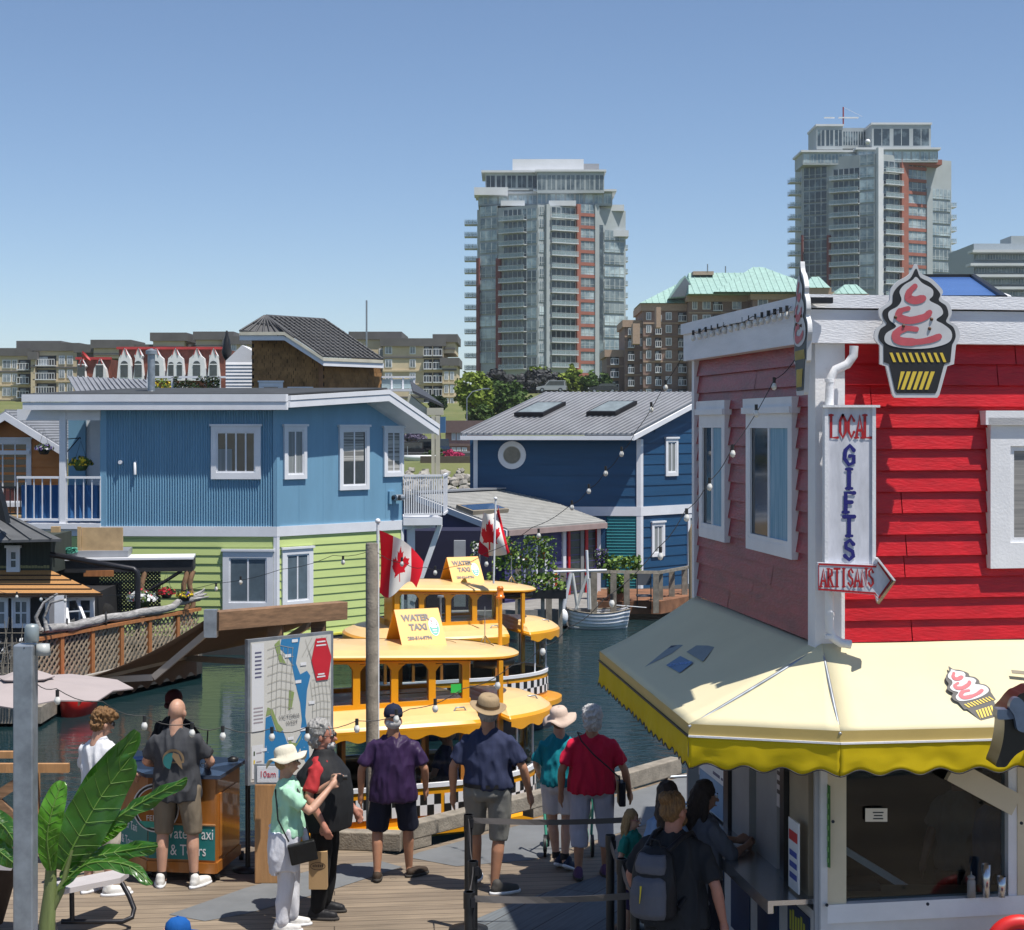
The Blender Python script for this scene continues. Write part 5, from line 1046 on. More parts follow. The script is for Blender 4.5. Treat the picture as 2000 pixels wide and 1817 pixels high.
# plants: vine planter, leafy pots
def foliage(name, label, cat, boxes, parts_m, n, ls, seed, pot=None, climb=0):
    random.seed(seed); t = thing(name, label, cat, boxes[0][0]); o_ = V(*boxes[0][0])
    for mi, (m, frac) in enumerate(parts_m):
        mb = MB()
        for (c, sz) in boxes:
            for i in range(int(n*frac*sz[0]*sz[2]*3)):
                p = V(random.uniform(-1, 1), random.uniform(-1, 1), random.uniform(-1, 1)); p = V(p.x*sz[0], p.y*sz[1], p.z*sz[2])
                if noise.noise((V(*c)+p)*2.2+V(seed, 0, 0)) < -.3+climb*(p.z/sz[2]): continue
                p = V(*c)+p-o_; a = V(random.gauss(0, 1), random.gauss(0, 1), random.gauss(0, 1)).normalized(); b = a.orthogonal().normalized()*ls*random.uniform(.5, 1.2); c2 = a.cross(b)*.7
                mb.add([p-b, p-c2, p+b, p+c2], [(0, 1, 2, 3)], m)
        mb.build('leaves' if mi == 0 else 'flowers', t)
    if pot: mb = MB(); mb.box(V(*pot[0])-o_, pot[1], pot[2]); mb.build('planter_box', t)
    return t
fo = mat('petal_orange', (.7, .16, .01), .7); lg = mat('leaf_light', (.07, .15, .02), .7, var=.3, vs=5, col2=(.22, .32, .05))
c = P(1030, 1105, 39.5); foliage('planter', 'long planter box of climbing green plants with orange flowers in front of the purple house', 'planter', [(P(1028, 1135, 39.5), (.92, .2, .22)), (P(1025, 1080, 39.5), (.75, .12, .38))], [(lg, 1), (fo, .035), (fw, .03)], 1500, .05, 5, (P(1028, 1160, 39.5), (1.85, .35, .2), black), .35)
mb = MB()
for x in (965, 1015, 1060, 1095): a = P(x, 1165, 39.5); mb.box((a.x, 39.5, a.z/2), (.09, .09, a.z), greyw)
tag(mb.build('planter_stand'), 'grey posts carrying the long planter box', 'stand')
foliage('potted_plant', 'bushy green plant beside the teal wall behind the pier posts', 'plant', [(P(1215, 1108, 44.6), (.5, .3, .28)), (P(1208, 1140, 44.4), (.25, .2, .25))], [(lg, 1.2), (lf_mid, .5)], 900, .07, 7, (P(1205, 1160, 44.6), (.5, .4, .3), mat('terracotta', (.3, .14, .08), .8)))
foliage('potted_plant', 'purple lavender pot to the right of the red door', 'plant', [(P(1175, 1095, 44.8), (.18, .15, .3))], [(fp, 1.2), (lf_mid, 1.4)], 1600, .04, 8)
foliage('potted_plant', 'small white-flowered plant left of the second flag', 'plant', [(P(945, 1075, 39.6), (.3, .15, .2))], [(lf_mid, 1.2), (fw, .25)], 900, .05, 9)
# white clinker rowing dinghy
def dinghy():
    t = thing('rowing_boat', 'white clinker-built rowing boat moored at the grey pier', 'boat', G(1166, 1226, 0), R(4)); cl = mat('boat_white', (.8, .8, .8), .45, var=.06); mb = MB(); Lh = .80
    def sec(s, k):   # s -1..1 along x ; k 0..1 keel->sheer
        wd = .34*(1-abs(s)**2.4)**.6+.02 if s < .95 else .02; wd = max(wd, .0+(.22 if s > .6 else 0)*(1) if s > .6 and s < 1.01 else wd)
        zz = -.1+.42*k**1.0+.07*s*s*k; xx = s*Lh*(.86+.14*k); return xx, wd*math.sin(min(1, k*1.5+.2)*math.pi/2), zz
    N, Kk = 24, 6
    for side in (-1, 1):
        for k in range(Kk):
            vs = []
            for i in range(N+1):
                s = -1+2*i/N
                for kk, off in ((k/Kk, .016), ((k+1)/Kk, -.006)):
                    x, w_, z = sec(s, kk); vs.append(V(x, side*(w_+off), z))
            mb.add(vs, [(2*i, 2*i+2, 2*i+3, 2*i+1) for i in range(N)], cl, True)
    mb.add([V(Lh, .22, .38), V(Lh, -.22, .38), V(Lh*.9, -.12, -.1), V(Lh*.9, .12, -.1)], [(0, 1, 2, 3)], cl)
    o = mb.build('hull', t); s_ = o.modifiers.new('s', 'SOLIDIFY'); s_.thickness = .015
    mb = MB()
    for side in (-1, 1): mb.tube([V(sec(-1+2*i/N, 1)[0], side*sec(-1+2*i/N, 1)[1], sec(-1+2*i/N, 1)[2]+.01) for i in range(N+1)], .014, greyw, 6)
    mb.build('gunwale', t); mb = MB(); mb.box((.3, 0, .22), (.18, .5, .02), wood); mb.box((-.25, 0, .22), (.18, .55, .02), wood); mb.build('seat', t); t.scale = (1.0, 1.5, 1.25); return t
dinghy()
mb = MB(); q = P(1150, 1190, 42.0); mb.tube([q, P(1146, 1075, 42)], .035, white, 8); mb.tube([P(1100, 1190, 42), P(1115, 1120, 42)], .05, white, 8); mb.tube([P(1082, 1117, 42), P(1185, 1114, 42)], .03, htrim, 8)
for a, b in (((1146, 1125), (1125, 1190)), ((1118, 1120), (1128, 1188)), ((1150, 1130), (1152, 1190))): mb.tube([P(a[0], a[1], 42), P(b[0], b[1], 42)], .04, mat('rolled_sail', (.55, .55, .52), .8), 8)
tag(mb.build('sail_rig'), 'white mast and furled boom of a small sailing dinghy in front of the red door', 'mast')
mb = MB(); q = P(1101, 1205, 41.5); mb.ball(q, .11, white, 12, 8, (1, 1, 1.7)); tag(mb.build('fender'), 'white boat fender hanging at the bow of the rowing boat', 'fender')
# ---------------- shingled house behind
shing = mat('cedar_shingle', (.30, .16, .06), .85, var=.35, vs=3); shg = mat('shingle_shadow', (.03, .016, .01), .9); tile = mat('black_tile_roof', (.055, .057, .062), .55, var=.2, vs=3)
Gs = thing('shingled_house', 'brown cedar shingled house with black tiled roof behind the blue house', 'house')
p0, p1, p2 = P(468, 648, 52), P(555, 648, 52), P(632, 698, 52); v_ = V(1.68, 2.05, 0); ap = P(520, 618, 52.6); ap.y = 52.6
GF = Wall(P(492, 0, 52.5).xy, P(630, 0, 52.5).xy); GR = Wall(P(630, 0, 52.5).xy, (P(630, 0, 52.5)+v_*1.0).xy)
random.seed(4); mb = MB(); zb_ = 4.5
mb.poly([GF.p(0, zb_), GF.p(GF.len, zb_), GF.p(GF.len, 7.1), GF.p(1.0, 7.9), GF.p(0, 7.9)], shg)
for j in range(30):
    z = zb_+j*.12
    for i in range(20):
        u_ = (i+.5*(j % 2))*.13+random.uniform(-.01, .01)
        ztop = 7.85 if u_ < 1.05 else 7.85-(u_-1.05)*.66
        if z > ztop-.15 or u_ > GF.len-.12: continue
        zo_ = random.choice((0, 0, -.045)); GF.box(mb, u_, u_+.122, z+zo_, z+.118, .001, .016+.012*random.random(), shing)
mb.build('shingled_wall', Gs)
mb = MB(); mb.quad(GR.p(0, zb_), GR.p(GR.len, zb_), GR.p(GR.len, 7.15), GR.p(0, 7.15), shg)
for j in range(22):
    for i in range(22):
        u_ = i*.12+.06*(j % 2)
        if u_ < GR.len-.12: GR.box(mb, u_, u_+.113, zb_+j*.12, zb_+j*.12+.118, .001, .015+.012*random.random(), shing)
GF.box(mb, GF.len-.12, GF.len+.02, zb_, 7.15, .03, .06, mat('cedar_board', (.25, .12, .05), .7)); mb.build('side_wall', Gs)
mb = MB(); up = V(0, 0, .06)
def tiled(a, b, c, d, n, rows, nm):       # a,b lower edge; d,c upper
    mb = MB(); mb.quad(a, b, c, d, tile)
    for i in range(n+1):
        f = i/n; mb.tube([a.lerp(b, f)+V(0, 0, .02), d.lerp(c, f)+V(0, 0, .02)], .035, tile, 6)
    for j in range(rows):
        f = j/rows; mb.bar(a.lerp(d, f)+V(0, 0, .045), b.lerp(c, f)+V(0, 0, .045), .03, .03, tile)
    mb.build(nm, Gs)
tiled(p2, p2+v_, ap+V(.1, 0, 0)+v_*.9, ap, 12, 12, 'roof'); tiled(p0, p1+V(.3, 0, -.2), ap, ap-V(.05, 0, 0), 7, 2, 'roof'); mb = MB(); mb.poly([p1+V(0, 0, .0), p2, ap], tile); mb.quad(p0, ap, ap+v_, p0+v_, tile); mb.tube([ap, ap+v_*.95], .06, tile, 8); mb.build('ridge', Gs)
mb = MB(); th = V(0, 0, -.22)
for a, b in ((p0, p1), (p1, p2), (p2, p2+v_)): mb.prism([a+V(0, 0, -.01), b+V(0, 0, -.01), b+th*.5, a+th*.5], V(0, -.05, 0), mat('cream_fascia', (.55, .52, .42), .6)); mb.prism([a+th*.5, b+th*.5, b+th*1.2, a+th*1.2], V(0, .3, 0), htrim)
mb.build('fascia', Gs)
win(GF, Gs, 506, 747, 553, 790, htrim, dgl, tw=.12)
mb = MB(); GF.box(mb, GF.px(562, 760)[0], GF.px(612, 760)[0], 6.18, 6.28, 0, .1, htrim); mb.build('window_head', Gs)
# white shed, umbrella, trellis railing, roofs behind
mb = MB(); SW = Wall(P(441, 0, 54).xy, P(494, 0, 54).xy); mb.prism([SW.p(0, 5.6), SW.p(SW.len, 5.6), SW.p(SW.len, 7.45), SW.p(SW.len*.6, 7.65), SW.p(0, 7.15)], V(0, 1.5, 0), htrim); SW.siding(mb, 5.7, 7.1, .11, htrim, 0, SW.len, lip=.03); tag(mb.build('shed'), 'white lap-sided shed against the shingled house', 'shed')
mb = MB(); q = P(443, 760, 55); mb.tube([q, q+V(0, 0, 1.9)], .03, black, 8); mb.lathe([(.03, .9), (.13, 1.05), (.17, 1.2), (.1, 1.6), (.05, 1.75), (.05, 1.85), (.02, 1.9)], q, black, 10); tag(mb.build('closed_umbrella'), 'closed black patio umbrella left of the white shed', 'umbrella')
TW = Wall(P(288, 0, 50).xy, P(441, 0, 50).xy); mb = MB()
for x in (290, 338, 429): u_ = TW.px(x, 750)[0]; TW.box(mb, u_-.04, u_+.04, 5.7, 6.5, 0, .08, htrim)
TW.box(mb, 0, TW.len, 6.48, 6.54, 0, .08, htrim); TW.box(mb, 0, TW.px(338, 750)[0], 5.95, 6.03, 0, .08, htrim); tag(mb.build('trellis_rail'), 'white roof terrace rail with planted trellis behind the blue house', 'railing')
foliage('trellis_plant', 'dark climbing plant filling the terrace trellis', 'plant', [(P(384, 750, 49.9), (.68, .06, .22))], [(lf_dark, 1.6), (fw, .22)], 2400, .035, 11)
foliage('potted_plant', 'yellow-green flowering plant left of the dark trellis', 'plant', [(P(318, 747, 50.2), (.25, .1, .16))], [(lg, 1), (fy, .3)], 1600, .04, 12)
mb = MB(); a, b, c, d = P(150, 770, 60), P(318, 770, 60), P(290, 745, 63), P(132, 738, 63); mb.prism([a, b, c, d], V(0, 0, .05), gmetal)
for i in range(17): f = i/16; mb.bar(a.lerp(b, f)+V(0, 0, .07), d.lerp(c, f)+V(0, 0, .07), .04, .04, gmetal)
mb.box((a+b)/2+V(0, .5, -1), ((b-a).length, .8, 2), htrim); tag(mb.build('metal_roofed_house'), 'grey ribbed metal roof peeping above the blue house roof', 'house')
mb = MB()
for x0, x1, y0, y1, Y in ((720, 812, 735, 765, 56),):
    RW = Wall(P(x0, 0, Y).xy, P(x1, 0, Y).xy); z0 = P(0, y1, Y).z; z1 = P(0, y0, Y).z; RW.box(mb, 0, RW.len, z1-.06, z1, 0, .08, htrim); RW.box(mb, 0, RW.len, z0, z0+.08, 0, .3, htrim)
    for i in range(5): u_ = (RW.len-.08)*i/4; RW.box(mb, u_, u_+.06, z0, z1-.06, 0, .06, htrim)
    RW.box(mb, .05, RW.len-.05, z0+.1, z1-.1, .02, .03, railg)
tag(mb.build('glass_railing'), 'white framed glass balcony rail right of the shingled house', 'railing')
Cc = thing('cream_house', 'cream house with black tiled roof and tall posts behind the blue house balcony', 'house'); crm = mat('cream_trim', (.55, .52, .40), .6, var=.06)
mb = MB(); a, b = P(808, 765, 52), P(864, 798, 52); mb.prism([P(806, 768, 52), P(866, 796, 52), P(866, 796, 52)+V(-.2, 3, .1), P(790, 762, 52)+V(0, 3, .3)], V(0, 0, .08), tile); mb.build('roof', Cc)
mb = MB(); mb.prism([P(798, 770, 52.1), P(836, 800, 52.1), P(836, 812, 52.1), P(790, 812, 52.1)], V(0, 1, 0), crm); mb.box((P(850, 0, 52).x, 52, P(0, 804, 52).z), (.5, .3, .22), crm); mb.box((P(840, 0, 52).x, 52.6, P(0, 830, 52).z), (.9, .5, .5), mat('cream_house_blue', (.06, .16, .32), .6)); mb.build('gable', Cc)
for x, w2 in ((846, .1), (855, .13)): mb = MB(); mb.box((P(x, 0, 50).x, 50, (P(0, 812, 50).z+.5)/2), (w2, .12, P(0, 812, 50).z-.5), crm); mb.build('post', Cc)
# ---------------- orange house
ora = mat('orange_siding', (.52, .19, .04), .6, var=.12, vs=2); Oh = thing('floating_house', 'orange sided floating house with grey ribbed roof at the far left', 'house')
OW = Wall(P(-60, 0, 44).xy, P(132, 0, 44).xy); mb = MB(); pk_ = OW.px(18, 808)[0]; zpk = zy(815, 44); OW.siding(mb, 2.8, zpk, .2, ora, top=lambda z: (-.5, 9) if z < zy(880, 44) else (pk_-(zpk-z)*1.65, pk_+(zpk-z)*1.65), lip=.03); mb.poly([OW.p(0, 2.8), OW.p(OW.len, 2.8), OW.p(OW.len, zy(885, 44)), OW.p(pk_, zpk), OW.p(0, zy(850, 44))], ora); mb.build('wall', Oh)
mb = MB(); zr = zy(806, 44); a = OW.p(pk_, zr, .35); b = OW.p(OW.len+.1, zr-(OW.len+.1-pk_)*.62, .35); bk = V(.6, 5, 0); mb.prism([a, b, b+bk, a+bk], V(0, 0, .05), gmetal)
c_ = OW.p(pk_-1.4, zr-1.4*.62, .35); mb.prism([c_, a, a+bk, c_+bk], V(0, 0, .05), gmetal)
for i in range(16): f = i/15; mb.bar(a.lerp(b, f)+V(0, 0, .06), a.lerp(b, f)+bk+V(0, 0, .06), .03, .04, gmetal)
mb.build('roof', Oh)
mb = MB(); mb.prism([a, b, b-V(0, 0, .2), a-V(0, 0, .2)], V(0, -.05, 0), htrim); mb.prism([c_, a, a-V(0, 0, .2), c_-V(0, 0, .2)], V(0, -.05, 0), htrim); mb.build('fascia', Oh)
win(OW, Oh, -50, 858, 62, 990, htrim, dgl, tw=.1, mull=3, hm=0, blind=(.0, .9, 0, .25, mat('dim_red', (.10, .03, .03), .7)))
mb = MB(); OW.box(mb, OW.px(0, 870)[0], OW.px(60, 870)[0], zy(888, 44), zy(880, 44), .03, .12, htrim); mb.build('transom', Oh)
railing(Wall(P(-20, 0, 42.5).xy, P(62, 0, 42.5).xy), 0, 1.05, zy(1005, 42.5), zy(950, 42.5), Oh, .13, black, 'balcony_railing')
mb = MB(); q = P(0, 1012, 42.8); mb.box(q, (1.8, 1.2, .1), wood); mb.box(q-V(0, 0, 1.2), (1.8, 1.2, 2.2), black); mb.build('deck', Oh)
# ---------------- shake-roof cottage at left
shk = mat('cedar_shake_roof', (.42, .21, .07), .8, var=.2, vs=6, stretch=(8, 8, .6)); dg = mat('dark_green_board', (.035, .045, .035), .8, var=.2, vs=3, stretch=(6, 6, .3)); wr = mat('worn_roof', (.10, .105, .11), .75, var=.35, vs=1.5)
Ct = thing('cottage', 'small dark cottage with orange cedar shake skirt roof behind the driftwood fence', 'house'); Yc = 33
CW = Wall(P(-80, 0, Yc).xy, P(193, 0, Yc).xy); CU = Wall(P(-80, 0, Yc+.5).xy, P(99, 0, Yc+.5).xy); q_ = lambda y: zy(y, Yc)
mb = MB(); CW.box(mb, 0, CW.len-.1, .4, q_(1160), -2.4, 0, mat('cottage_black', (.018, .018, .02), .7)); mb.build('wall', Ct)
mb = MB(); CU.box(mb, 0, CU.len, q_(1125), q_(1050), -1.6, 0, dg)
for i in range(26): CU.box(mb, i*.075, i*.075+.02, q_(1112), q_(1062), 0, .015, dg)
for i in range(30): CU.box(mb, i*.06, i*.06+.05, q_(1114), q_(1108)-random.random()*.02, .002, .018, mat('gold_trim', (.3, .28, .12), .7))
mb.build('upper_wall', Ct)
for k in range(5):
    y0, y1 = 1117+k*9, 1117+(k+1)*9+1; x_ = 100+k*20; x2 = 100+(k+1)*20; f0, f1 = .5-.14*k, .5-.14*(k+1); mb = MB() if k == 0 else mb
    a = P(-80, y0, Yc+f0); b = P(x_, y0, Yc+f0); c = P(x2, y1, Yc+f1); d = P(-80, y1, Yc+f1); mb.prism([d, c, b, a], V(0, -.0, .03+.0*k), shk); mb.prism([d, c, c-V(0, 0, .03), d-V(0, 0, .035)], V(0, -.05, 0), shg); mb.bar(d+V(0, -.02, .035), c+V(0, -.02, .035), .03, .022, shg)
mb.build('skirt_roof', Ct)
mb = MB(); r0 = [P(-80, 1062, Yc-.1), P(120, 1058, Yc-.1), P(20, 1010, Yc+1), P(-80, 1003, Yc+1)]; mb.prism(r0, V(0, 0, .05), wr); mb.prism([P(120, 1058, Yc-.1), P(100, 1050, Yc+2.2), P(20, 1010, Yc+1)], V(0, 0, .05), wr)
for i in range(5): mb.bar(r0[0].lerp(r0[1], i/5+.1)+V(0, 0, .06), r0[3].lerp(r0[2], i/5+.1)+V(0, 0, .06), .04, .03, wr)
mb.build('roof', Ct)
mb = MB(); mb.prism([P(-10, 940, Yc-.2), P(4, 985, Yc-.2), P(12, 1023, Yc-.2), P(-10, 1010, Yc-.2)], V(0, .3, 0), black); mb.build('dormer', Ct)
win(CU, Ct, 14, 1070, 40, 1117, white, dgl, tw=.05, hm=1, d=.03)
for x0, x1 in ((-30, 17), (24, 60), (90, 123)): win(CW, Ct, x0, 1168, x1, 1226, white, dgl, tw=.04, mull=1, hm=1, blind=(.6, .95, .1, 1, curtg))
win(CW, Ct, 128, 1164, 185, 1224, white, dgl, tw=.05, mull=1, hm=1)
mb = MB(); a = [P(128, 1173, Yc-.05), P(150, 1170, Yc-.05), P(168, 1216, Yc-.45), P(134, 1218, Yc-.45)]; 
for i in range(4): mb.bar(a[i], a[(i+1) % 4], .05, .04, white)
mb.bar((a[0]+a[3])/2, (a[1]+a[2])/2, .02, .02, white); mb.quad(*a, cgl); mb.build('open_sash', Ct)
mb = MB(); mb.box(P(118, 1193, Yc-.5), (.19, .16, .58), white); mb.box(P(104, 1193, Yc-.48), (.1, .2, .55), mat('grey_panel')); tag(mb.build('service_cabinet'), 'white metal cabinet beside the cottage window', 'cabinet')
# driftwood fence
Fn = thing('driftwood_fence', 'lattice fence with orange posts and a long driftwood log as top rail', 'fence'); FW = Wall(P(40, 0, 29.3).xy, P(388, 0, 34.6).xy); latt = mat('lattice_wood', (.30, .24, .17), .85, var=.3, vs=6); opost = mat('orange_post', (.38, .15, .05), .75, var=.2, vs=4, stretch=(4, 4, .6)); drift = mat('driftwood', (.33, .32, .31), .85, var=.45, vs=5, stretch=(1, 1, 5), bump=.6, bs=14)
mb = MB(); st = .145; zf0, zf1 = .42, 1.28; hh = zf1-zf0; nL = int((FW.len+hh)/st)
for k in range(nL):
    u0 = k*st-hh
    for sg_ in (1, -1):
        a, b = (u0, zf0), (u0+hh, zf1)
        if sg_ < 0: a, b = (u0, zf1), (u0+hh, zf0)
        f0 = max(0, (0-a[0])/hh); f1 = min(1, (FW.len-a[0])/hh)
        if f1 <= f0: continue
        za = a[1]+(b[1]-a[1])*f0; zb2 = a[1]+(b[1]-a[1])*f1; mb.bar(FW.p(a[0]+hh*f0, za, .0+.012*sg_), FW.p(a[0]+hh*f1, zb2, .012*sg_), .036, .01, latt, up=FW.n)
mb.build('lattice', Fn)
for x in (118, 178, 235, 290, 345): u_ = FW.px(x, 1290)[0]; mb = MB(); FW.box(mb, u_-.05, u_+.05, .2, 1.34, -.05, .05, opost); mb.build('post', Fn)
mb = MB(); FW.box(mb, .3, FW.len, 1.30, 1.36, -.07, .07, opost); mb.build('top_rail', Fn)
mb = MB(); random.seed(8); pts, rs = [], []
for i in range(26):
    f = i/25; pts.append(FW.p(.55+(FW.len-.5)*f, 1.46+.04*noise.noise(V(f*9, 0, 0))+(.09*f if f > .8 else 0), .03*math.sin(f*11))); rs.append((.085-.02*abs(f-.3)+.02*noise.noise(V(f*14, 3, 0)))*(1 if f > .03 else .6))
mb.tube(pts, rs, drift, 12)
for i in range(7): a = pts[-3]+V(0, 0, .02*i-.06); mb.tube([a, pts[-1]+V(.1+.1*random.random(), 0, random.uniform(-.02, .2))], [.04, .012], drift, 6)
for i in range(2): a = pts[0]+V(.12*i, 0, 0); mb.tube([a, a+V(-.08, .1*i, .25), a+V(.06, 0, .5), a+V(.3, 0, .66-.1*i)], [.045, .035, .025, .02], drift, 6)
mb.build('driftwood_log', Fn)
mb = MB()
for x in (131, 207): u_ = FW.px(x, 1230)[0]; q = FW.p(u_, 1.46, 0); mb.tube([q+V(math.cos(t)*.03, -.12*math.cos(t*1.0), .13*math.sin(t)) for t in [i*.5 for i in range(13)]], .02, black, 6)
mb.build('lashing', Fn)
# thin branch trellis and float at the far left
mb = MB(); random.seed(2)
for i in range(12): a = G(3+i*7, 1345, .5); a = V(P(2+i*6, 0, 28.4).x, 28.4, .5); mb.tube([a, a+V(random.uniform(-.05, .05), 0, .6), a+V(random.uniform(-.12, .12), 0, random.uniform(1.0, 1.5))], [.014, .012, .005], greyw, 5)
for k in range(6): mb.tube([V(P(-10, 0, 28.4).x, 28.4, .75+k*.17), V(P(82, 0, 28.4).x, 28.4, .75+k*.17)], .006, greyw, 5)
tag(mb.build('branch_trellis'), 'thin grey branch trellis at the far left in front of the cottage', 'trellis')
foliage('shrub', 'tangled dry shrub at the far left under the branch trellis', 'plant', [(P(10, 1285, 28.8), (.35, .2, .3))], [(lf_grey, 1), (fw, .15)], 900, .05, 14)
mb = MB(); mb.prism([P(-150, 0, 27).xy.to_3d()+V(0, 0, .1), P(395, 0, 34).xy.to_3d()+V(0, 0, .1), P(395, 0, 39).xy.to_3d()+V(0, 0, .1), P(-150, 0, 39).xy.to_3d()+V(0, 0, .1)], V(0, 0, .3), mat('dark_float', (.03, .028, .025), .9)); struct(mb.build('pier'))
mb = MB(); a = G(0, 1404, .2); mb.box((P(5, 0, 29).x, 29, .2), (1.6, 1.0, .28), greyw); tag(mb.build('swim_float'), 'grey wooden float on the water behind the galvanised post', 'float')
# red kayak / boat stern in the water
mb = MB(); q = G(140, 1400, .0); rb = mat('red_hull', (.62, .02, .015), .35, var=.08)
mb.loft([(q+V(0, .5, -.1), .27, .6), (q+V(0, .5, .35), .31, .7), (q+V(0, .5, .42), .29, .68)], rb, 18); tag(mb.build('red_boat'), 'bright red boat stern on the water below the pink umbrella', 'boat')
# pavilion
Pv = thing('pavilion', 'black-roofed pavilion with diagonal lattice screens beside the lime wall', 'pavilion'); Yp = 34.6
PV = Wall(P(98, 0, Yp).xy, P(378, 0, Yp+.4).xy); zz = lambda y: zy(y, Yp)
mb = MB(); PV.box(mb, 0, PV.len, zz(1119), zz(1096), -.9, .05, mat('sooty_roof', (.02, .02, .022), .6, var=.5, vs=2)); PV.box(mb, -.1, PV.len, zz(1095), zz(1091), -.9, .1, htrim); mb.build('roof', Pv)
mb = MB(); PV.box(mb, -.1, 1.55, zz(1090), zz(1078), -1.2, -.1, gmetal); mb.build('deck_top', Pv)
mb = MB(); st = .075; u0, u1 = PV.px(190, 1150)[0], PV.px(312, 1150)[0]; z0, z1 = zz(1226), zz(1118); hh = z1-z0
for k in range(int((u1-u0+hh)/st)+1):
    for sg_ in (1, -1):
        a0 = u0-hh+k*st; f0 = max(0, (u0-a0)/hh); f1 = min(1, (u1-a0)/hh)
        if f1 <= f0: continue
        za, zc2 = (z0+hh*f0, z0+hh*f1) if sg_ > 0 else (z1-hh*f0, z1-hh*f1); mb.bar(PV.p(a0+hh*f0, za, .01*sg_-.2), PV.p(a0+hh*f1, zc2, .01*sg_-.2), .034, .008, black, up=PV.n)
mb.build('lattice', Pv)
tw_ = mat('twisted_branch', (.30, .17, .09), .8, var=.3, vs=6)
for x in (280, 362, 374):
    mb = MB(); u_ = PV.px(x, 1150)[0]; mb.tube([PV.p(u_+.04*math.sin(k*1.3+x), z0+(z1-z0)*k/8, .0+.03*math.cos(k)) for k in range(9)], .055, tw_, 8); mb.build('branch_post', Pv)
mb = MB(); mb.tube([PV.p(PV.px(282, 1150)[0], zz(1160), 0), PV.p(PV.px(320, 1150)[0], zz(1140), 0), PV.p(PV.px(355, 1150)[0], zz(1118), 0)], .035, black, 8); mb.build('branch_brace', Pv)
mb = MB(); mb.box(P(193, 1120, Yp+.1), (.6, .1, .12), opost); PV.box(mb, 0, PV.px(190, 1150)[0], z0, z1, -.5, -.3, black); mb.build('back_wall', Pv)
mb = MB(); mb.tube([P(100, 1083, 33.5), P(180, 1098, 33.2), P(262, 1112, 33), P(268, 1118, 33), P(269, 1130, 33), P(269, 1250, 33)], .055, dmetal, 10); tag(mb.build('downpipe'), 'black bent pipe standing in front of the pavilion lattice', 'pipe')
mb = MB(); mb.box(P(200, 1055, 35), (.85, .04, .52), mat('plywood', (.52, .36, .19), .7, var=.15, vs=4)); mb.box(P(155, 1055, 34.96), (.07, .07, .55), mat('plywood')); tag(mb.build('plywood_panel'), 'bare plywood panel on the pavilion roof', 'panel')
mb = MB(); mb.box(P(109, 1057, 34.6), (.17, .12, .6), mat('plywood')); tag(mb.build('wood_post'), 'short new wooden post left of the plywood panel', 'post')
foliage('net_heap', 'small turquoise net heap on the pavilion roof', 'net', [(P(138, 1075, 34.7), (.12, .08, .05))], [(mat('turquoise', (.1, .4, .3), .7), 3)], 9000, .03, 15)
mb = MB(); q = P(207, 1218, 33.9); mb.ball(q+V(0, 0, .15), .2, mat('soot', (.004, .004, .004), .9), 10, 8, (1, 1, 1.3)); tag(mb.build('covered_grill'), 'black covered round grill in front of the pavilion lattice', 'grill')
basket('hanging basket of white and red flowers in front of the pavilion lattice', P(276, 1168, 33.4), .24, [(lf_mid, .6), (fw, 1.3), (fr, .25)], lf_dark, 190, .3, 4)
basket('hanging basket of red flowers beside the lime wall', P(325, 1157, 33.8), .16, [(lf_mid, .8), (fr, 1)], black, 150, .4, 5); basket('hanging basket of purple and yellow flowers beside the lime wall', P(361, 1163, 34), .15, [(lf_mid, .7), (fp, .5), (fy, .9)], black, 150, .3, 6)
# pink patio umbrella
Um = thing('patio_umbrella', 'large pale pink patio umbrella behind the galvanised post', 'umbrella', V(P(52, 0, 13.6).x, 13.6, DZ)); pkc = mat('pink_canvas', (.38, .33, .32), .85, var=.05, spec=.2)
mb = MB(); ze, zt_ = zy(1378, 12.9)-DZ, zy(1322, 13.6)-DZ; Rr = .84; vs = [V(0, 0, zt_)]; n = 8
for k in range(n): a = k*2*math.pi/n+R(10); vs.append(V(Rr*math.cos(a), Rr*math.sin(a), ze))
for k in range(n):
    a, b = vs[1+k], vs[1+(k+1) % n]; md = (a+b)/2*.97; md.z = ze+.03; vs.append(md)
mb.add(vs, [f for k in range(n) for f in ((0, 1+k, 9+k), (0, 9+k, 1+(k+1) % n))], pkc); o = mb.build('canopy', Um); s = o.modifiers.new('s', 'SOLIDIFY'); s.thickness = .01
mb = MB(); vs = [V(0, 0, zt_+.08)]+[V(.22*math.cos(k*2*math.pi/n+R(10)), .22*math.sin(k*2*math.pi/n+R(10)), zt_-.0+.0*(k % 2)) for k in range(n)]; mb.add(vs, [(0, 1+k, 1+(k+1) % n) for k in range(n)], pkc); o = mb.build('vent', Um); s = o.modifiers.new('s', 'SOLIDIFY'); s.thickness = .01
mb = MB(); mb.tube([(0, 0, 0), (0, 0, zt_+.12)], .022, greyw, 10); mb.build('pole', Um)
# ================================================================= WATER TAXIS
yel = mat('boat_yellow', (.78, .34, .012), .32, var=.05, vs=2, coat=.3); yroof = mat('boat_roof_yellow', (.78, .52, .22), .4, var=.07, vs=1.5, coat=.2); hullm = mat('hull_navy', (.012, .03, .06), .3, var=.2); chw = mat('check_white', (.72, .72, .72), .5, var=0); chk = mat('check_black', (.012, .012, .012), .4, var=0); owood = mat('varnished_post', (.45, .17, .03), .4, var=.15); green = mat('green_notice_paper', (.03, .5, .08), .6, var=0)
def outl(x0, x1, B, a, n=14, st=.5):
    pts = []
    for i in range(n+1): t = math.pi/2*i/n; pts.append((x1-a+a*math.sin(t), -B*math.cos(t)))
    pts += [(x, -y) for x, y in pts[::-1][1:]]
    for i in range(1, n): t = math.pi*i/n; pts.append((x0+st-st*math.sin(t), B*math.cos(t)))
    return pts            # counter-clockwise from near side towards the bow
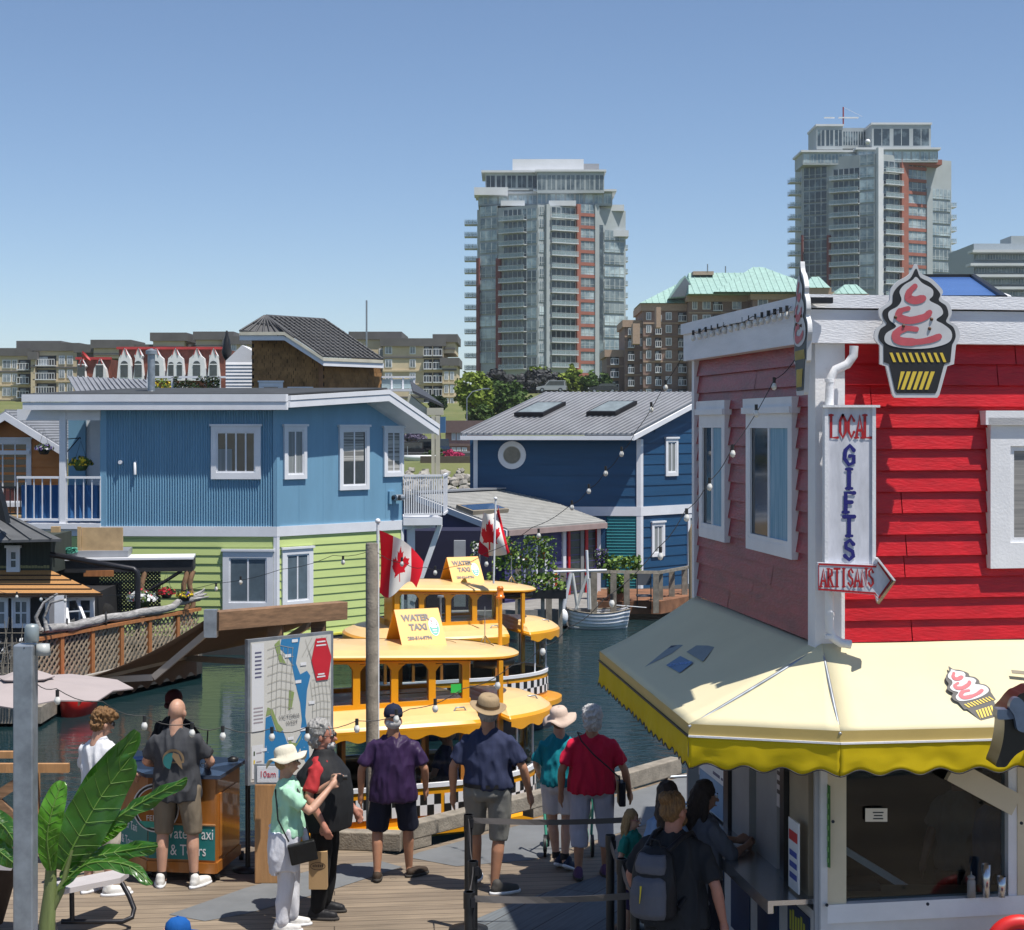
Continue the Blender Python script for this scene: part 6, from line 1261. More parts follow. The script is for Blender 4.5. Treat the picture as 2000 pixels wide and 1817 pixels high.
def ring(mb, A, za, Bq, zb, m, close=True, sm=False):
    n = len(A); mb.add([V(*p, za) for p in A]+[V(*p, zb) for p in Bq], [(i, (i+1) % n, n+(i+1) % n, n+i) for i in range(n if close else n-1)], m, sm)
def resample(pts, st):
    out = [V(*pts[0])]; acc = 0
    for a, b in zip(pts, pts[1:]):
        a, b = V(*a), V(*b); d = (b-a).length; 
        while acc+d >= st: t = (st-acc)/d; a = a.lerp(b, t); out.append(a.copy()); d = (b-a).length; acc = 0
        acc += d
    return out
def taxi(label, loc, beacon):
    t = thing('water_taxi', label, 'boat', loc, R(22), 'yellow water taxis with checkered bands'); Lb = -3.6; B = 1.0; a = 1.5
    O = outl(Lb, -.08, B, a); mb = MB(); Ob = outl(Lb+.3, -.35, B*.8, a)
    ring(mb, Ob, -.2, O, .40, hullm, sm=True); mb.build('hull', t)
    mb = MB(); G1 = outl(Lb-.03, .06, B+.07, a+.1); ring(mb, O, .38, G1, .42, yel); ring(mb, G1, .42, G1, .5, yel); C = outl(Lb+.06, -.2, B-.03, a); ring(mb, G1, .5, C, .52, yel); mb.build('gunwale', t)
    mb = MB(); ring(mb, C, .5, C, .935, yel); Ci = [(x*.985-.03, y*.97) for x, y in C]; ring(mb, Ci, .935, Ci, .3, mat('boat_inside', (.12, .09, .06), .7)); mb.poly([V(*p, .32) for p in Ci], mat('boat_floor', (.05, .05, .05), .8)); mb.build('cabin_side', t)
    mb = MB(); C2 = outl(Lb+.05, -.185, B-.015, a); ring(mb, C2, .935, C2, .985, white); ring(mb, C2, .985, Ci, .985, white); mb.build('window_sill', t)
    Cp = outl(Lb+.05, -.185, B-.02, a, 40); rs = resample(Cp+[Cp[0]], .085); mb = MB()
    for i, (p, q) in enumerate(zip(rs, rs[1:])):
        for k in range(2): mb.quad(V(p.x, p.y, .62+.12*k), V(q.x, q.y, .62+.12*k), V(q.x, q.y, .74+.12*k), V(p.x, p.y, .74+.12*k), (chk, chw)[(i+k) % 2])
    mb.build('checker_band', t)
    # posts & clear curtains (door gap near side x -1.26 .. -.87)
    mb = MB(); n = len(Ci)
    for i in range(n):
        p, q = Ci[i], Ci[(i+1) % n]; 
        if p[1] < -.8 and q[1] < -.8 and p[0] > -1.6 and False: continue
        mb.quad(V(*p, .985), V(*q, .985), V(*q, 1.62), V(*p, 1.62), cgl)
    mb.build('clear_curtain', t)
    side = [(x, s*(B-.08)) for x in (-3.35, -2.88, -2.4, -1.93, -1.45) for s in (-1, 1)]
    for x, y in side: mb = MB(); mb.box((x, y, 1.3), (.045, .045, .66), owood); mb.build('post', t)
    for x, y in ((-1.26, -B+.1), (-.87, -.66), (-1.26, B-.1), (-.87, .66)): h_ = 1.6 if x < -1 else 2.3; mb = MB(); mb.box((x, y, (h_+.5)/2), (.055, .055, h_-.5), yel if x > -1 else owood); mb.build('post', t)
    for i in range(3, 25, 4):
        p = Ci[i]
        if p[0] > -.85: mb = MB(); mb.tube([(p[0], p[1], .98), (p[0], p[1], 1.64)], .016, white, 6); mb.build('curtain_pole', t)
    # lower roof: main part and bow part
    for nm, xa, xb, bow in (('main_roof', Lb-.1, -1.26, 0), ('bow_roof', -.87, .0, 1)):
        E0 = outl(Lb-.1, .02, B+.06, a+.05, 24); E = [p for p in E0 if xa-1e-6 <= p[0] <= xb+1e-6]
        def cutb(x): return [p for p in E0][0]
        yb_ = lambda x: B+.06 if x < .02-a-.05 else (B+.06)*math.sqrt(max(0, 1-((x-(.02-a-.05))/(a+.05))**2))
        if bow: E = [(xa, -yb_(xa))]+E+[(xa, yb_(xa))]
        else: E = [p for p in E if p[1] > 0 or True]; near = [(xb, -yb_(xb))]; k0 = [p for p in E0 if p[0] <= xb]; far = [p for p in k0 if p[1] >= 0]; nr = [p for p in k0 if p[1] < 0]; E = near+[(-2.2, -yb_(-2.2))]*0+[]; E = [(xb, yb_(xb))]+sorted([p for p in far if p[0] > Lb+.5], key=lambda p: -p[0])+[p for p in far if p[0] <= Lb+.5]+[p for p in nr if p[0] <= Lb+.5]+sorted([p for p in nr if p[0] > Lb+.5], key=lambda p: p[0])+[(xb, -yb_(xb))]
        mb = MB(); sc = lambda k: [(x if abs(x-(xa if bow else xb)) < 1e-6 else x*1+((-2.4-x)*(1-k) if not bow else (-.87-x)*(1-k)), y*k) for x, y in E]
        prof = [(1.0, 1.62), (1.0, 1.65), (.97, 1.685), (.85, 1.76), (.66, 1.82), (.3, 1.86), (.02, 1.87)]
        for (k0_, z0), (k1_, z1) in zip(prof, prof[1:]): ring(mb, sc(k0_), z0, sc(k1_), z1, yroof if k0_ < .99 else yel, sm=True)
        mb.poly([V(*p, 1.62) for p in E][::-1], yel); mb.build(nm, t)
        # scalloped valance
        mb = MB(); pts = E[1:-1] if bow else E; rs = resample(pts, .04); vs = []
        for i, p in enumerate(rs): vs += [V(p.x, p.y, 1.63)*1, V(p.x*.998, p.y*.995, 1.535+.022*math.cos(i*.04/.34*2*math.pi))]
        mb.add(vs, [(2*i, 2*i+2, 2*i+3, 2*i+1) for i in range(len(rs)-1)], yel); mb.build('valance', t)
    # wheelhouse
    def ztop(x): return 2.46-.14*(x+3.6)/3.1
    for s in (-1, 1):
        y = s*.62; mb = MB(); xs_ = [-3.1, -2.64, -2.18, -1.72, -1.26]
        mb.prism([V(-3.1, y-.03, 1.76), V(-1.24, y-.03, 1.76), V(-1.24, y-.03, 1.88), V(-3.1, y-.03, 1.88)], V(0, .06, 0), yel)
        mb.prism([V(-3.1, y-.03, ztop(-3.1)-.07), V(-1.24, y-.03, ztop(-1.24)-.06), V(-1.24, y-.03, ztop(-1.24)+.02), V(-3.1, y-.03, ztop(-3.1)+.02)], V(0, .06, 0), yel)
        for x in xs_: mb.box((x+(.04 if x < -3.05 else -.04 if x > -1.3 else 0), y, 2.12), (.085, .0601, .56), yel)
        for x0, x1 in zip(xs_, xs_[1:]):
            zt = ztop((x0+x1)/2)-.065
            for xx, dd in ((x0+.042, 1), (x1-.042, -1)):
                mb.prism([V(xx, y-.0305, zt), V(xx+dd*.09, y-.0305, zt), V(xx+dd*.04, y-.0305, zt-.03), V(xx, y-.0305, zt-.085)], V(0, .061, 0), yel)
        mb.build('wheelhouse_side', t)
        for x0, x1 in zip(xs_, xs_[1:]): mb = MB(); mb.box(((x0+x1)/2, y, 2.14), (x1-x0-.1, .006, .44), cgl); mb.build('window', t)
    mb = MB()
    for s in (-1, 1): mb.box((-3.11, s*.4, 2.1), (.05, .4, .7), yel)
    mb.box((-3.11, 0, 1.83), (.05, 1.2, .2), yel); mb.build('wheelhouse_back', t)
    U = outl(-3.3, -.42, .74, .75, 16, .3); mb = MB(); ux = lambda k: [(-2+(x+2)*k, y*k) for x, y in U]
    for (k0_, d0), (k1_, d1) in zip([(.975, -.02), (1, -.008), (1, .014), (.975, .035), (.8, .075), (.5, .105), (.02, .12)], [(1, -.008), (1, .014), (.975, .035), (.8, .085), (.5, .11), (.02, .12)]):
        A, Bq = ux(k0_), ux(k1_); n = len(A); mb.add([V(*p, ztop(p[0])+d0) for p in A]+[V(*p, ztop(p[0])+d1) for p in Bq], [(i, (i+1) % n, n+(i+1) % n, n+i) for i in range(n)], yroof if d0 > .012 else yel, True)
    mb.poly([V(*p, ztop(p[0])-.03) for p in ux(.97)][::-1], yel); mb.build('wheelhouse_roof', t)
    mb = MB(); mb.tube([(-1.15, -.5, 2.27), (-.95, -.55, 2.25), (-.6, -.3, 2.24), (-.55, .2, 2.24)], .06, black, 8); mb.build('rolled_curtain', t)
    # A-frame sign
    sg = MB(); x0, x1 = -1.98, -1.42; zb = ztop(-1.7)+.09; sm_ = mat('sign_yellow_board', (.80, .36, .02), .45, var=.04)
    for s in (-1, 1): sg.prism([V(x0, s*.33, zb), V(x1, s*.33, zb), V(x1, s*.008, zb+.42), V(x0, s*.008, zb+.42)], V(0, s*-.014, 0), sm_)
    so_ = sg.build('roof_sign', t); tilt = V(0, -.42, .32).normalized(); T = frame((0, 0, 0), (1, 0, 0), tilt); up = V(0, .322, .42).normalized()
    def at(u_, v_): q = V(x0+u_, -.33, zb)+up*v_+tilt*.003; return frame(q, (1, 0, 0), tilt)
    for s_, u_, v_, z_ in (('WATER', .24, .40, .115), ('TAXI', .25, .27, .115), ('250-514-9794', .24, .12, .062)): text(s_, z_, black, 'lettering', so_, .002, at(u_, v_), sx=.86, bold=z_*.05)
    mb = MB(); Tm = at(.45, .27)
    mb.add([Tm @ V(.065*math.cos(k*math.pi/10), .13*math.sin(k*math.pi/10), 0) for k in range(20)], [tuple(range(20))], chw)
    mb.add([Tm @ V(.057*math.cos(k*math.pi/10+math.pi), .12*math.sin(k*math.pi/10+math.pi), .0012) for k in range(11)], [tuple(range(11))], mat('logo_green', (.05, .38, .30), .5)); 
    for k in range(7): x_, y_ = .04*math.cos(k*2.1), .05+.035*math.sin(k*1.7); mb.add([Tm @ V(x_+.01*math.cos(j*2.1+k), y_+.014*math.sin(j*2.1+k), .0014+.0002*k) for j in range(3)], [(0, 1, 2)], (black, mat('logo_red', (.5, .03, .03), .5), black)[k % 3])
    for k in range(3): mb.add([Tm @ V(a_, b_-.035*k-.02, .0024) for a_, b_ in ((-.035+.006*k, 0), (.035-.006*k, 0), (.035-.006*k, .014), (-.035+.006*k, .014))], [(0, 1, 2, 3)], chw)
    mb.build('logo', so_)
    # small fittings
    for x, y in ((-1.45, -.85), (-.35, -.38)): mb = MB(); mb.tube([(x-.08, y, 1.76), (x-.05, y, 1.81), (x+.05, y, 1.81), (x+.08, y, 1.76)], .01, steel, 6); mb.build('grab_handle', t)
    mb = MB(); mb.tube([(-.85, -.1, ztop(-.85)+.1), (-.85, -.1, ztop(-.85)+.55)], .006, steel, 6); mb.tube([(-.9, -.1, ztop(-.9)+.12), (-.85, -.1, ztop(-.85)+.2), (-.78, -.1, ztop(-.8)+.1)], .012, brass, 6); mb.build('antenna', t)
    mb = MB(); mb.tube([(-1.35, .1, 2.35), (-1.35, .1, 3.0)], .012, steel, 6); mb.tube([(-1.35, .1, 3.0), (-1.35, .1, 3.02)], .04, steel, 10); mb.build('antenna', t)
    amb = mat('amber_lens', (.75, .2, .01), .25, var=.1, spec=.8)
    if beacon:
        mb = MB(); mb.tube([(-.55, .15, ztop(-.55)+.05), (-.55, .15, 2.95)], .026, yel, 10); m_ = mb.build('mast', t); mb = MB(); mb.lathe([(.001, 0), (.055, 0), (.055, .03), (.04, .035), (.04, .12), (.045, .125), (.03, .15), (.001, .15)], (-.55, .15, 2.95), amb, 14); mb.build('beacon', m_)
        mb = MB(); mb.box((-1.42, -.625-.012, 2.0), (.13, .004, .1), green); mb.build('notice', t)
    else:
        mb = MB(); mb.tube([(-3.0, .2, 2.4), (-3.0, .2, 3.1)], .03, yel, 10); m_ = mb.build('mast', t); mb = MB(); mb.lathe([(.001, 0), (.06, 0), (.06, .03), (.045, .035), (.045, .12), (.03, .15), (.001, .15)], (-3.0, .2, 3.1), amb, 14); mb.build('beacon', m_)
    # seats seen through the curtains
    for x in (-3.0, -2.4, -1.8): mb = MB(); mb.box((x, .45, .62), (.4, .8, .06), mat('seat_vinyl', (.04, .04, .045), .5)); mb.box((x-.2, .45, .85), (.05, .8, .45), mat('seat_vinyl')); mb.build('bench', t)
    return t
brass = mat('brass', (.3, .22, .10), .4, .6)
taxi('nearer yellow water taxi with checkered band alongside the dock, roof sign WATER TAXI', (.42, 21.0, 0), True)
taxi('farther yellow water taxi with checkered band, moored beyond the first one', (.74, 29.0, 0), False)
# ================================================================= FLAGS, PILE
flr = mat('flag_red', (.55, .008, .02), .7, var=.05, spec=.2); flw = mat('flag_white', (.70, .68, .64), .7, var=.04, spec=.2)
LEAF = [(0, 1), (.13, .72), (.27, .80), (.22, .42), (.42, .62), (.47, .50), (.72, .54), (.62, .36), (.70, .28), (.36, .02), (.40, -.14), (.04, -.08), (.035, -.42), (-.035, -.42), (-.04, -.08)]
LEAF += [(-x, y) for x, y in LEAF[1:11][::-1]]
def inpoly(x, y, P_):
    c = False
    for (x0, y0), (x1, y1) in zip(P_, P_[1:]+P_[:1]):
        if (y0 > y) != (y1 > y) and x < (x1-x0)*(y-y0)/(y1-y0)+x0: c = not c
    return c
def flag(label, pole, fn, nu=120, nv=70):
    t = thing('flag', label, 'flag', pole[0], 0, 'red and white maple leaf flags'); o_ = V(*pole[0]); mb = MB(); a, b = V(*pole[0])-o_, V(*pole[1])-o_; mb.tube([a, b], .016, white, 8); mb.ball(b, .03, white, 8, 6); mb.build('pole', t)
    mb = MB(); vs = [fn(i/nu, j/nv)-o_ for j in range(nv+1) for i in range(nu+1)]; fa, fb = [], []
    for j in range(nv):
        for i in range(nu):
            u_, v_ = (i+.5)/nu, (j+.5)/nv; f = (j*(nu+1)+i, j*(nu+1)+i+1, (j+1)*(nu+1)+i+1, (j+1)*(nu+1)+i)
            (fa if u_ < .25 or u_ > .75 or inpoly((u_-.5)*3.3, (.5-v_)*1.9+.27, LEAF) else fb).append(f)
    mb.add(vs, fa, flr, True); mb.add(vs, fb, flw, True); return mb.build('cloth', t)
Yf = 18.25
def f1(u_, v_):    # drooping, folding flag on the dock pile
    x = 741+84*(u_**.9)*(1-.12*v_)+3*math.sin(u_*7+v_*3); y = 1036+122*v_*(1-.25*u_)+18*u_+42*u_*u_*(1-v_)+14*math.sin(u_*6.5)*(.3+v_*.6)
    return P(x, y, Yf+.07*math.sin(u_*9+v_*2)+.12*math.sin(u_*3.2+v_*1.5))
flag('maple leaf flag hanging large on the white pole beside the grey pile', (P(738, 1500, Yf), P(738, 1018, Yf)), f1)
def f2(u_, v_):
    x = 965+25*math.sin(u_*5.2+.8)*(.4+.8*v_)-14*u_+12*v_*u_; y = 986+86*v_*(1-.1*u_)+18*u_+10*abs(math.sin(u_*4))
    return P(x, y, 27.5+.25*u_+.1*math.sin(u_*8+v_*3))
flag('maple leaf flag on the roof pole of the farther water taxi', (P(964, 1140, 27.4), P(968, 974, 27.4)), f2, 80, 50)
mb = MB(); b_ = P(728, 1480, 18.1); t_ = P(726, 1061, 18.1); mb.tube([V(b_.x, 18.1, -.6), V(t_.x, 18.1, t_.z-.02), V(t_.x, 18.1, t_.z)], [.068, .066, .06], greyw, 16); tag(mb.build('pile'), 'tall round grey wooden pile at the dock edge beside the big flag', 'pile')
# ================================================================= PERGOLA, MAP BOARD, KIOSK
pw = mat('brown_timber', (.26, .15, .08), .75, var=.3, vs=3, stretch=(2, 2, 12), bump=.3, bs=30); nw = mat('fresh_timber', (.45, .24, .10), .7, var=.2, vs=3, stretch=(5, 5, .5), bump=.2, bs=30)
Pg = thing('pergola', 'brown timber post and beam frame carrying the folded-out brown awning', 'pergola')
a = P(417, 1213, 16.0); b = P(668, 1192, 17.3)
mb = MB(); mb.bar(a, b, .16, .18, pw); bevel(mb.build('beam', Pg), .006)
for x, y0, Y, w2 in ((622, 1225, 17.1, .14), (538, 1218, 16.65, .14)): mb = MB(); q = P(x, y0, Y); mb.box((q.x, Y, (a.z-.1+DZ)/2-.0), (w2, w2, a.z-.1-DZ), pw); mb.build('post', Pg)
mb = MB(); mb.box(a+V(-.02, -.02, -.02), (.12, .1, .26), steel); mb.build('bracket', Pg)
Bw = thing('retractable_awning', 'brown retractable fabric awning sloping down from the pergola beam', 'awning'); brn = mat('brown_canvas', (.13, .09, .065), .85, var=.08, vs=3, spec=.2)
o0, o1 = P(397, 1213, 16.0), P(640, 1200, 17.4); q0, q1 = P(152, 1330, 16.45), P(384, 1276, 18.5)
mb = MB(); N = 12; vs = []
for j in range(N+1):
    for i in range(N+1): s, t = i/N, j/N; p = (o0.lerp(o1, s)).lerp(q0.lerp(q1, s), t); p.z -= .06*math.sin(math.pi*t); vs.append(p)
mb.add(vs, [(j*(N+1)+i, j*(N+1)+i+1, (j+1)*(N+1)+i+1, (j+1)*(N+1)+i) for j in range(N) for i in range(N)], brn, True); o = mb.build('canvas', Bw); s_ = o.modifiers.new('s', 'SOLIDIFY'); s_.thickness = .006
mb = MB(); n_ = 60; vs = []
for i in range(n_+1): f = i/n_; p = q0.lerp(q1, f); vs += [p, p-V(0, 0, .22+.03*math.cos(f*9*2*math.pi))]
mb.add(vs, [(2*i, 2*i+2, 2*i+3, 2*i+1) for i in range(n_)], brn); mb.build('valance', Bw)
mb = MB(); mb.bar(q0, q1, .05, .07, mat('beige_rail', (.4, .36, .3), .5)); mb.build('front_rail', Bw)
for f in (.06, .86):
    mb = MB(); r0, r1 = o0.lerp(o1, f)-V(0, 0, .08), q0.lerp(q1, min(.95, f+.05))-V(0, 0, .03); md = r0.lerp(r1, .45)-V(0, .12, .22); mb.bar(r0, md, .05, .06, mat('awning_arm', (.34, .30, .26), .45)); mb.bar(md, r1, .05, .06, mat('awning_arm')); mb.build('folding_arm', Bw)
# map board
Mp = thing('map_board', 'large framed harbour map board on a timber post with red panel at its top right', 'map board'); MW = Wall(P(484, 0, 16.1).xy, P(651, 0, 16.8).xy); zt, zb = 3.05, 1.66; Wm = MW.len; Hm = zt-zb
mb = MB(); MW.box(mb, 0, Wm, zb, zt, -.05, 0, steel); mb.build('frame', Mp)
land = mat('map_land', (.60, .59, .54), .5, var=.03); wat = mat('map_water', (.035, .20, .42), .4, var=.05); grn = mat('map_green', (.25, .33, .12), .5, var=.05); rd = mat('map_road', (.36, .35, .30), .6, var=0); pap = mat('map_paper', (.66, .67, .68), .5, var=0)
def mp(x, y, d): return MW.p(x*Wm, zb+y*Hm, d)
def mpoly(mb, pts, d, m): mb.poly([mp(x, y, d) for x, y in pts], m)
mb = MB(); mpoly(mb, [(.03, .02), (.97, .02), (.97, .98), (.03, .98)], .002, land); mb.build('map_sheet', Mp)
mb = MB()
mpoly(mb, [(.18, .02), (.72, .02), (.70, .22), (.68, .35), (.66, .42), (.62, .40), (.60, .30), (.52, .22), (.45, .25), (.40, .34), (.32, .34), (.26, .46), (.20, .45), (.19, .30)], .004, wat)
mpoly(mb, [(.62, .40), (.66, .42), (.68, .60), (.72, .70), (.68, .74), (.60, .72), (.55, .80), (.60, .98), (.50, .98), (.38, .98), (.36, .92), (.45, .86), (.50, .80), (.56, .62), (.60, .52)], .0042, wat)
mb.build('map_water', Mp)
mb = MB(); mpoly(mb, [(.30, .95), (.36, .98), (.37, .88), (.44, .80), (.36, .82)], .005, grn); mpoly(mb, [(.20, .46), (.26, .47), (.32, .36), (.36, .33), (.40, .35), (.34, .40), (.28, .50), (.22, .52)], .005, grn); mpoly(mb, [(.46, .22), (.53, .20), (.60, .26), (.62, .30), (.56, .24), (.50, .25), (.47, .30)], .005, grn); mpoly(mb, [(.46, .48), (.50, .49), (.53, .60), (.47, .62)], .005, grn); mb.build('map_park', Mp)
random.seed(6); mb = MB()
for i in range(9): y = .34+i*.055; T = frame(mp(0, 0, 0), MW.u, MW.n); ribbon(mb, [(.74*Wm, y*Hm), (.86*Wm, (y+.01)*Hm), (.96*Wm, (y-.005)*Hm)], .004, T, .0062+.0001*i, rd)
for i in range(6): x = .74+i*.045; ribbon(mb, [(x*Wm, .25*Hm), ((x+.01)*Wm, .5*Hm), ((x-.02)*Wm, .66*Hm)], .004, T, .0075+.0001*i, rd)
for i in range(8): y = .50+i*.06; ribbon(mb, [(.22*Wm, y*Hm), (.36*Wm, (y+.02)*Hm), (.52*Wm, (y-.01)*Hm)], .005, T, .0062+.0001*i, rd)
for i in range(5): x = .26+i*.055; ribbon(mb, [(x*Wm, .46*Hm), ((x+.01)*Wm, .7*Hm), ((x+.03)*Wm, .92*Hm)], .004, T, .0082+.0001*i, rd)
for i in range(4): x = .62+.06*i; ribbon(mb, [(x*Wm, .84*Hm), ((x+.12)*Wm, .97*Hm)], .004, T, .0062+.0001*i, rd)
for i in range(3): ribbon(mb, [((.66+.03*i)*Wm, (.96-.06*i)*Hm), ((.74+.03*i)*Wm, (.80-.03*i)*Hm)], .004, T, .0072+.0001*i, rd)
mb.build('map_roads', Mp)
mb = MB(); mpoly(mb, [(.50, .04), (.56, .16), (.60, .20), (.63, .14), (.68, .06), (.66, .02), (.5, .02)], .005, land); mpoly(mb, [(.22, .06), (.24, .12), (.225, .14), (.21, .09)], .0051, land); mb.build('map_island', Mp)
mb = MB(); mpoly(mb, [(.04, .36), (.18, .36), (.18, .97), (.04, .97)], .006, pap); mpoly(mb, [(.04, .04), (.17, .04), (.17, .27), (.04, .27)], .006, pap); mb.build('legend_panel', Mp)
mb = MB()
for i in range(7): yy = .90-i*.028; mpoly(mb, [(.075, yy), (.15, yy), (.15, yy+.011), (.075, yy+.011)], .0075, mat('ink'))
for i in range(5): yy = .52-i*.025; mpoly(mb, [(.06, yy), (.165, yy), (.165, yy+.009), (.06, yy+.009)], .0075, mat('ink_pale', (.35, .3, .32), .6))
for i, m_ in enumerate((lf_dark, fy, pap)): yy = .20-i*.06; mpoly(mb, [(.06, yy), (.075, yy), (.075, yy+.03), (.06, yy+.03)], .0075, m_); mpoly(mb, [(.09, yy+.01), (.15, yy+.01), (.15, yy+.018), (.09, yy+.018)], .0075, mat('ink_pale'))
for x, y in ((.50, .95), (.42, .85), (.54, .66), (.60, .78), (.70, .50), (.45, .27), (.60, .32), (.68, .24), (.14, .22), (.42, .12), (.72, .3)): mpoly(mb, [(x, y), (x+.07, y), (x+.07, y+.022), (x, y+.022)], .0078, white)
for i in range(22): x = .2+i*.021; y = .22-.10*math.sin(i*.3)+.03*math.cos(i); mpoly(mb, [(x, y), (x+.006, y), (x+.006, y+.004), (x, y+.004)], .0075, white)
mb.build('lettering', Mp)
text('VICTORIA', .055, mat('ink_grey', (.2, .2, .2), .6), 'lettering', Mp, .0005, MW.M(.47*Wm, zb+.435*Hm, .009)); text('WEST', .055, mat('ink_grey'), 'lettering', Mp, .0005, MW.M(.50*Wm, zb+.39*Hm, .009))
mb = MB(); hx = [(.78, .96), (.90, .96), (.97, .82), (.93, .66), (.79, .66), (.73, .81)]; mpoly(mb, hx[::-1], .010, mat('map_red', (.55, .02, .035), .5)); mb.build('red_panel', Mp)
text('SCAN FOR', .035, white, 'lettering', Mp, .0005, MW.M(.845*Wm, zb+.925*Hm, .0115)) if 0 else None
mb = MB()
for yy, w2 in ((.93, .05), (.905, .06), (.70, .04), (.682, .05)): mpoly(mb, [(.845-w2, yy), (.845+w2, yy), (.845+w2, yy+.010), (.845-w2, yy+.010)], .012, white)
mb.build('panel_print', Mp)
mb = MB(); a = G(521, 1727); mb.box((a.x, a.y+.12, (DZ+1.67)/2), (.235, .22, 1.67-DZ), nw); bevel(mb.build('post', Mp), .01)
sb_ = MB(); q = P(505, 1512, 15.97); sb_.box(q+V(.07, 0, 0), (.22, .03, .19), steel); sb_.box(q+V(.09, -.018, 0), (.2, .01, .15), white); so_ = sb_.build('hours_sign', Mp); text('10am', .085, mat('hours_red', (.55, .02, .05), .5), 'lettering', so_, .001, frame(q+V(.09, -.025, 0), (1, 0, 0), (0, -1, 0)), sx=.85)
# kiosk
Kk = thing('ticket_kiosk', 'varnished wooden ticket kiosk reading Water Taxi & Tours with dark blue top', 'kiosk'); kw = mat('kiosk_wood', (.36, .13, .02), .35, var=.25, vs=1.6, stretch=(3, 3, .7), coat=.3); teal = mat('teal_vinyl', (.012, .19, .19), .45, var=.04); ktop = mat('kiosk_top', (.03, .05, .09), .3, var=.1)
k = [P(208, 0, 17.0).xy, P(289, 0, 16.25).xy, P(421, 0, 16.15).xy, P(468, 0, 16.9).xy, P(230, 0, 17.4).xy]; zk0, zk1 = DZ+.09, 1.72
mb = MB(); mb.prism([V(p.x, p.y, zk0) for p in k][::-1], V(0, 0, zk1-zk0), kw); mb.build('body', Kk)
mb = MB(); c_ = sum((V(p.x, p.y, 0) for p in k), V(0, 0, 0))/5; mb.prism([V(p.x, p.y, zk1)+(V(p.x, p.y, 0)-c_).normalized()*.07 for p in k][::-1], V(0, 0, .035), ktop); mb.build('top', Kk)
for i in range(3):
    w_ = Wall(k[i], k[i+1]); mb = MB(); 
    if i < 2: w_.box(mb, 0, w_.len, 1.265, 1.28, 0, .012, nw)
    w_.box(mb, 0, w_.len, zk0, zk0+.1, 0, .015, kw)
    if i == 2: w_.box(mb, .1, w_.len-.1, .95, 1.55, 0, .012, kw)
    mb.build('moulding', Kk)
    if i < 2:
        mb = MB(); w_.box(mb, .005, w_.len-.005, .935, 1.26, 0, .006, teal); so_ = mb.build('banner', Kk); u_ = w_.len*(.55 if i == 0 else .6)
        text('Water Taxi', .15 if i else .12, white, 'lettering', so_, .001, w_.M(u_, 1.18, .008), sx=.72); text('& Tours', .15 if i else .12, white, 'lettering', so_, .001, w_.M(u_, 1.02, .008), sx=.72)
w_ = Wall(k[1], k[2]); mb = MB(); T = w_.M(.08, 1.42, .008)
for r, m_, d in ((.235, white, 0), (.222, mat('logo_dark', (.02, .02, .02), .5), .001), (.20, white, .002), (.19, kw, .003)): mb.add([T @ V(r*math.cos(j*math.pi/16), r*math.sin(j*math.pi/16), d) for j in range(32)], [tuple(range(32))], m_)
mb.add([T @ V(x, y, .005) for x, y in ((-.17, -.13), (.17, -.13), (.1, -.19), (-.1, -.19))], [(0, 3, 2, 1)], mat('logo_green')); mb.add([T @ V(x, y, .005) for x, y in ((-.10, -.02), (.12, -.02), (.08, .05), (-.02, .05), (-.03, .10), (-.07, .10), (-.07, .0))], [(0, 1, 2, 3, 4, 5, 6)], white)
mb.build('logo', Kk); text('FERRY', .075, white, 'lettering', Kk, .001, w_.M(.08, 1.32, .015), sx=.9)
for p in (k[1], k[2], k[3]): mb = MB(); q = V(p.x, p.y+.12, DZ+.045); mb.tube([q-V(.02, 0, 0), q+V(.02, 0, 0)], .045, black, 10); mb.build('caster', Kk)
mb = MB(); q = P(406, 1495, 16.6); q.z = 1.76; mb.box(q+V(0, 0, .09), (.05, .03, .18), black); mb.tube([q+V(-.01, 0, .18), q+V(.0, 0, .34)], .007, black, 6); tag(mb.build('radio'), 'black two-way radio standing on the kiosk top', 'radio')
mb = MB(); q = P(455, 1490, 16.8); q.z = 1.755; mb.lathe([(.05, 0), (.055, .03), (.02, .05), (.001, .05)], q, black, 14); tag(mb.build('tape_roll'), 'small black round object at the right end of the kiosk top', 'roll')
mb = MB(); q = P(255, 1485, 16.9); q.z = 1.757; mb.box(q, (.3, .2, .012), mat('folder_blue', (.06, .16, .4), .5), rz=.2); tag(mb.build('folder'), 'blue folder lying on the kiosk top', 'folder')
mb = MB(); q = P(388, 1495, 16.5); q.z = 1.775
for s in (-1, 1): mb.tube([q+V(.04*s+.025*math.cos(j), 0, .022*math.sin(j)) for j in range(8)], .004, black, 5)
tag(mb.build('sunglasses'), 'black sunglasses lying on the kiosk top', 'glasses')
mb = MB(); q = G(484, 1700); mb.tube([q, q+V(0, 0, .95)], .025, black, 10); mb.lathe([(.001, 0), (.15, 0), (.15, .02), (.03, .04)], q, black, 20); tag(mb.build('stanchion'), 'single black stanchion between the kiosk and the map board post', 'stanchion')
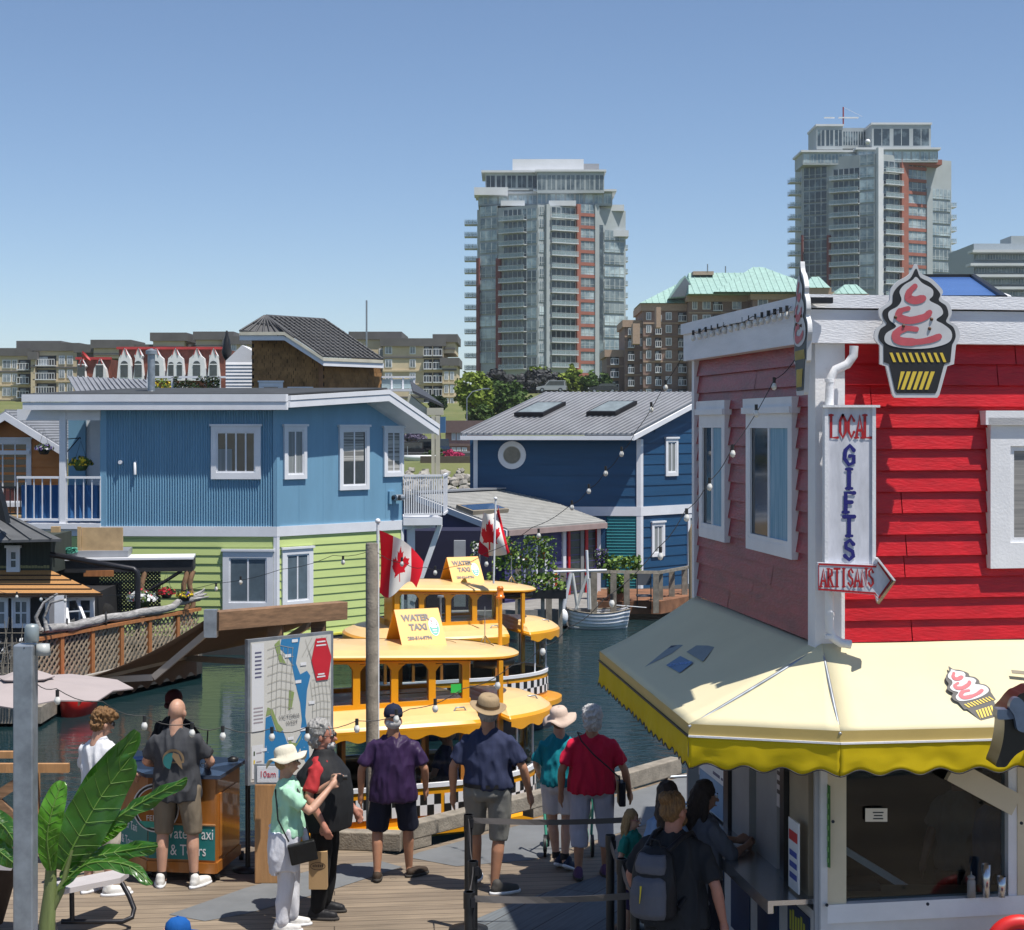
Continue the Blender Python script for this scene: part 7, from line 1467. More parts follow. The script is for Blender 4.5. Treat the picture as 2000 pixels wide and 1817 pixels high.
# ================================================================= BULL RAILS, STANCHIONS, POST, LIGHTS
def rail(label, a, b, h0=.1, th=.16):
    t = thing('bull_rail', label, 'bull rail', (0, 0, 0), 0, 'timber rails along the dock edge'); a, b = V(a[0], a[1], DZ), V(b[0], b[1], DZ); mb = MB(); mb.bar(a+V(0, 0, h0+th/2), b+V(0, 0, h0+th/2), .17, th, greyw); bevel(mb.build('beam', t), .012)
    n = max(2, int((b-a).length/.9)+1); d = (b-a).normalized()
    for i in range(n): q = a+d*(.15+((b-a).length-.3)*i/(n-1)); mb = MB(); mb.box(q+V(0, 0, h0/2), (.3, .16, h0), greyw, rz=math.atan2(d.y, d.x)); mb.build('block', t)
rail('weathered dock edge beam running beside the near water taxi', (-1.1, 17.45), (.38, 19.1)); rail('short weathered dock edge beam in front of the open water at right', (1.22, 20.1), (2.05, 21.15), .02, .2); rail('low timber curb at the foot of the grey pile', (-2.0, 17.5), (-1.14, 17.4), .0, .19)
mb = MB(); mb.box((2.45, 21.9, DZ+.14), (.3, .25, .28), black); mb.tube([(2.3, 21.5, DZ+.04), (2.45, 21.7, DZ+.25), (2.6, 21.9, DZ+.5)], .015, steel, 6); mb.tube([(1.9, 20.9, DZ+.02), (2.6, 21.1, DZ+.02)], .02, steel, 6); tag(mb.build('mooring_gear'), 'black mooring gear and bar on the dock behind the dark-haired women', 'gear')
def stanch(label, x, ytop):
    Y = 3.38*F/(ytop-CY); q = V((x-CX)*Y/F, Y, DZ); t = thing('stanchion', label, 'stanchion', q, 0, 'black belt stanchions in front of the shop'); mb = MB(); mb.tube([(0, 0, .02), (0, 0, 1.0)], .035, black, 14); mb.build('post', t); mb = MB(); mb.lathe([(.001, 0), (.17, 0), (.17, .015), (.04, .05)], (0, 0, 0), black, 24); mb.build('base', t); mb = MB(); mb.tube([(0, 0, .88), (0, 0, 1.0)], .041, black, 14); mb.box((.03, -.03, .93), (.03, .03, .07), dmetal); mb.build('cap', t); return q
s1 = stanch('farthest black stanchion of the left trio, its top behind the grey belt', 915, 1591); s2 = stanch('middle black stanchion of the left trio', 924, 1682); s3 = stanch('nearest black stanchion of the left trio, cut by the picture bottom', 916, 1742)
s4 = stanch('black stanchion in front of the red-shirted woman', 1192, 1631); s5 = stanch('black stanchion left of the grey backpack', 1214, 1677); s6 = stanch('black stanchion hidden mostly behind the grey backpack', 1240, 1736); s7 = stanch('black stanchion behind the little girl', 1232, 1590)
belt = mat('belt_grey', (.10, .09, .085), .6, var=.1)
def beltf(label, a, b, sag=.02):
    a, b = a+V(0, 0, .95), b+V(0, 0, .95); d = (b-a).normalized(); mb = MB(); N = 12; vs = []
    for i in range(N+1): f = i/N; p = a.lerp(b, f)-V(0, 0, sag*math.sin(math.pi*f)); tw = .006*math.sin(f*7); n_ = V(-d.y, d.x, 0)*tw; vs += [p+V(0, 0, .024)+n_, p-V(0, 0, .024)-n_]
    mb.add(vs, [(2*i, 2*i+2, 2*i+3, 2*i+1) for i in range(N)], belt); o = mb.build('barrier_belt'); s_ = o.modifiers.new('s', 'SOLIDIFY'); s_.thickness = .003; tag(o, label, 'belt', 'belts between the stanchions')
beltf('grey barrier belt crossing the walkers at hip height', s1, s7); beltf('lowest grey barrier belt just above the picture bottom', s3, s6); beltf('short belt between the two farther left stanchions', s1, s2, .05); beltf('short belt between the two nearer left stanchions', s2, s3, .05); beltf('short belt between the two right stanchions', s4, s5, .05); beltf('short belt running from the right stanchion to the backpack', s5, s6, .05)
# galvanised post with lamp
Gp = thing('galvanised_post', 'square galvanised steel post in the left foreground', 'post'); Yp_ = 9.2; q = P(50, 1258, Yp_); mb = MB(); mb.box((q.x, Yp_, (q.z+DZ)/2), (.108, .108, q.z-DZ), steel); bevel(mb.build('post', Gp), .008)
mb = MB(); mb.tube([P(47, 1266, Yp_-.056), P(47, 1266, Yp_-.05)], .004, black, 8); mb.build('bolt_hole', Gp)
mb = MB(); mb.lathe([(.001, 0), (.035, 0), (.04, .01), (.038, .08), (.03, .095), (.001, .1)], P(62, 1254, Yp_), mat('lamp_cap', (.3, .35, .36), .4, .3), 16); mb.build('cap', Gp)
mb = MB(); q = P(84, 1269, Yp_); mb.lathe([(.001, .03), (.035, .03), (.042, -.03), (.001, -.033)], q, mat('lamp_glass', (.5, .52, .5), .3), 16); mb.build('lamp', Gp)
bulb = mat('bulb_glass', (.72, .71, .66), .12, var=.1, vs=20, spec=1); sock = mat('bulb_socket', (.02, .02, .02), .5)
def strand(label, pts, Y0, Y1, bulbs, bs=1.0):
    t = thing('string_light', label, 'string lights', (0, 0, 0), 0, 'bulb strings over the dock'); L_ = [0]
    for a, b in zip(pts, pts[1:]): L_.append(L_[-1]+math.dist(a, b))
    Y_ = lambda l: Y0+(Y1-Y0)*l/L_[-1]; mb = MB(); W_ = [P(p[0], p[1], Y_(l)) for p, l in zip(pts, L_)]
    sm_ = []
    for i in range(len(W_)-1):
        for k_ in range(5): f = k_/5; q = W_[i].lerp(W_[i+1], f); q.z -= .03*math.sin(math.pi*f); sm_.append(q)
    mb.tube(sm_+[W_[-1]], .0045*bs, sock, 5); mb.build('wire', t)
    for (x, y) in bulbs:
        best = min(((math.dist((x, y), (pts[i][0]+(pts[i+1][0]-pts[i][0])*f/20, pts[i][1]+(pts[i+1][1]-pts[i][1])*f/20)), L_[i]+(L_[i+1]-L_[i])*f/20) for i in range(len(pts)-1) for f in range(21)))
        q = P(x, y-8, Y_(best[1])); k_ = bs; mb = MB(); mb.tube([q+V(0, 0, .01*k_), q-V(0, 0, .05*k_)], .017*k_, sock, 8); o = mb.build('socket', t); mb = MB(); mb.lathe([(.012*k_, 0), (.028*k_, -.03*k_), (.03*k_, -.05*k_), (.02*k_, -.075*k_), (.001, -.083*k_)], q-V(0, 0, .045*k_), bulb, 10); mb.build('bulb', o)
strand('bulb string from the shop fascia past the navy house to the pile top', [(1352, 657), (1300, 748), (1240, 845), (1215, 880), (1183, 920), (1150, 955), (1116, 985), (1040, 1030), (950, 1080), (880, 1108), (830, 1108), (790, 1100), (735, 1078)], 15.1, 18.1, [(1300, 752), (1272, 795), (1214, 882), (1183, 920), (1150, 955), (1117, 987), (1052, 1042), (950, 1098), (850, 1115), (785, 1098)], .72)
strand('bulb string sweeping from the shop corner over the taxis to the left edge', [(1588, 627), (1560, 690), (1512, 742), (1430, 875), (1385, 940), (1338, 998), (1285, 1070), (1180, 1170), (1110, 1225), (1060, 1262), (1000, 1300), (905, 1345), (800, 1385), (697, 1408), (600, 1420), (527, 1424), (435, 1420), (370, 1414), (280, 1398), (200, 1370), (110, 1345), (60, 1325)], 11.9, 10.2, [(1512, 747), (1477, 800), (1431, 878), (1386, 943), (1341, 1003), (1290, 1078), (1195, 1170), (1060, 1264), (972, 1330), (850, 1375), (774, 1395), (697, 1414), (600, 1430), (531, 1430), (435, 1428), (375, 1422), (282, 1408), (112, 1358)], .66)
strand('bulb string crossing the lime wall from the cottage to the pile top', [(-20, 1148), (35, 1160), (80, 1162), (300, 1158), (420, 1140), (550, 1112), (650, 1085), (727, 1075)], 25, 18.2, [(33, 1165), (80, 1170), (127, 1172), (422, 1148), (470, 1135), (670, 1095)], .75)
strand('row of bulbs along the shop side fascia', [(1353, 647), (1375, 642), (1420, 631), (1470, 618), (1520, 605), (1545, 599)], 14.6, 11.8, [(1354+12.2*i, 655-3.2*i) for i in range(16)], .7)
# left foreground: table bench, rail, plants
Pt = thing('picnic_table', 'picnic table with white bench board and bent black tube frame', 'table'); wtop = mat('white_board_top', (.50, .47, .47), .6, var=.06)
mb = MB(); mb.prism([P(98, 1742, 14.1), P(235, 1715, 14.75), P(252, 1703, 15.1), P(225, 1699, 15.3), P(85, 1727, 14.5)], V(0, 0, -.045), wtop); mb.build('bench', Pt)
mb = MB(); tb_ = lambda pts: mb.tube(pts, .022, dmetal, 8); tb_([P(238, 1716, 14.8)-V(0, 0, .04), P(252, 1750, 14.75), P(262, 1775, 14.7), P(258, 1792, 14.65), P(240, 1800, 14.6), P(120, 1800, 14.6)]); tb_([P(140, 1735, 14.6), P(141, 1798, 14.6)]); tb_([P(98, 1745, 14.3), P(100, 1790, 14.1), P(112, 1830, 13.6)]); mb.build('frame', Pt)
mb = MB(); mb.prism([P(-80, 1684, 13), P(22, 1688, 13), P(28, 1676, 13.4), P(10, 1668, 13.7), P(-80, 1665, 13.8)], V(0, 0, -.05), wtop); mb.build('table_top', Pt)
mb = MB(); mat('brown_planter', (.06, .035, .02), .8); mb.lathe([(.12, -.2), (.26, .3), (.27, .42), (.2, .42)], G(-22, 1815)+V(0, 0, .25), mat('brown_planter'), 20); tag(mb.build('brown_pot'), 'dark brown pot at the bottom left corner', 'pot')
Rl = thing('timber_railing', 'brown timber railing with diagonal braces at the left dock edge', 'railing')
mb = MB(); mb.bar(P(-120, 1500, 17.2), P(135, 1500, 17.2), .06, .09, nw); mb.bar(P(-120, 1474, 17.6), P(35, 1474, 17.6), .06, .07, nw); mb.build('top_rail', Rl)
for (x, h) in ((-60, 1500), (66, 1500)): mb = MB(); q = P(x, 1500, 17.25); mb.box((q.x, 17.28, (q.z+DZ)/2), (.09, .09, q.z-DZ), nw); mb.build('post', Rl)
for a, b in (((-60, 1590), (66, 1508)), ((-60, 1508), (66, 1640))): mb = MB(); mb.bar(P(*a, 17.22), P(*b, 17.22), .05, .1, pw); mb.build('brace', Rl)
# banana plant
lfA = mat('banana_leaf', (.032, .125, .012), .34, var=.3, vs=4, spec=.6, coat=.4); lfB = mat('banana_leaf_bright', (.10, .30, .02), .32, var=.2, vs=4, spec=.6)
for m_ in (lfA, lfB):
    n = m_.node_tree.nodes; tr = n.new('ShaderNodeBsdfTranslucent'); tr.inputs[0].default_value = (.10, .30, .015, 1); mx = n.new('ShaderNodeMixShader'); mx.inputs[0].default_value = .35; kk = m_.node_tree.links; kk.new(n['Principled BSDF'].outputs[0], mx.inputs[1]); kk.new(tr.outputs[0], mx.inputs[2]); kk.new(mx.outputs[0], n['Material Output'].inputs[0])
stemm = mat('plant_stem', (.16, .20, .07), .5, var=.2, vs=5, stretch=(8, 8, 1)); vein = mat('leaf_vein', (.10, .20, .03), .5)
def leaf(t, pts, wd, m, side, ripple=.01, fold=.25):
    N, Mv = 22, 6; C_ = []
    for i in range(N+1):
        f = i/N; n_ = len(pts)-1; k_ = min(n_-1, int(f*n_)); g_ = f*n_-k_; p0, p1, p2, p3 = [V(*pts[max(0, min(n_, k_+j))]) for j in (-1, 0, 1, 2)]
        C_.append(.5*((2*p1)+(p2-p0)*g_+(2*p0-5*p1+4*p2-p3)*g_*g_+(3*p1-p0-3*p2+p3)*g_**3))
    vs = []; sd = V(*side)
    for i, c in enumerate(C_):
        f = i/N; tg = (C_[min(N, i+1)]-C_[max(0, i-1)]).normalized(); s_ = (sd-tg*sd.dot(tg)).normalized(); n_ = s_.cross(tg); w_ = wd*(math.sin(math.pi*min(1, f*.93+.05))**.55)*(.75+.25*f)
        for j in range(-Mv, Mv+1): g_ = j/Mv; vs.append(c+s_*w_*g_+n_*(abs(g_)*w_*fold+ripple*math.sin(f*26+g_*3)*abs(g_)**1.5+ripple*.8*noise.noise(V(f*9, g_*3, wd*50))))
    q = 2*Mv+1; mb = MB(); mb.add(vs, [(i*q+j, i*q+j+1, (i+1)*q+j+1, (i+1)*q+j) for i in range(N) for j in range(q-1)], m, True); o = mb.build('leaf', t)
    mb = MB(); mb.tube([c+V(0, -.002, 0) for c in C_], [.009*(1-.7*i/N) for i in range(N+1)], vein, 6)
    for i in range(3, N-1, 2):
        for sgn in (-1, 1): r_ = i*q+Mv; mb.tube([V(*vs[i*q+Mv])+V(0, -.003, 0), V(*vs[min(N, i+1)*q+Mv+sgn*3])+V(0, -.003, 0), V(*vs[min(N, i+2)*q+Mv+sgn*6])+V(0, -.002, 0)], [.0025, .002, .001], vein, 4)
    mb.build('midrib', o)
Bn = thing('banana_plant', 'large artificial banana plant with glossy green leaves beside the galvanised post', 'plant'); Yb = 10.2; q = lambda x, y, d=0: P(x, y, Yb+d)
mb = MB(); b0 = V(q(88, 0).x, Yb, DZ+.3); mb.tube([b0, q(92, 1800), q(98, 1740), q(100, 1690)], [.06, .05, .04, .033], stemm, 12); mb.tube([q(88, 1800), q(120, 1740), q(140, 1660)], [.03, .02, .012], stemm, 8); mb.tube([q(92, 1790), q(115, 1735), q(130, 1710)], [.02, .015, .01], stemm, 8); mb.build('stem', Bn)
leaf(Bn, [q(122, 1700), q(145, 1650), q(195, 1560, .05), q(256, 1478, .1)], .165, lfA, (.8, .3, .55), .012, .12)
leaf(Bn, [q(135, 1660, .15), q(160, 1600, .2), q(210, 1510, .3), q(268, 1428, .35)], .12, lfA, (.7, .3, .6), .01, .2)
leaf(Bn, [q(100, 1700, -.05), q(92, 1640, -.1), q(103, 1580, -.1), q(122, 1526, -.05)], .085, lfB, (1, .2, .2), .008, .15)
leaf(Bn, [q(175, 1640, .1), q(225, 1600, .1), q(290, 1560, .1), q(366, 1522, .1)], .06, lfA, (.25, .5, 1), .018, .5)
leaf(Bn, [q(118, 1715), q(165, 1680, .05), q(240, 1662, .05), q(308, 1652, 0)], .07, lfA, (.1, .6, 1), .02, .4)
leaf(Bn, [q(112, 1740), q(170, 1688, -.05), q(250, 1690, -.1), q(296, 1728, -.15)], .06, lfA, (.1, .8, .5), .01, .3)
leaf(Bn, [q(165, 1660, .25), q(200, 1632, .3), q(248, 1602, .3)], .06, lfB, (.3, .3, 1), .008, .2)
leaf(Bn, [q(128, 1720, .1), q(140, 1650, .12), q(160, 1590, .15)], .05, lfA, (1, 0, .2), .008, .2)
Bn2 = thing('banana_plant', 'second artificial banana plant cut off at the left picture edge', 'plant'); 
leaf(Bn2, [q(-60, 1660), q(-20, 1650), q(5, 1668, .0), q(32, 1690)], .075, lfA, (.3, .3, 1), .01, .3); leaf(Bn2, [q(-50, 1600), q(-20, 1598), q(8, 1615), q(33, 1652)], .075, lfA, (.5, .3, 1), .012, .3)
mb = MB(); mb.tube([V(q(-60, 0).x, Yb, DZ), q(-60, 1660), q(-50, 1600)], .03, stemm, 8); mb.build('stem', Bn2); mb = MB(); mb.lathe([(.001, 0), (.16, 0), (.2, .3), (.17, .3), (.001, .28)], V(q(88, 0).x, Yb, DZ), mat('brown_planter'), 20); mb.build('pot', Bn)
# ================================================================= PEOPLE
def skinm(n, c): return mat('skin_'+n, c, .5, var=.12, vs=9, sss=.12, spec=.4)
sk_p, sk_t, sk_r, sk_d = skinm('pale', (.52, .30, .21)), skinm('tan', (.40, .20, .12)), skinm('ruddy', (.45, .20, .14)), skinm('shade', (.36, .20, .14))
def cloth(n, c, r=.85, v=.1): return mat('cloth_'+n, c, r, var=v, vs=6, bump=.9, bs=8, spec=.2, stretch=(1, 1, .45))
def hairm(n, c, c2): return mat('hair_'+n, c, .6, var=.3, vs=30, col2=c2, stretch=(3, 3, .8), bump=.5, bs=60, spec=.35)
def displace(o, amp, fq, seed=0, st=(1, 1, .45)):
    me = o.data; co = [v.co.copy() for v in me.vertices]; no = [v.normal.copy() for v in me.vertices]
    for i, c in enumerate(co):
        p = V(c.x*st[0], c.y*st[1], c.z*st[2])*fq+V(seed, 0, 0); h = max(-.45*amp, (abs(noise.noise(p))*-2+.5)*amp+noise.noise(p*2.3)*amp*.5); me.vertices[i].co = c+no[i]*h
    me.update()
def ell(mb, c, r, m, M=None): mb.lathe([(max(1e-4, math.sin(math.pi*i/9)), -math.cos(math.pi*i/9)) for i in range(10)], (0, 0, 0), m, 14); n = 14*10; q = mb.v[-n:]; mb.v[-n:] = [tuple((M or Matrix.Identity(3)) @ V(a*r[0], b*r[1], cc*r[2])+V(*c)) for a, b, cc in q]
def limb(mb, pts, rs, m, cut=False):
    for p, r in ((pts[0], rs[0]), (pts[-1], rs[-1]))[:1 if cut else 2]: mb.ball(p, r*.99, m, 10, 8)
    P2, R2 = [], []
    for (a, b), (r0, r1) in zip(zip(pts, pts[1:]), zip(rs, rs[1:])):
        for k_ in range(3): f = k_/3; P2.append(V(*a).lerp(V(*b), f)); R2.append(r0+(r1-r0)*f)
    mb.tube(P2+[V(*pts[-1])], R2+[rs[-1]], m, 12)
def finish(mb, name, t, vox, sm=3, amp=0, fq=7, seed=0, st=(1, 1, .45)):
    o = mb.build(name, t); bake(o, vox, sm)
    if amp: displace(o, amp, fq, seed, st)
    return o
PC = [0]
def person(label, x, yf, rz, H, skin, top, bot, shoe, hair=None, hat=None, sleeve=.62, wf=1., be=0., hem=.84, pant='shorts', plen=.55, J=None, hy=0, hp=0, lean=(0, 0), zo=0, beard=None, glasses=None, pos=None, fine=True, coll=None, socks=None, sandal=False, face=True, openh=False, tuck=False, shape=1.0, group='people on the dock'):
    PC[0] += 1; sd = PC[0]; s = H/1.75; loc = pos or G(x, yf); t = thing('person', label, 'person', loc, R(rz), group); t.scale = (s, s, s)
    j = dict(hL=(-.095*wf, 0, .93), hR=(.095*wf, 0, .93), kL=(-.11*wf, .02, .5), kR=(.11*wf, .02, .5), aL=(-.11*wf, -.02, .09), aR=(.11*wf, -.02, .09), sL=(-.165*wf, -.01, 1.35), sR=(.165*wf, -.01, 1.35), eL=(-.225*wf-.01, -.04, 1.12), eR=(.225*wf+.01, -.04, 1.12), wL=(-.27*wf, .06, .89), wR=(.27*wf, .06, .89), tL=0, tR=0)
    j.update(J or {}); up = V(lean[0], lean[1], zo)
    for k_ in ('sL', 'sR', 'eL', 'eR', 'wL', 'wR'): j[k_] = V(*j[k_])+(up if k_[0] == 's' or not (J and k_ in J) else V(0, 0, 0))
    for k_ in ('hL', 'hR', 'kL', 'kR', 'aL', 'aR'): j[k_] = V(*j[k_])
    ctr = lambda z: V(lean[0]*max(0, (z-.95)/.5), lean[1]*max(0, (z-.95)/.5), z+zo)
    Mh = Matrix.Rotation(R(hy), 3, 'Z') @ Matrix.Rotation(R(hp), 3, 'X'); hb = ctr(1.47); hd = lambda p: (Mh @ (V(*p)-V(0, 0, 1.5)))*1.05+hb+V(0, 0, .012)
    wm = wf*shape
    # body: one continuous surface
    mb = MB(); m = skin
    mb.loft([(ctr(.84), .12*wm, .09), (ctr(.93), .15*wm, .10+be*.4), (ctr(1.1), .13*wm+be*.2, .085+be*.8), (ctr(1.28), .135*wm, .085+be*.4), (ctr(1.36), .115*wm, .06), (ctr(1.43), .06, .05)], m)
    limb(mb, [hd((0, -.02, 1.42)), hd((0, -.01, 1.56))], [.066, .062], m); ell(mb, hd((0, -.012, 1.645)), (.076, .094, .10), m, Mh); ell(mb, hd((0, .028, 1.585)), (.058, .066, .078), m, Mh)
    limb(mb, [hd((0, .088, 1.625)), hd((0, .112, 1.597))], [.010, .016], m); 
    for q in (-1, 1): ell(mb, hd((q*.078, -.005, 1.61)), (.012, .02, .032), m, Mh)
    ell(mb, hd((0, .085, 1.556)), (.026, .014, .012), m, Mh)
    for q in 'LR':
        k_, a_, h_ = j['k'+q], j['a'+q], j['h'+q]; cf = k_.lerp(a_, .32)+V(0, -.015, 0)
        limb(mb, [h_, k_, cf, a_], [.085*wf**.5, .056, .058, .037], m); limb(mb, [a_-V(0, .02, .03), a_+V(0, .1, -.05)], [.035, .03], m)
        e_, w_ = j['e'+q], j['w'+q]; limb(mb, [j['s'+q], e_, e_.lerp(w_, .3), w_], [.042*wf**.5, .04, .042, .027], m)
        d = (w_-e_).normalized(); d = (d+V(0, 0, -.25)).normalized() if d.z < -.5 else d; sg = -1 if q == 'L' else 1
        sd_ = d.cross(V(sg, 0, 0)); sd_ = (sd_.normalized() if sd_.length > .1 else V(0, 1, 0)); nrm = sd_.cross(d).normalized()
        limb(mb, [w_, w_+d*.045, w_+d*.085], [.027, .033, .03], m)
        for f in range(4):
            b0 = w_+d*.085+sd_*(.021*(f-1.5)); ln = (.062, .075, .07, .055)[f]; cu = V(-sg*.3, .0, 0)*ln*.9; limb(mb, [b0, b0+d*ln*.55+cu*.3, b0+d*ln+cu], [.0105, .0095, .0085], m)
        th_ = w_+d*.03+sd_*.03; limb(mb, [th_, th_+d*.035+sd_*.025, th_+d*.065+sd_*.02], [.013, .011, .009], m)
    finish(mb, 'body', t, .0105 if fine else .016, 2)
    # shirt
    if top:
        mb = MB(); m = top; k_ = 1.0; hz = hem
        mb.loft([(ctr(hz), .196*wm+be*.35, .152+be*.8), (ctr(hz+.06), .197*wm+be*.35, .155+be*.9), (ctr(1.1), .176*wm+be*.35, .134+be*1.1), (ctr(1.27), .184*wm, .134+be*.55), (ctr(1.345), .188*wm, .120+be*.3), (ctr(1.395), .165*wm, .102+be*.1), (ctr(1.43), .122*wm, .084), (ctr(1.462), .07, .066), (ctr(1.478), .06, .058)], m, 22)
        for q in 'LR':
            s_, e_ = j['s'+q], j['e'+q]; w_ = j['w'+q]
            if sleeve <= 1: limb(mb, [s_+V(0, 0, -.01), s_.lerp(e_, sleeve*.6), s_.lerp(e_, sleeve)], [.062*wf**.6, .066*wf**.5, .07*wf**.3], m, True)
            else: limb(mb, [s_, s_.lerp(e_, .6), e_, e_.lerp(w_, sleeve-1)], [.066, .060, .055, .044], m)
        o = finish(mb, 'shirt', t, .012 if fine else .018, 4, .022, 10, sd, (1, 1, .35))
    if coll: mb = MB(); c_ = ctr(1.455); mb.lathe([(.066, 0), (.074, .01), (.066, .035), (.058, .04)], c_, coll, 18); mb.build('collar', t)
    # bottoms
    mb = MB(); m = bot; hz = hem+.05; lo = j['hL'].z-.1
    mb.loft([(V(0, 0, lo), .15*wm, .115), (V(0, -.01, lo+.05), .182*wm, .132+be*.4), (V(0, -.01, lo+.14), .178*wm, .130+be*.6), (V(0, 0, max(lo+.16, hz+zo)), .168*wm+be*.2, .120+be*.7)], m, 20)
    for q in 'LR':
        h_, k_, a_ = j['h'+q], j['k'+q], j['a'+q]
        if pant == 'shorts': f = plen/.5; e = h_.lerp(k_, min(f, 1)) if f <= 1 else k_.lerp(a_, (f-1)); mid = h_.lerp(k_, min(f, 1)*.5); limb(mb, [h_-V(0, 0, .02), mid, e] if f <= 1 else [h_-V(0, 0, .02), k_, e], [.108*wf**.5, .105*wf**.4, .102*wf**.3] if f <= 1 else [.108*wf**.5, .088, .080], m, True)
        else: limb(mb, [h_, h_.lerp(k_, .5), k_, a_+V(0, 0, .02)], [.108*wf**.5, .098*wf**.4, .079, .068], m)
    finish(mb, 'shorts' if pant == 'shorts' else 'trousers', t, .012 if fine else .018, 3, .014, 7.5, sd+9, (1, 1, .4))
    # shoes
    for q in 'LR':
        a_ = j['a'+q]; ty = Matrix.Rotation(R(j['t'+q]), 3, 'Z'); tip = (J or {}).get('f'+q, 0); Mx = ty @ Matrix.Rotation(R(tip), 3, 'X'); o_ = a_-V(0, 0, .09)
        T = lambda p: Mx @ (V(*p)-V(0, -.06, 0))+V(0, -.06, 0)+o_
        if socks: mb = MB(); mb.tube([a_+V(0, 0, -.02), a_+V(0, 0, .05)], [.046, .047], socks, 12); mb.build('sock', t)
        mb = MB(); limb(mb, [T((0, -.045, .05)), T((0, .05, .052)), T((0, .15, .038))], [.044, .046, .038], shoe); ell(mb, T((0, .05, .022)), (.052, .15, .022), shoe, Mx)
        if not sandal: limb(mb, [T((0, -.04, .05)), T((0, -.03, .095))], [.042, .043], shoe)
        o = finish(mb, 'shoe', t, .011, 2, .002, 20, sd); mb = MB(); mb.lathe([(.001, 0), (1, 0), (1.03, .5), (1, 1), (.001, 1)], (0, 0, 0), white if shoe in SOLEW else mat('sole_dark', (.04, .035, .03), .8), 20); n = 100; mb.v[-n:] = [tuple(T((a*.053, b*.15+.05, c*.028))) for a, b, c in mb.v[-n:]]; mb.build('sole', o)
    # hair
    if hair:
        hm, kind = hair; mb = MB(); 
        ell(mb, hd((0, -.022, 1.668)), (.086, .098, .094), hm, Mh); ell(mb, hd((0, -.05, 1.63)), (.08, .07, .085), hm, Mh)
        if kind == 'long': limb(mb, [hd((0, -.06, 1.63)), hd((0, -.085, 1.5)), hd((0, -.09, 1.36))], [.075, .072, .05], hm); [limb(mb, [hd((q*.065, -.02, 1.63)), hd((q*.08, -.03, 1.48)), hd((q*.08, .0, 1.38))], [.035, .03, .02], hm) for q in (-1, 1)]
        if kind == 'bun': ell(mb, hd((0, -.10, 1.72)), (.05, .045, .045), hm, Mh)
        if kind == 'full': ell(mb, hd((0, -.04, 1.68)), (.105, .11, .10), hm, Mh); ell(mb, hd((0, -.065, 1.6)), (.095, .075, .09), hm, Mh)
        if kind == 'curly': ell(mb, hd((0, .0, 1.70)), (.10, .11, .075), hm, Mh); ell(mb, hd((.02, .06, 1.70)), (.07, .06, .045), hm, Mh)
        amp = dict(full=.022, curly=.03, bun=.012, long=.01, short=.006, sides=.005)[kind]
        if kind == 'sides': mb = MB(); ell(mb, hd((0, -.045, 1.60)), (.084, .066, .06), hm, Mh)
        finish(mb, 'hair', t, .009, 1, amp, 28 if kind in ('full', 'curly', 'bun') else 16, sd, (1, 1, .6))
        if kind == 'bun': mb = MB(); mb.tube([hd((.035*math.cos(k_), -.075, 1.70+.035*math.sin(k_))) for k_ in range(8)], .008, black, 6); mb.build('hair_tie', t)
    if beard: mb = MB(); ell(mb, hd((0, .06, 1.545)), (.05, .045, .045), beard, Mh); finish(mb, 'beard', t, .008, 1, .008, 30, sd)
    if face:
        mb = MB()
        for q in (-1, 1): mb.ball(hd((q*.029, .083, 1.632)), .011, mat('eye_white', (.6, .58, .55), .3, var=0), 8, 6)
        mb.build('eyes', t); mb = MB()
        for q in (-1, 1): mb.ball(hd((q*.029, .090, 1.632)), .006, black, 8, 6)
        mb.build('irises', t); mb = MB(); mb.bar(hd((-.022, .098, 1.556)), hd((.022, .098, 1.556)), .006, .006, mat('lips', (.35, .10, .09), .5)); mb.build('mouth', t); mb = MB()
        for q in (-1, 1): mb.bar(hd((q*.014, .092, 1.655)), hd((q*.046, .082, 1.655)), .008, .007, hair[0] if hair else sk_d)
        mb.build('eyebrows', t)
    if glasses:
        mb = MB()
        for q in (-1, 1):
            mb.tube([hd((q*.034+.024*math.cos(a), .099-.004*abs(math.cos(a)), 1.632+.018*math.sin(a))) for a in [i*math.pi/5 for i in range(11)]], .003, glasses, 5); mb.tube([hd((q*.058, .092, 1.635)), hd((q*.08, .0, 1.63))], .003, glasses, 5)
            if glasses is black: mb.add([hd((q*.034+.023*math.cos(a), .1, 1.632+.017*math.sin(a))) for a in [i*math.pi/5 for i in range(10)]], [tuple(range(10))], black)
        mb.build('glasses', t)
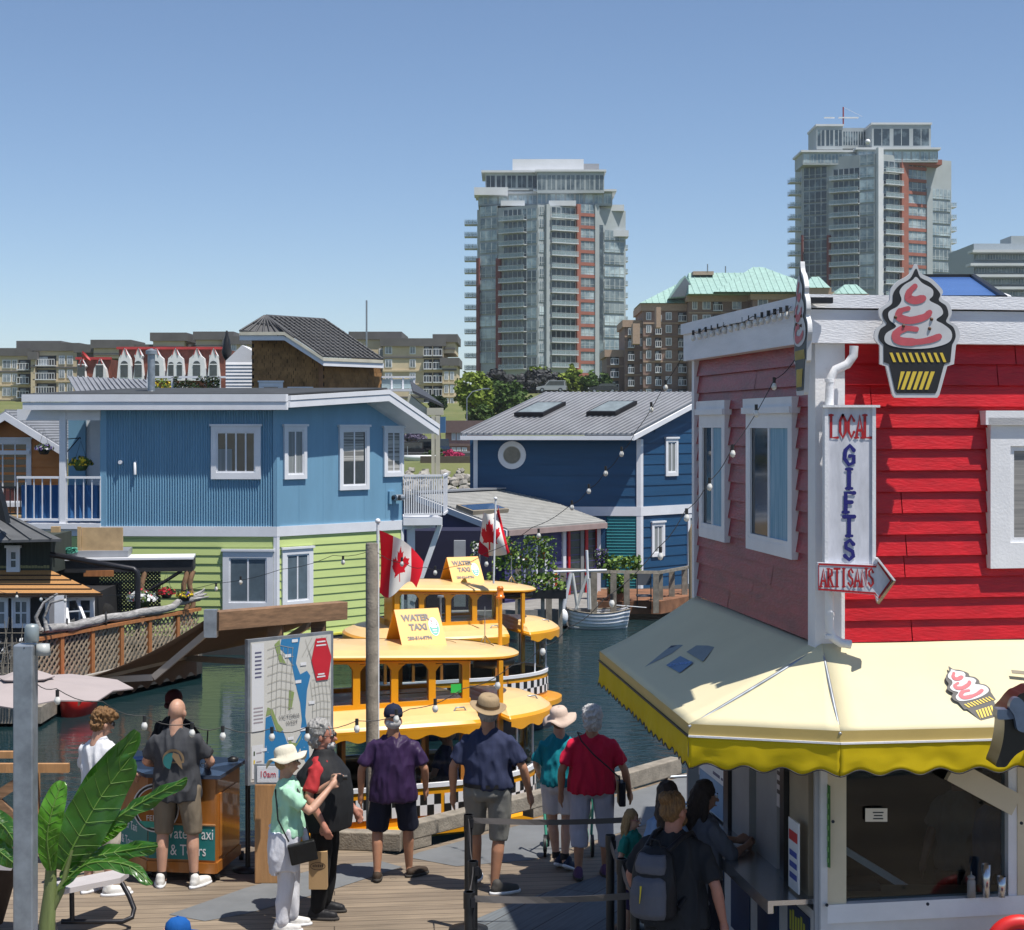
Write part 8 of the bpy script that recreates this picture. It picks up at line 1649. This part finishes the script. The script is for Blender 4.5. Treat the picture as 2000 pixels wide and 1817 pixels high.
    if hat:
        kind, hm, band = hat; mb = MB(); M4 = Mh; c_ = hd((0, -.01, 1.69))
        if kind == 'cap':
            mb.lathe([(.094, -.03), (.098, .0), (.09, .05), (.06, .085), (.02, .1), (.001, .101)], c_, hm, 22, M4, sy=1.12); mb.add([M4 @ V(.085*math.cos(a), .1*math.sin(a)+.0, -.025)+c_ for a in [math.pi*i/10 for i in range(11)]]+[M4 @ V(.08*math.cos(a), .06+.13*math.sin(a), -.04+.0)+c_ for a in [math.pi*i/10 for i in range(11)]], [(i, i+1, 12+i, 11+i) for i in range(10)], hm, True)
            ho = mb.build('cap', t); ho.modifiers.new('s', 'SOLIDIFY').thickness = .005; mb = MB(); mb.ball(M4 @ V(0, 0, .103)+c_, .008, hm, 8, 6); mb.lathe([(.03, 0), (.033, .0)], (0, 0, 0), hm, 12); mb.bar(M4 @ V(-.03, -.113, 0)+c_, M4 @ V(.03, -.113, 0)+c_, .008, .014, band or sk_p); mb.build('strap', ho)
        else:
            rb, hc = (.19, .10) if kind == 'sunhat' else (.165, .105); tl = Matrix.Rotation(R(-8 if kind == 'sunhat' else 6), 3, 'Y') @ Matrix.Rotation(R(10), 3, 'X'); M4 = Mh @ tl; vs = []; n = 32; prof = [(rb, -.035 if kind == 'sunhat' else .0), (rb*.8, -.012), (.104, .0), (.1, .03), (.095, hc*.7), (.075, hc*.97), (.04, hc*(1.05 if kind == 'sunhat' else .92)), (.001, hc*(1.08 if kind == 'sunhat' else .88))]
            for r, z in prof:
                for i in range(n): a = i*2*math.pi/n; w_ = (.02*math.sin(a*3+sd)+.012*math.sin(a*5)) if r > .12 and kind == 'sunhat' else (.018*math.cos(2*a) if r > .12 else 0); vs.append(M4 @ V(r*math.cos(a), r*1.1*math.sin(a), z+w_*(r-.1)/.06)+c_-V(0, 0, .015))
            mb.add(vs, [(i*n+a, i*n+(a+1) % n, (i+1)*n+(a+1) % n, (i+1)*n+a) for i in range(len(prof)-1) for a in range(n)], hm, True); ho = mb.build('hat', t); ho.modifiers.new('s', 'SOLIDIFY').thickness = .004
            if band: mb = MB(); mb.lathe([(.106, .004), (.104, .03)], c_-V(0, 0, .015), band, 28, M4, sy=1.1); mb.build('hat_band', ho)
    t['_j'] = 0; del t['_j']; return t, j, s
def addto(t, mb, name): return mb.build(name, t)
SOLEW = set()
wsh = cloth('white_shoe', (.66, .65, .62), .6); SOLEW.add(wsh); ksh = cloth('black_shoe', (.02, .02, .022), .5); nsh = cloth('navy_shoe', (.02, .03, .06), .6); psh = cloth('purple_shoe', (.10, .05, .12), .7); gsh = cloth('grey_shoe', (.07, .065, .06), .7); SOLEW.add(gsh); SOLEW.add(nsh); bsh = cloth('brown_sandal', (.05, .035, .025), .7)
h_wh = hairm('white', (.38, .37, .36), (.70, .69, .67)); h_br = hairm('brown', (.07, .035, .015), (.30, .16, .06)); h_dk = hairm('dark', (.012, .008, .007), (.04, .025, .02)); h_bl = hairm('blond', (.20, .12, .05), (.42, .28, .13)); h_gy = hairm('grey', (.16, .155, .15), (.50, .49, .47))
# 1 young man in white shirt
person('young man with curly brown hair and white shirt behind the banana leaves', 195, 1744, -22, 1.72, sk_p, cloth('white', (.66, .67, .70)), cloth('cream', (.55, .50, .42)), wsh, (h_br, 'curly'), sleeve=.8, wf=1.05, plen=.55, hem=.78, hy=-28, hp=-12, J=dict(eL=(-.24, .12, 1.14), eR=(.24, .12, 1.14), wL=(-.16, .36, 1.06), wR=(.16, .36, 1.06), tL=-8, tR=-50), glasses=black, coll=cloth('white_collar', (.6, .62, .68)))
# 2 bald man
gt = cloth('charcoal', (.055, .058, .065)); t, j, s = person('bald man in charcoal t-shirt with round back print and khaki shorts at the kiosk', 345, 1730, 0, 1.79, sk_p, gt, cloth('khaki', (.20, .165, .12)), wsh, None, sleeve=.72, wf=1.15, hem=.80, plen=.52, hy=-14, hp=-8, be=.0, J=dict(kL=(-.13, .02, .5), kR=(.15, 0, .5), aL=(-.135, -.02, .09), aR=(.17, -.04, .09), eL=(-.30, .06, 1.14), eR=(.31, .06, 1.14), wL=(-.22, .32, 1.06), wR=(.24, .32, 1.06), tR=-30, tL=12), socks=ksh, face=True)
def backprint(t, z0, s, pcs, y=-.162, R_=.30):
    mb = MB()
    for k_, (pts, m) in enumerate(pcs): mb.add([V(x, y-.0008*k_+.9*x*x*1.2, z0+z) for x, z in pts], [tuple(range(len(pts)))], m)
    o = mb.build('back_print', t)
    return o
pt, pn = mat('print_teal', (.02, .16, .16), .7), mat('print_tan', (.22, .15, .08), .7)
circ = lambda r, a0=0, a1=2*math.pi, cx=0, cz=0: [(cx+r*math.cos(a0+(a1-a0)*i/24), cz+r*math.sin(a0+(a1-a0)*i/24)) for i in range(25)]
backprint(t, 1.2, s, [(circ(.10, -.3, 3.5), pn), (circ(.078, -.2, 3.4), gt), (circ(.075, 1.2, 4.6, -.02, -.01), pt), ([(0, .07), (.05, .05), (.075, -.02), (.085, -.09), (.05, -.05), (.02, -.01), (-.01, .03)], pn)])
# 3 kiosk attendant
person('kiosk attendant in black shirt and dark maroon cap standing behind the bald man', 0, 0, 170, 1.62, sk_d, cloth('black', (.012, .012, .014)), cloth('black', (.012, .012, .014)), ksh, (h_dk, 'short'), hat=('cap', cloth('maroon', (.06, .012, .015)), None), pant='long', pos=V(P(342, 0, 17.5).x, 17.5, DZ), J=dict(eR=(-.34+.0, .05, 1.1), wR=(-.3, .3, 1.02)) if 0 else dict(wL=(-.3, .25, 1.05), wR=(.3, .25, 1.05)), hp=-15, sleeve=.8, wf=1.1)
# 4 woman photographing
mint = cloth('mint', (.40, .70, .50)); wp = cloth('white_trousers', (.66, .67, .72)); t, j, s = person('woman in mint top and cream sun hat holding up a camera', 562, 1815, -80, 1.58, sk_p, mint, wp, wsh, (h_bl, 'short'), hat=('sunhat', cloth('cream_hat', (.64, .60, .48)), None), pant='long', wf=1.06, be=.015, hem=.92, sleeve=.7, hp=2, J=dict(eL=(-.22, .20, 1.20), eR=(.22, .20, 1.17), wL=(-.07, .42, 1.38), wR=(.07, .40, 1.36), kL=(-.1, .05, .5), kR=(.1, -.02, .5), aL=(-.1, .04, .09), aR=(.1, -.06, .09)), glasses=black)
mb = MB(); mb.box((0, .50, 1.44), (.11, .05, .07), black); mb.tube([(0, .52, 1.44), (0, .57, 1.44)], .028, black, 14); o = mb.build('camera'); o.matrix_world = Matrix.Translation(t.location) @ Matrix.Rotation(R(-80), 4, 'Z') @ Matrix.Diagonal((s, s, s, 1)); tag(o, 'small black camera held up by the woman in the mint top', 'camera')
mb = MB(); limb(mb, [(-.19, 0, .98), (0, -.15, 1.0), (.19, 0, .98), (.08, .14, .96)], [.035]*4, wp)
mb.loft([((0, -.13, .56), .20, .04), ((0, -.15, .75), .19, .045), ((0, -.13, .96), .15, .05)], wp, 18); mb.loft([((.17, -.02, .60), .045, .14), ((.18, -.03, .8), .045, .13), ((.17, -.02, .98), .04, .10)], wp, 18); limb(mb, [(.06, .15, .96), (.05, .18, .86), (.02, .19, .76)], [.03, .035, .03], wp); o = finish(mb, 'tied_jacket', t, .012, 3, .016, 7, 5)
def bag(label, t, c, sz, m, strap=None, rz=0, cat='bag', name='handbag', rot=0):
    mb = MB(); mb.box(c, sz, m, M=Matrix.Rotation(R(rot), 4, 'X') @ Matrix.Rotation(rz, 4, 'Z')); 
    o = mb.build(name); bevel(o, .015, 3); s_ = t.scale[0]; o.matrix_world = Matrix.Translation(t.location) @ t.rotation_euler.to_matrix().to_4x4() @ Matrix.Diagonal((s_, s_, s_, 1)); tag(o, label, cat)
    if strap: mb = MB(); mb.tube(strap, .008, m, 6); mb.build('strap', o)
    return o
bag('black leather crossbody bag hanging at the hip of the woman in mint', t, (.26, .13, .80), (.09, .26, .19), cloth('black_leather', (.012, .012, .012), .35), [(.22, .2, .9), (.22, .16, 1.1), (.15, .1, 1.35), (-.1, 0, 1.5), (.05, -.12, 1.35), (.2, -.1, 1.1), (.25, 0, .9)], rot=12)
# 5 vest man
t, j, s = person('man with wavy white hair in black vest over red shirt, side on', 632, 1788, -100, 1.74, sk_r, cloth('red_shirt', (.42, .035, .04)), cloth('black_trousers', (.012, .012, .013)), ksh, (h_gy, 'full'), pant='long', wf=1.12, be=.07, hem=.86, sleeve=.8, beard=h_wh, glasses=black, J=dict(eR=(.30, -.05, 1.12), wR=(.30, .08, .9), eL=(-.30, .02, 1.12), wL=(-.27, .2, .92)))
mb = MB(); vm = cloth('black_vest', (.02, .021, .023), .7)
mb.loft([((0, .0, .80), .28, .25), ((0, 0, .95), .285, .27), ((0, 0, 1.1), .275, .268), ((0, 0, 1.28), .255, .235), ((0, 0, 1.38), .20, .16), ((0, 0, 1.44), .125, .11), ((0, 0, 1.50), .09, .09)], vm, 24); finish(mb, 'vest', t, .012, 3, .007, 6, 3)
mb = MB(); c = G(622, 1735)+V(0, -.25, .22); c = P(622, 1698, 14.9); mb.box(c, (.16, .1, .33), mat('kraft_paper', (.42, .27, .13), .85, var=.1)); T = frame(c+V(.0, -.051, .04), (1, 0, 0), (0, -1, 0)); ribbon(mb, [(.065*math.cos(a), .032*math.sin(a)) for a in [i*math.pi/12 for i in range(24)]], .005, T, .001, mat('print_brown', (.06, .03, .02), .7), close=True)
for i in range(6): mb.add([T @ V(-.045+.016*i+a, b*.02-.008, .0012) for a, b in ((0, 0), (.009, 0), (.009, 1+.4*(i % 2)), (0, 1))], [(0, 1, 2, 3)], mat('print_brown'))
mb.tube([c+V(-.04, 0, .165), c+V(-.03, 0, .24), c+V(.03, 0, .24), c+V(.04, 0, .165)], .005, mat('kraft_paper'), 6); tag(mb.build('paper_bag'), 'brown paper carrier bag with oval print between the couple', 'bag')
# 6 purple polo
ns_ = cloth('navy_shorts', (.012, .015, .03)); person('man in dark purple polo, navy shorts and navy cap walking away', 768, 1716, 3, 1.66, sk_t, cloth('purple', (.036, .018, .060), .5), ns_, bsh, (h_wh, 'sides'), hat=('cap', cloth('navy_cap', (.015, .02, .045)), mat('cap_label', (.5, .3, .25), .6)), wf=1.2, be=.03, hem=.80, sleeve=.8, plen=.5, J=dict(kL=(-.16, .02, .5), aL=(-.16, -.08, .10), kR=(.15, .08, .5), aR=(.16, .10, .09), fL=0, wR=(.33, .1, .90), eR=(.32, -.04, 1.12), eL=(-.32, -.04, 1.12), wL=(-.33, .02, .86), tR=-50), sandal=True, coll=cloth('purple_collar', (.05, .02, .08)), face=False)
# 7 hat man
t, j, s = person('man in navy polo, grey shorts and tan straw hat walking towards the water taxi', 953, 1742, -4, 1.83, sk_t, cloth('navy', (.032, .04, .085)), cloth('grey_shorts', (.20, .20, .185)), gsh, (h_gy, 'sides'), hat=('fedora', cloth('straw', (.34, .25, .15)), cloth('hat_band', (.16, .10, .05))), wf=1.14, be=.02, hem=.94, sleeve=.78, plen=.55, J=dict(kL=(-.13, .16, .52), aL=(-.12, .20, .14), kR=(.10, .03, .5), aR=(.06, -.03, .09), eL=(-.31, -.02, 1.12), wL=(-.32, .05, .87), eR=(.32, -.03, 1.12), wR=(.37, .05, .88), tR=-62), hy=8, coll=cloth('navy_collar', (.02, .022, .05)), face=False)
mb = MB(); mb.lathe([(1, 0), (1, .035)], (0, 0, 0), ksh, 28); mb.v = [(x*.222, y*.172, z+.955) for x, y, z in mb.v]; mb.build('belt', t)
# 8 teal woman + rollator
person('woman in teal top, white shorts and beige sun hat pushing a green rollator', 1092, 1696, 0, 1.58, sk_p, cloth('teal', (.01, .22, .27)), cloth('white_shorts', (.62, .60, .62)), nsh, (h_br, 'short'), hat=('sunhat', cloth('beige_hat', (.58, .45, .37)), None), wf=1.0, be=.02, hem=.92, sleeve=.9, plen=.38, J=dict(kL=(-.07, .06, .5), aL=(-.03, .02, .13), kR=(.08, .0, .5), aR=(.06, -.1, .14), fL=-20, fR=-25, eL=(-.25, .06, 1.14), wL=(-.22, .28, 1.0), wR=(.22, .28, 1.0), eR=(.25, .06, 1.14), tL=-35, tR=-35), face=False, socks=ksh)
Ro = thing('rollator', 'green framed wheeled walker pushed by the woman in teal', 'walker', G(1110, 1668)); gr = mat('rollator_green', (.06, .32, .22), .4); mb = MB()
for s_ in (-1, 1): mb.tube([(s_*.23, -.1, .22), (s_*.25, 0, .5), (s_*.22, .05, .8), (s_*.2, -.05, .9)], .014, gr, 8); mb.tube([(s_*.24, .0, .45), (s_*.2, .35, .2)], .012, gr, 8)
mb.tube([(-.22, .05, .55), (.22, .05, .55)], .012, gr, 8); mb.build('frame', Ro)
for (x_, y_) in ((-.24, -.1), (.24, -.1), (-.2, .35), (.2, .35)): mb = MB(); mb.tube([(x_-.015, y_, .11), (x_+.015, y_, .11)], .11, black, 20); w_ = mb.build('wheel', Ro); mb = MB(); mb.tube([(x_-.02, y_, .11), (x_+.02, y_, .11)], .06, gr, 14); mb.build('hub', w_)
# 9 red woman
t, j, s = person('woman with white hair in red t-shirt and pale grey capri trousers, seen from behind', 1156, 1716, 3, 1.67, sk_t, cloth('crimson', (.50, .012, .045)), cloth('pale_grey', (.42, .42, .50)), psh, (h_wh, 'full'), wf=1.2, be=.04, hem=.88, sleeve=.75, plen=.72, J=dict(kL=(-.13, .02, .5), aL=(-.14, -.04, .10), kR=(.14, .06, .5), aR=(.15, .10, .09), eL=(-.31, -.04, 1.1), wL=(-.31, .04, .86), eR=(.33, -.03, 1.1), wR=(.39, .08, .86)), face=False)
bag('black shoulder bag hanging at the right hip of the red-shirted woman', t, (.30, .0, .86), (.07, .2, .24), cloth('black_bag', (.012, .014, .02), .5), [(.28, -.1, .95), (.26, -.15, 1.05), (.14, -.215, 1.17), (0, -.205, 1.29), (-.12, -.145, 1.42), (-.15, -.05, 1.49), (-.1, .08, 1.45)])
# 10 girl
person('little girl with long blond hair, glasses and teal shirt', 0, 0, -125, 1.12, sk_p, cloth('teal_kid', (.02, .22, .18)), cloth('dark_kid', (.04, .03, .08)), wsh, (h_bl, 'long'), pos=V(P(1234, 0, 14.35).x, 14.35, DZ), glasses=mat('pink_frame', (.3, .05, .08), .5), shape=.8, hp=-5, wf=.95)
# 11 denim woman
person('dark-haired woman in light blue denim shirt behind the backpacker', 0, 0, -60, 1.64, sk_d, cloth('denim', (.17, .26, .42)), cloth('dark_trousers', (.02, .02, .03)), ksh, (h_dk, 'long'), pos=V(P(1306, 0, 13.05).x, 13.05, DZ), pant='long', sleeve=1.8, coll=cloth('denim_collar', (.2, .3, .45)), hy=30, wf=1.0)
# 12 backpack man
bt = cloth('black_tee', (.025, .026, .030)); t, j, s = person('bearded man with brown hair in a small bun, black t-shirt and grey backpack', 0, 0, -28, 1.76, sk_r, bt, cloth('black_shorts', (.02, .02, .022)), ksh, (h_br, 'bun'), pos=V(P(1318, 0, 12.1).x, 12.1, DZ), beard=h_br, sleeve=.85, wf=1.22, be=.03, hem=.80, plen=.55, hy=-18, J=dict(eR=(.33, -.05, 1.12), wR=(.36, .02, .86), eL=(-.33, -.03, 1.12), wL=(-.32, .12, .92)))
Bp = thing('backpack', 'grey and black backpack with yellow zip pull worn by the bearded man', 'backpack', t.location, t.rotation_euler.z); Bp.scale = t.scale; gb = cloth('backpack_grey', (.11, .11, .13), .6); kb = cloth('backpack_black', (.015, .015, .018), .5); q = V(-.045, -.27, 0)
mb = MB(); mb.loft([(q+V(0, 0, .90), .13, .06), (q+V(0, 0, .94), .165, .10), (q+V(0, -.01, 1.05), .17, .12), (q+V(0, 0, 1.22), .16, .11), (q+V(0, .02, 1.34), .135, .09), (q+V(0, .04, 1.40), .08, .05)], kb, 20); finish(mb, 'main_compartment', Bp, .012, 3, .006, 8, 2)
mb = MB(); mb.loft([(q+V(0, -.09, .93), .115, .05), (q+V(0, -.11, .97), .135, .065), (q+V(0, -.11, 1.10), .135, .07), (q+V(0, -.09, 1.19), .12, .055), (q+V(0, -.07, 1.225), .07, .03)], gb, 20); finish(mb, 'front_pocket', Bp, .010, 3, .006, 8, 3)
mb = MB(); mb.loft([(q+V(0, -.07, 1.235), .11, .05), (q+V(0, -.065, 1.29), .12, .055), (q+V(0, -.03, 1.36), .10, .05)], gb, 20); finish(mb, 'top_pocket', Bp, .010, 3, .006, 8, 4)
mb = MB(); mb.tube([q+V(-.02, -.185, 1.17), q+V(-.022, -.186, 1.12), q+V(-.03, -.184, 1.05)], [.008, .005, .003], mat('zip_yellow', (.65, .5, .02), .5), 6); mb.build('zip_pull', Bp)
for s_ in (-1, 1): mb = MB(); mb.tube([q+V(s_*.08, .03, 1.37), V(s_*.11, -.10, 1.46), V(s_*.12, .02, 1.46), V(s_*.13, .14, 1.34), V(s_*.15, .12, 1.15), q+V(s_*.16, .05, .98)], .02, kb, 8); mb.build('strap', Bp)
mb = MB(); mb.tube([q+V(-.04, .03, 1.39), q+V(-.03, .02, 1.45), q+V(.03, .02, 1.45), q+V(.04, .03, 1.39)], .009, kb, 6); mb.build('handle', Bp)
# 13 woman at counter
person('dark-haired woman in grey top leaning on the shop counter', 0, 0, -62, 1.62, sk_d, cloth('grey_top', (.12, .13, .16)), cloth('dark_trousers', (.02, .02, .03)), ksh, (h_dk, 'long'), pos=V(P(1374, 0, 13.15).x, 13.15, DZ), pant='long', hem=.74, sleeve=1.2, J=dict(eL=(-.15, .18, 1.2), wL=(-.05, .36, 1.19), eR=(.24, .12, 1.15), wR=(.14, .33, 1.18)), hp=-8, hy=-10)
# 14 blue cap
person('person in bright blue cap at the bottom edge of the picture', 0, 0, -75, 1.30, sk_r, cloth('white', (.66, .67, .70)), cloth('khaki', (.20, .165, .12)), ksh, (h_br, 'short'), hat=('cap', cloth('blue_cap', (.01, .09, .32)), None), pos=V(P(350, 0, 10.5).x, 10.5, DZ))
# 15 staff in the shop, passenger
person('shop worker in grey shirt standing inside the serving window', 0, 0, 150, 1.70, sk_d, cloth('grey_staff', (.20, .20, .19)), cloth('dark_trousers', (.02, .02, .03)), ksh, (h_dk, 'short'), pos=V(P(1872, 0, 13.6).x, 13.6, DZ), pant='long', sleeve=.8, group='people in the shop'); person('shop worker in slate blue shirt inside the serving window, at right', 0, 0, 100, 1.72, sk_d, cloth('blue_staff', (.10, .13, .22)), cloth('dark_trousers', (.02, .02, .03)), ksh, (h_dk, 'short'), pos=V(P(1938, 0, 13.0).x, 13.0, DZ), pant='long', sleeve=.8, group='people in the shop')
seat = dict(hL=(-.1, 0, .5), hR=(.1, 0, .5), kL=(-.12, .42, .5), kR=(.12, .42, .5), aL=(-.12, .4, .1), aR=(.12, .4, .1), wL=(-.12, .3, .62), wR=(.12, .3, .62), eL=(-.26, .02, .72), eR=(.26, .02, .72))
person('passenger in dark clothes seated inside the nearer water taxi', 0, 0, 60, 1.7, sk_d, cloth('navy', (.02, .025, .05)), cloth('dark_trousers', (.02, .02, .03)), ksh, (h_gy, 'short'), pos=V(P(872, 0, 20.0).x, 20.0, .30), pant='long', J=seat, zo=-.43, group='people on the boat')
# ================================================================= give separate pieces of one kind their own objects
def split_obj(o, gap=.012):
    me = o.data; n = len(me.vertices); par = list(range(n))
    def fd(a):
        while par[a] != a: par[a] = par[par[a]]; a = par[a]
        return a
    for p in me.polygons:
        v = p.vertices
        for k_ in v[1:]: par[fd(k_)] = fd(v[0])
    isl = {}
    for i in range(n): isl.setdefault(fd(i), []).append(i)
    ks = list(isl); bb = {}
    for k_ in ks:
        c = [me.vertices[i].co for i in isl[k_]]; bb[k_] = ([min(q[a] for q in c)-gap for a in range(3)], [max(q[a] for q in c)+gap for a in range(3)])
    g = {k_: k_ for k_ in ks}
    def gf(a):
        while g[a] != a: a = g[a]
        return a
    for i, a in enumerate(ks):
        for b in ks[i+1:]:
            if all(bb[a][0][d] <= bb[b][1][d] and bb[b][0][d] <= bb[a][1][d] for d in range(3)): g[gf(b)] = gf(a)
    cl = {}
    for k_ in ks: cl.setdefault(gf(k_), set()).update(isl[k_])
    if len(cl) < 2: return
    ms = list(me.materials); first = True; polys = [(tuple(p.vertices), p.material_index, p.use_smooth) for p in me.polygons]; co = [tuple(v.co) for v in me.vertices]
    for c in cl.values():
        idx = sorted(c); mp_ = {a: i for i, a in enumerate(idx)}; fs = [(tuple(mp_[a] for a in f), m_, s_) for f, m_, s_ in polys if f[0] in mp_]
        nm = bpy.data.meshes.new(me.name); nm.from_pydata([co[a] for a in idx], [], [f[0] for f in fs])
        for m_ in ms: nm.materials.append(m_)
        nm.polygons.foreach_set('material_index', [f[1] for f in fs]); nm.polygons.foreach_set('use_smooth', [f[2] for f in fs]); nm.update()
        if first: o.data = nm; first = False
        else: q = o.copy(); q.data = nm; COL.objects.link(q)
for o in [o for o in COL.objects if o.type == 'MESH' and o.parent and o.name.split('.')[0] in ('corner_board', 'frame_post', 'moulding', 'cone_stripes', 'map_park', 'window_head', 'caster', 'legend_panel', 'frame', 'bracket', 'fascia', 'bolt', 'sock', 'railing', 'eyes', 'irises', 'eyebrows', 'logo', 'edge_rail') and len(o.data.vertices) < 3000]:
    if o.name.split('.')[0] == 'frame' and o.parent.get('category') != 'sign': continue
    if o.name.startswith('railing') and len(o.data.vertices) > 200: continue
    split_obj(o)
# ================================================================= thin sea haze
mb = MB(); hm_ = bpy.data.materials.new('haze'); hm_.use_nodes = True; n_h = hm_.node_tree.nodes; n_h.remove(n_h['Principled BSDF']); pv_ = n_h.new('ShaderNodeVolumePrincipled')
pv_.inputs['Density'].default_value = .00012; pv_.inputs['Color'].default_value = (.86, .92, 1, 1); hm_.node_tree.links.new(pv_.outputs[0], n_h['Material Output'].inputs['Volume'])
mb.box((0, 1980, 37), (5600, 4100, 78), hm_); struct(mb.build('haze'), 'stuff')
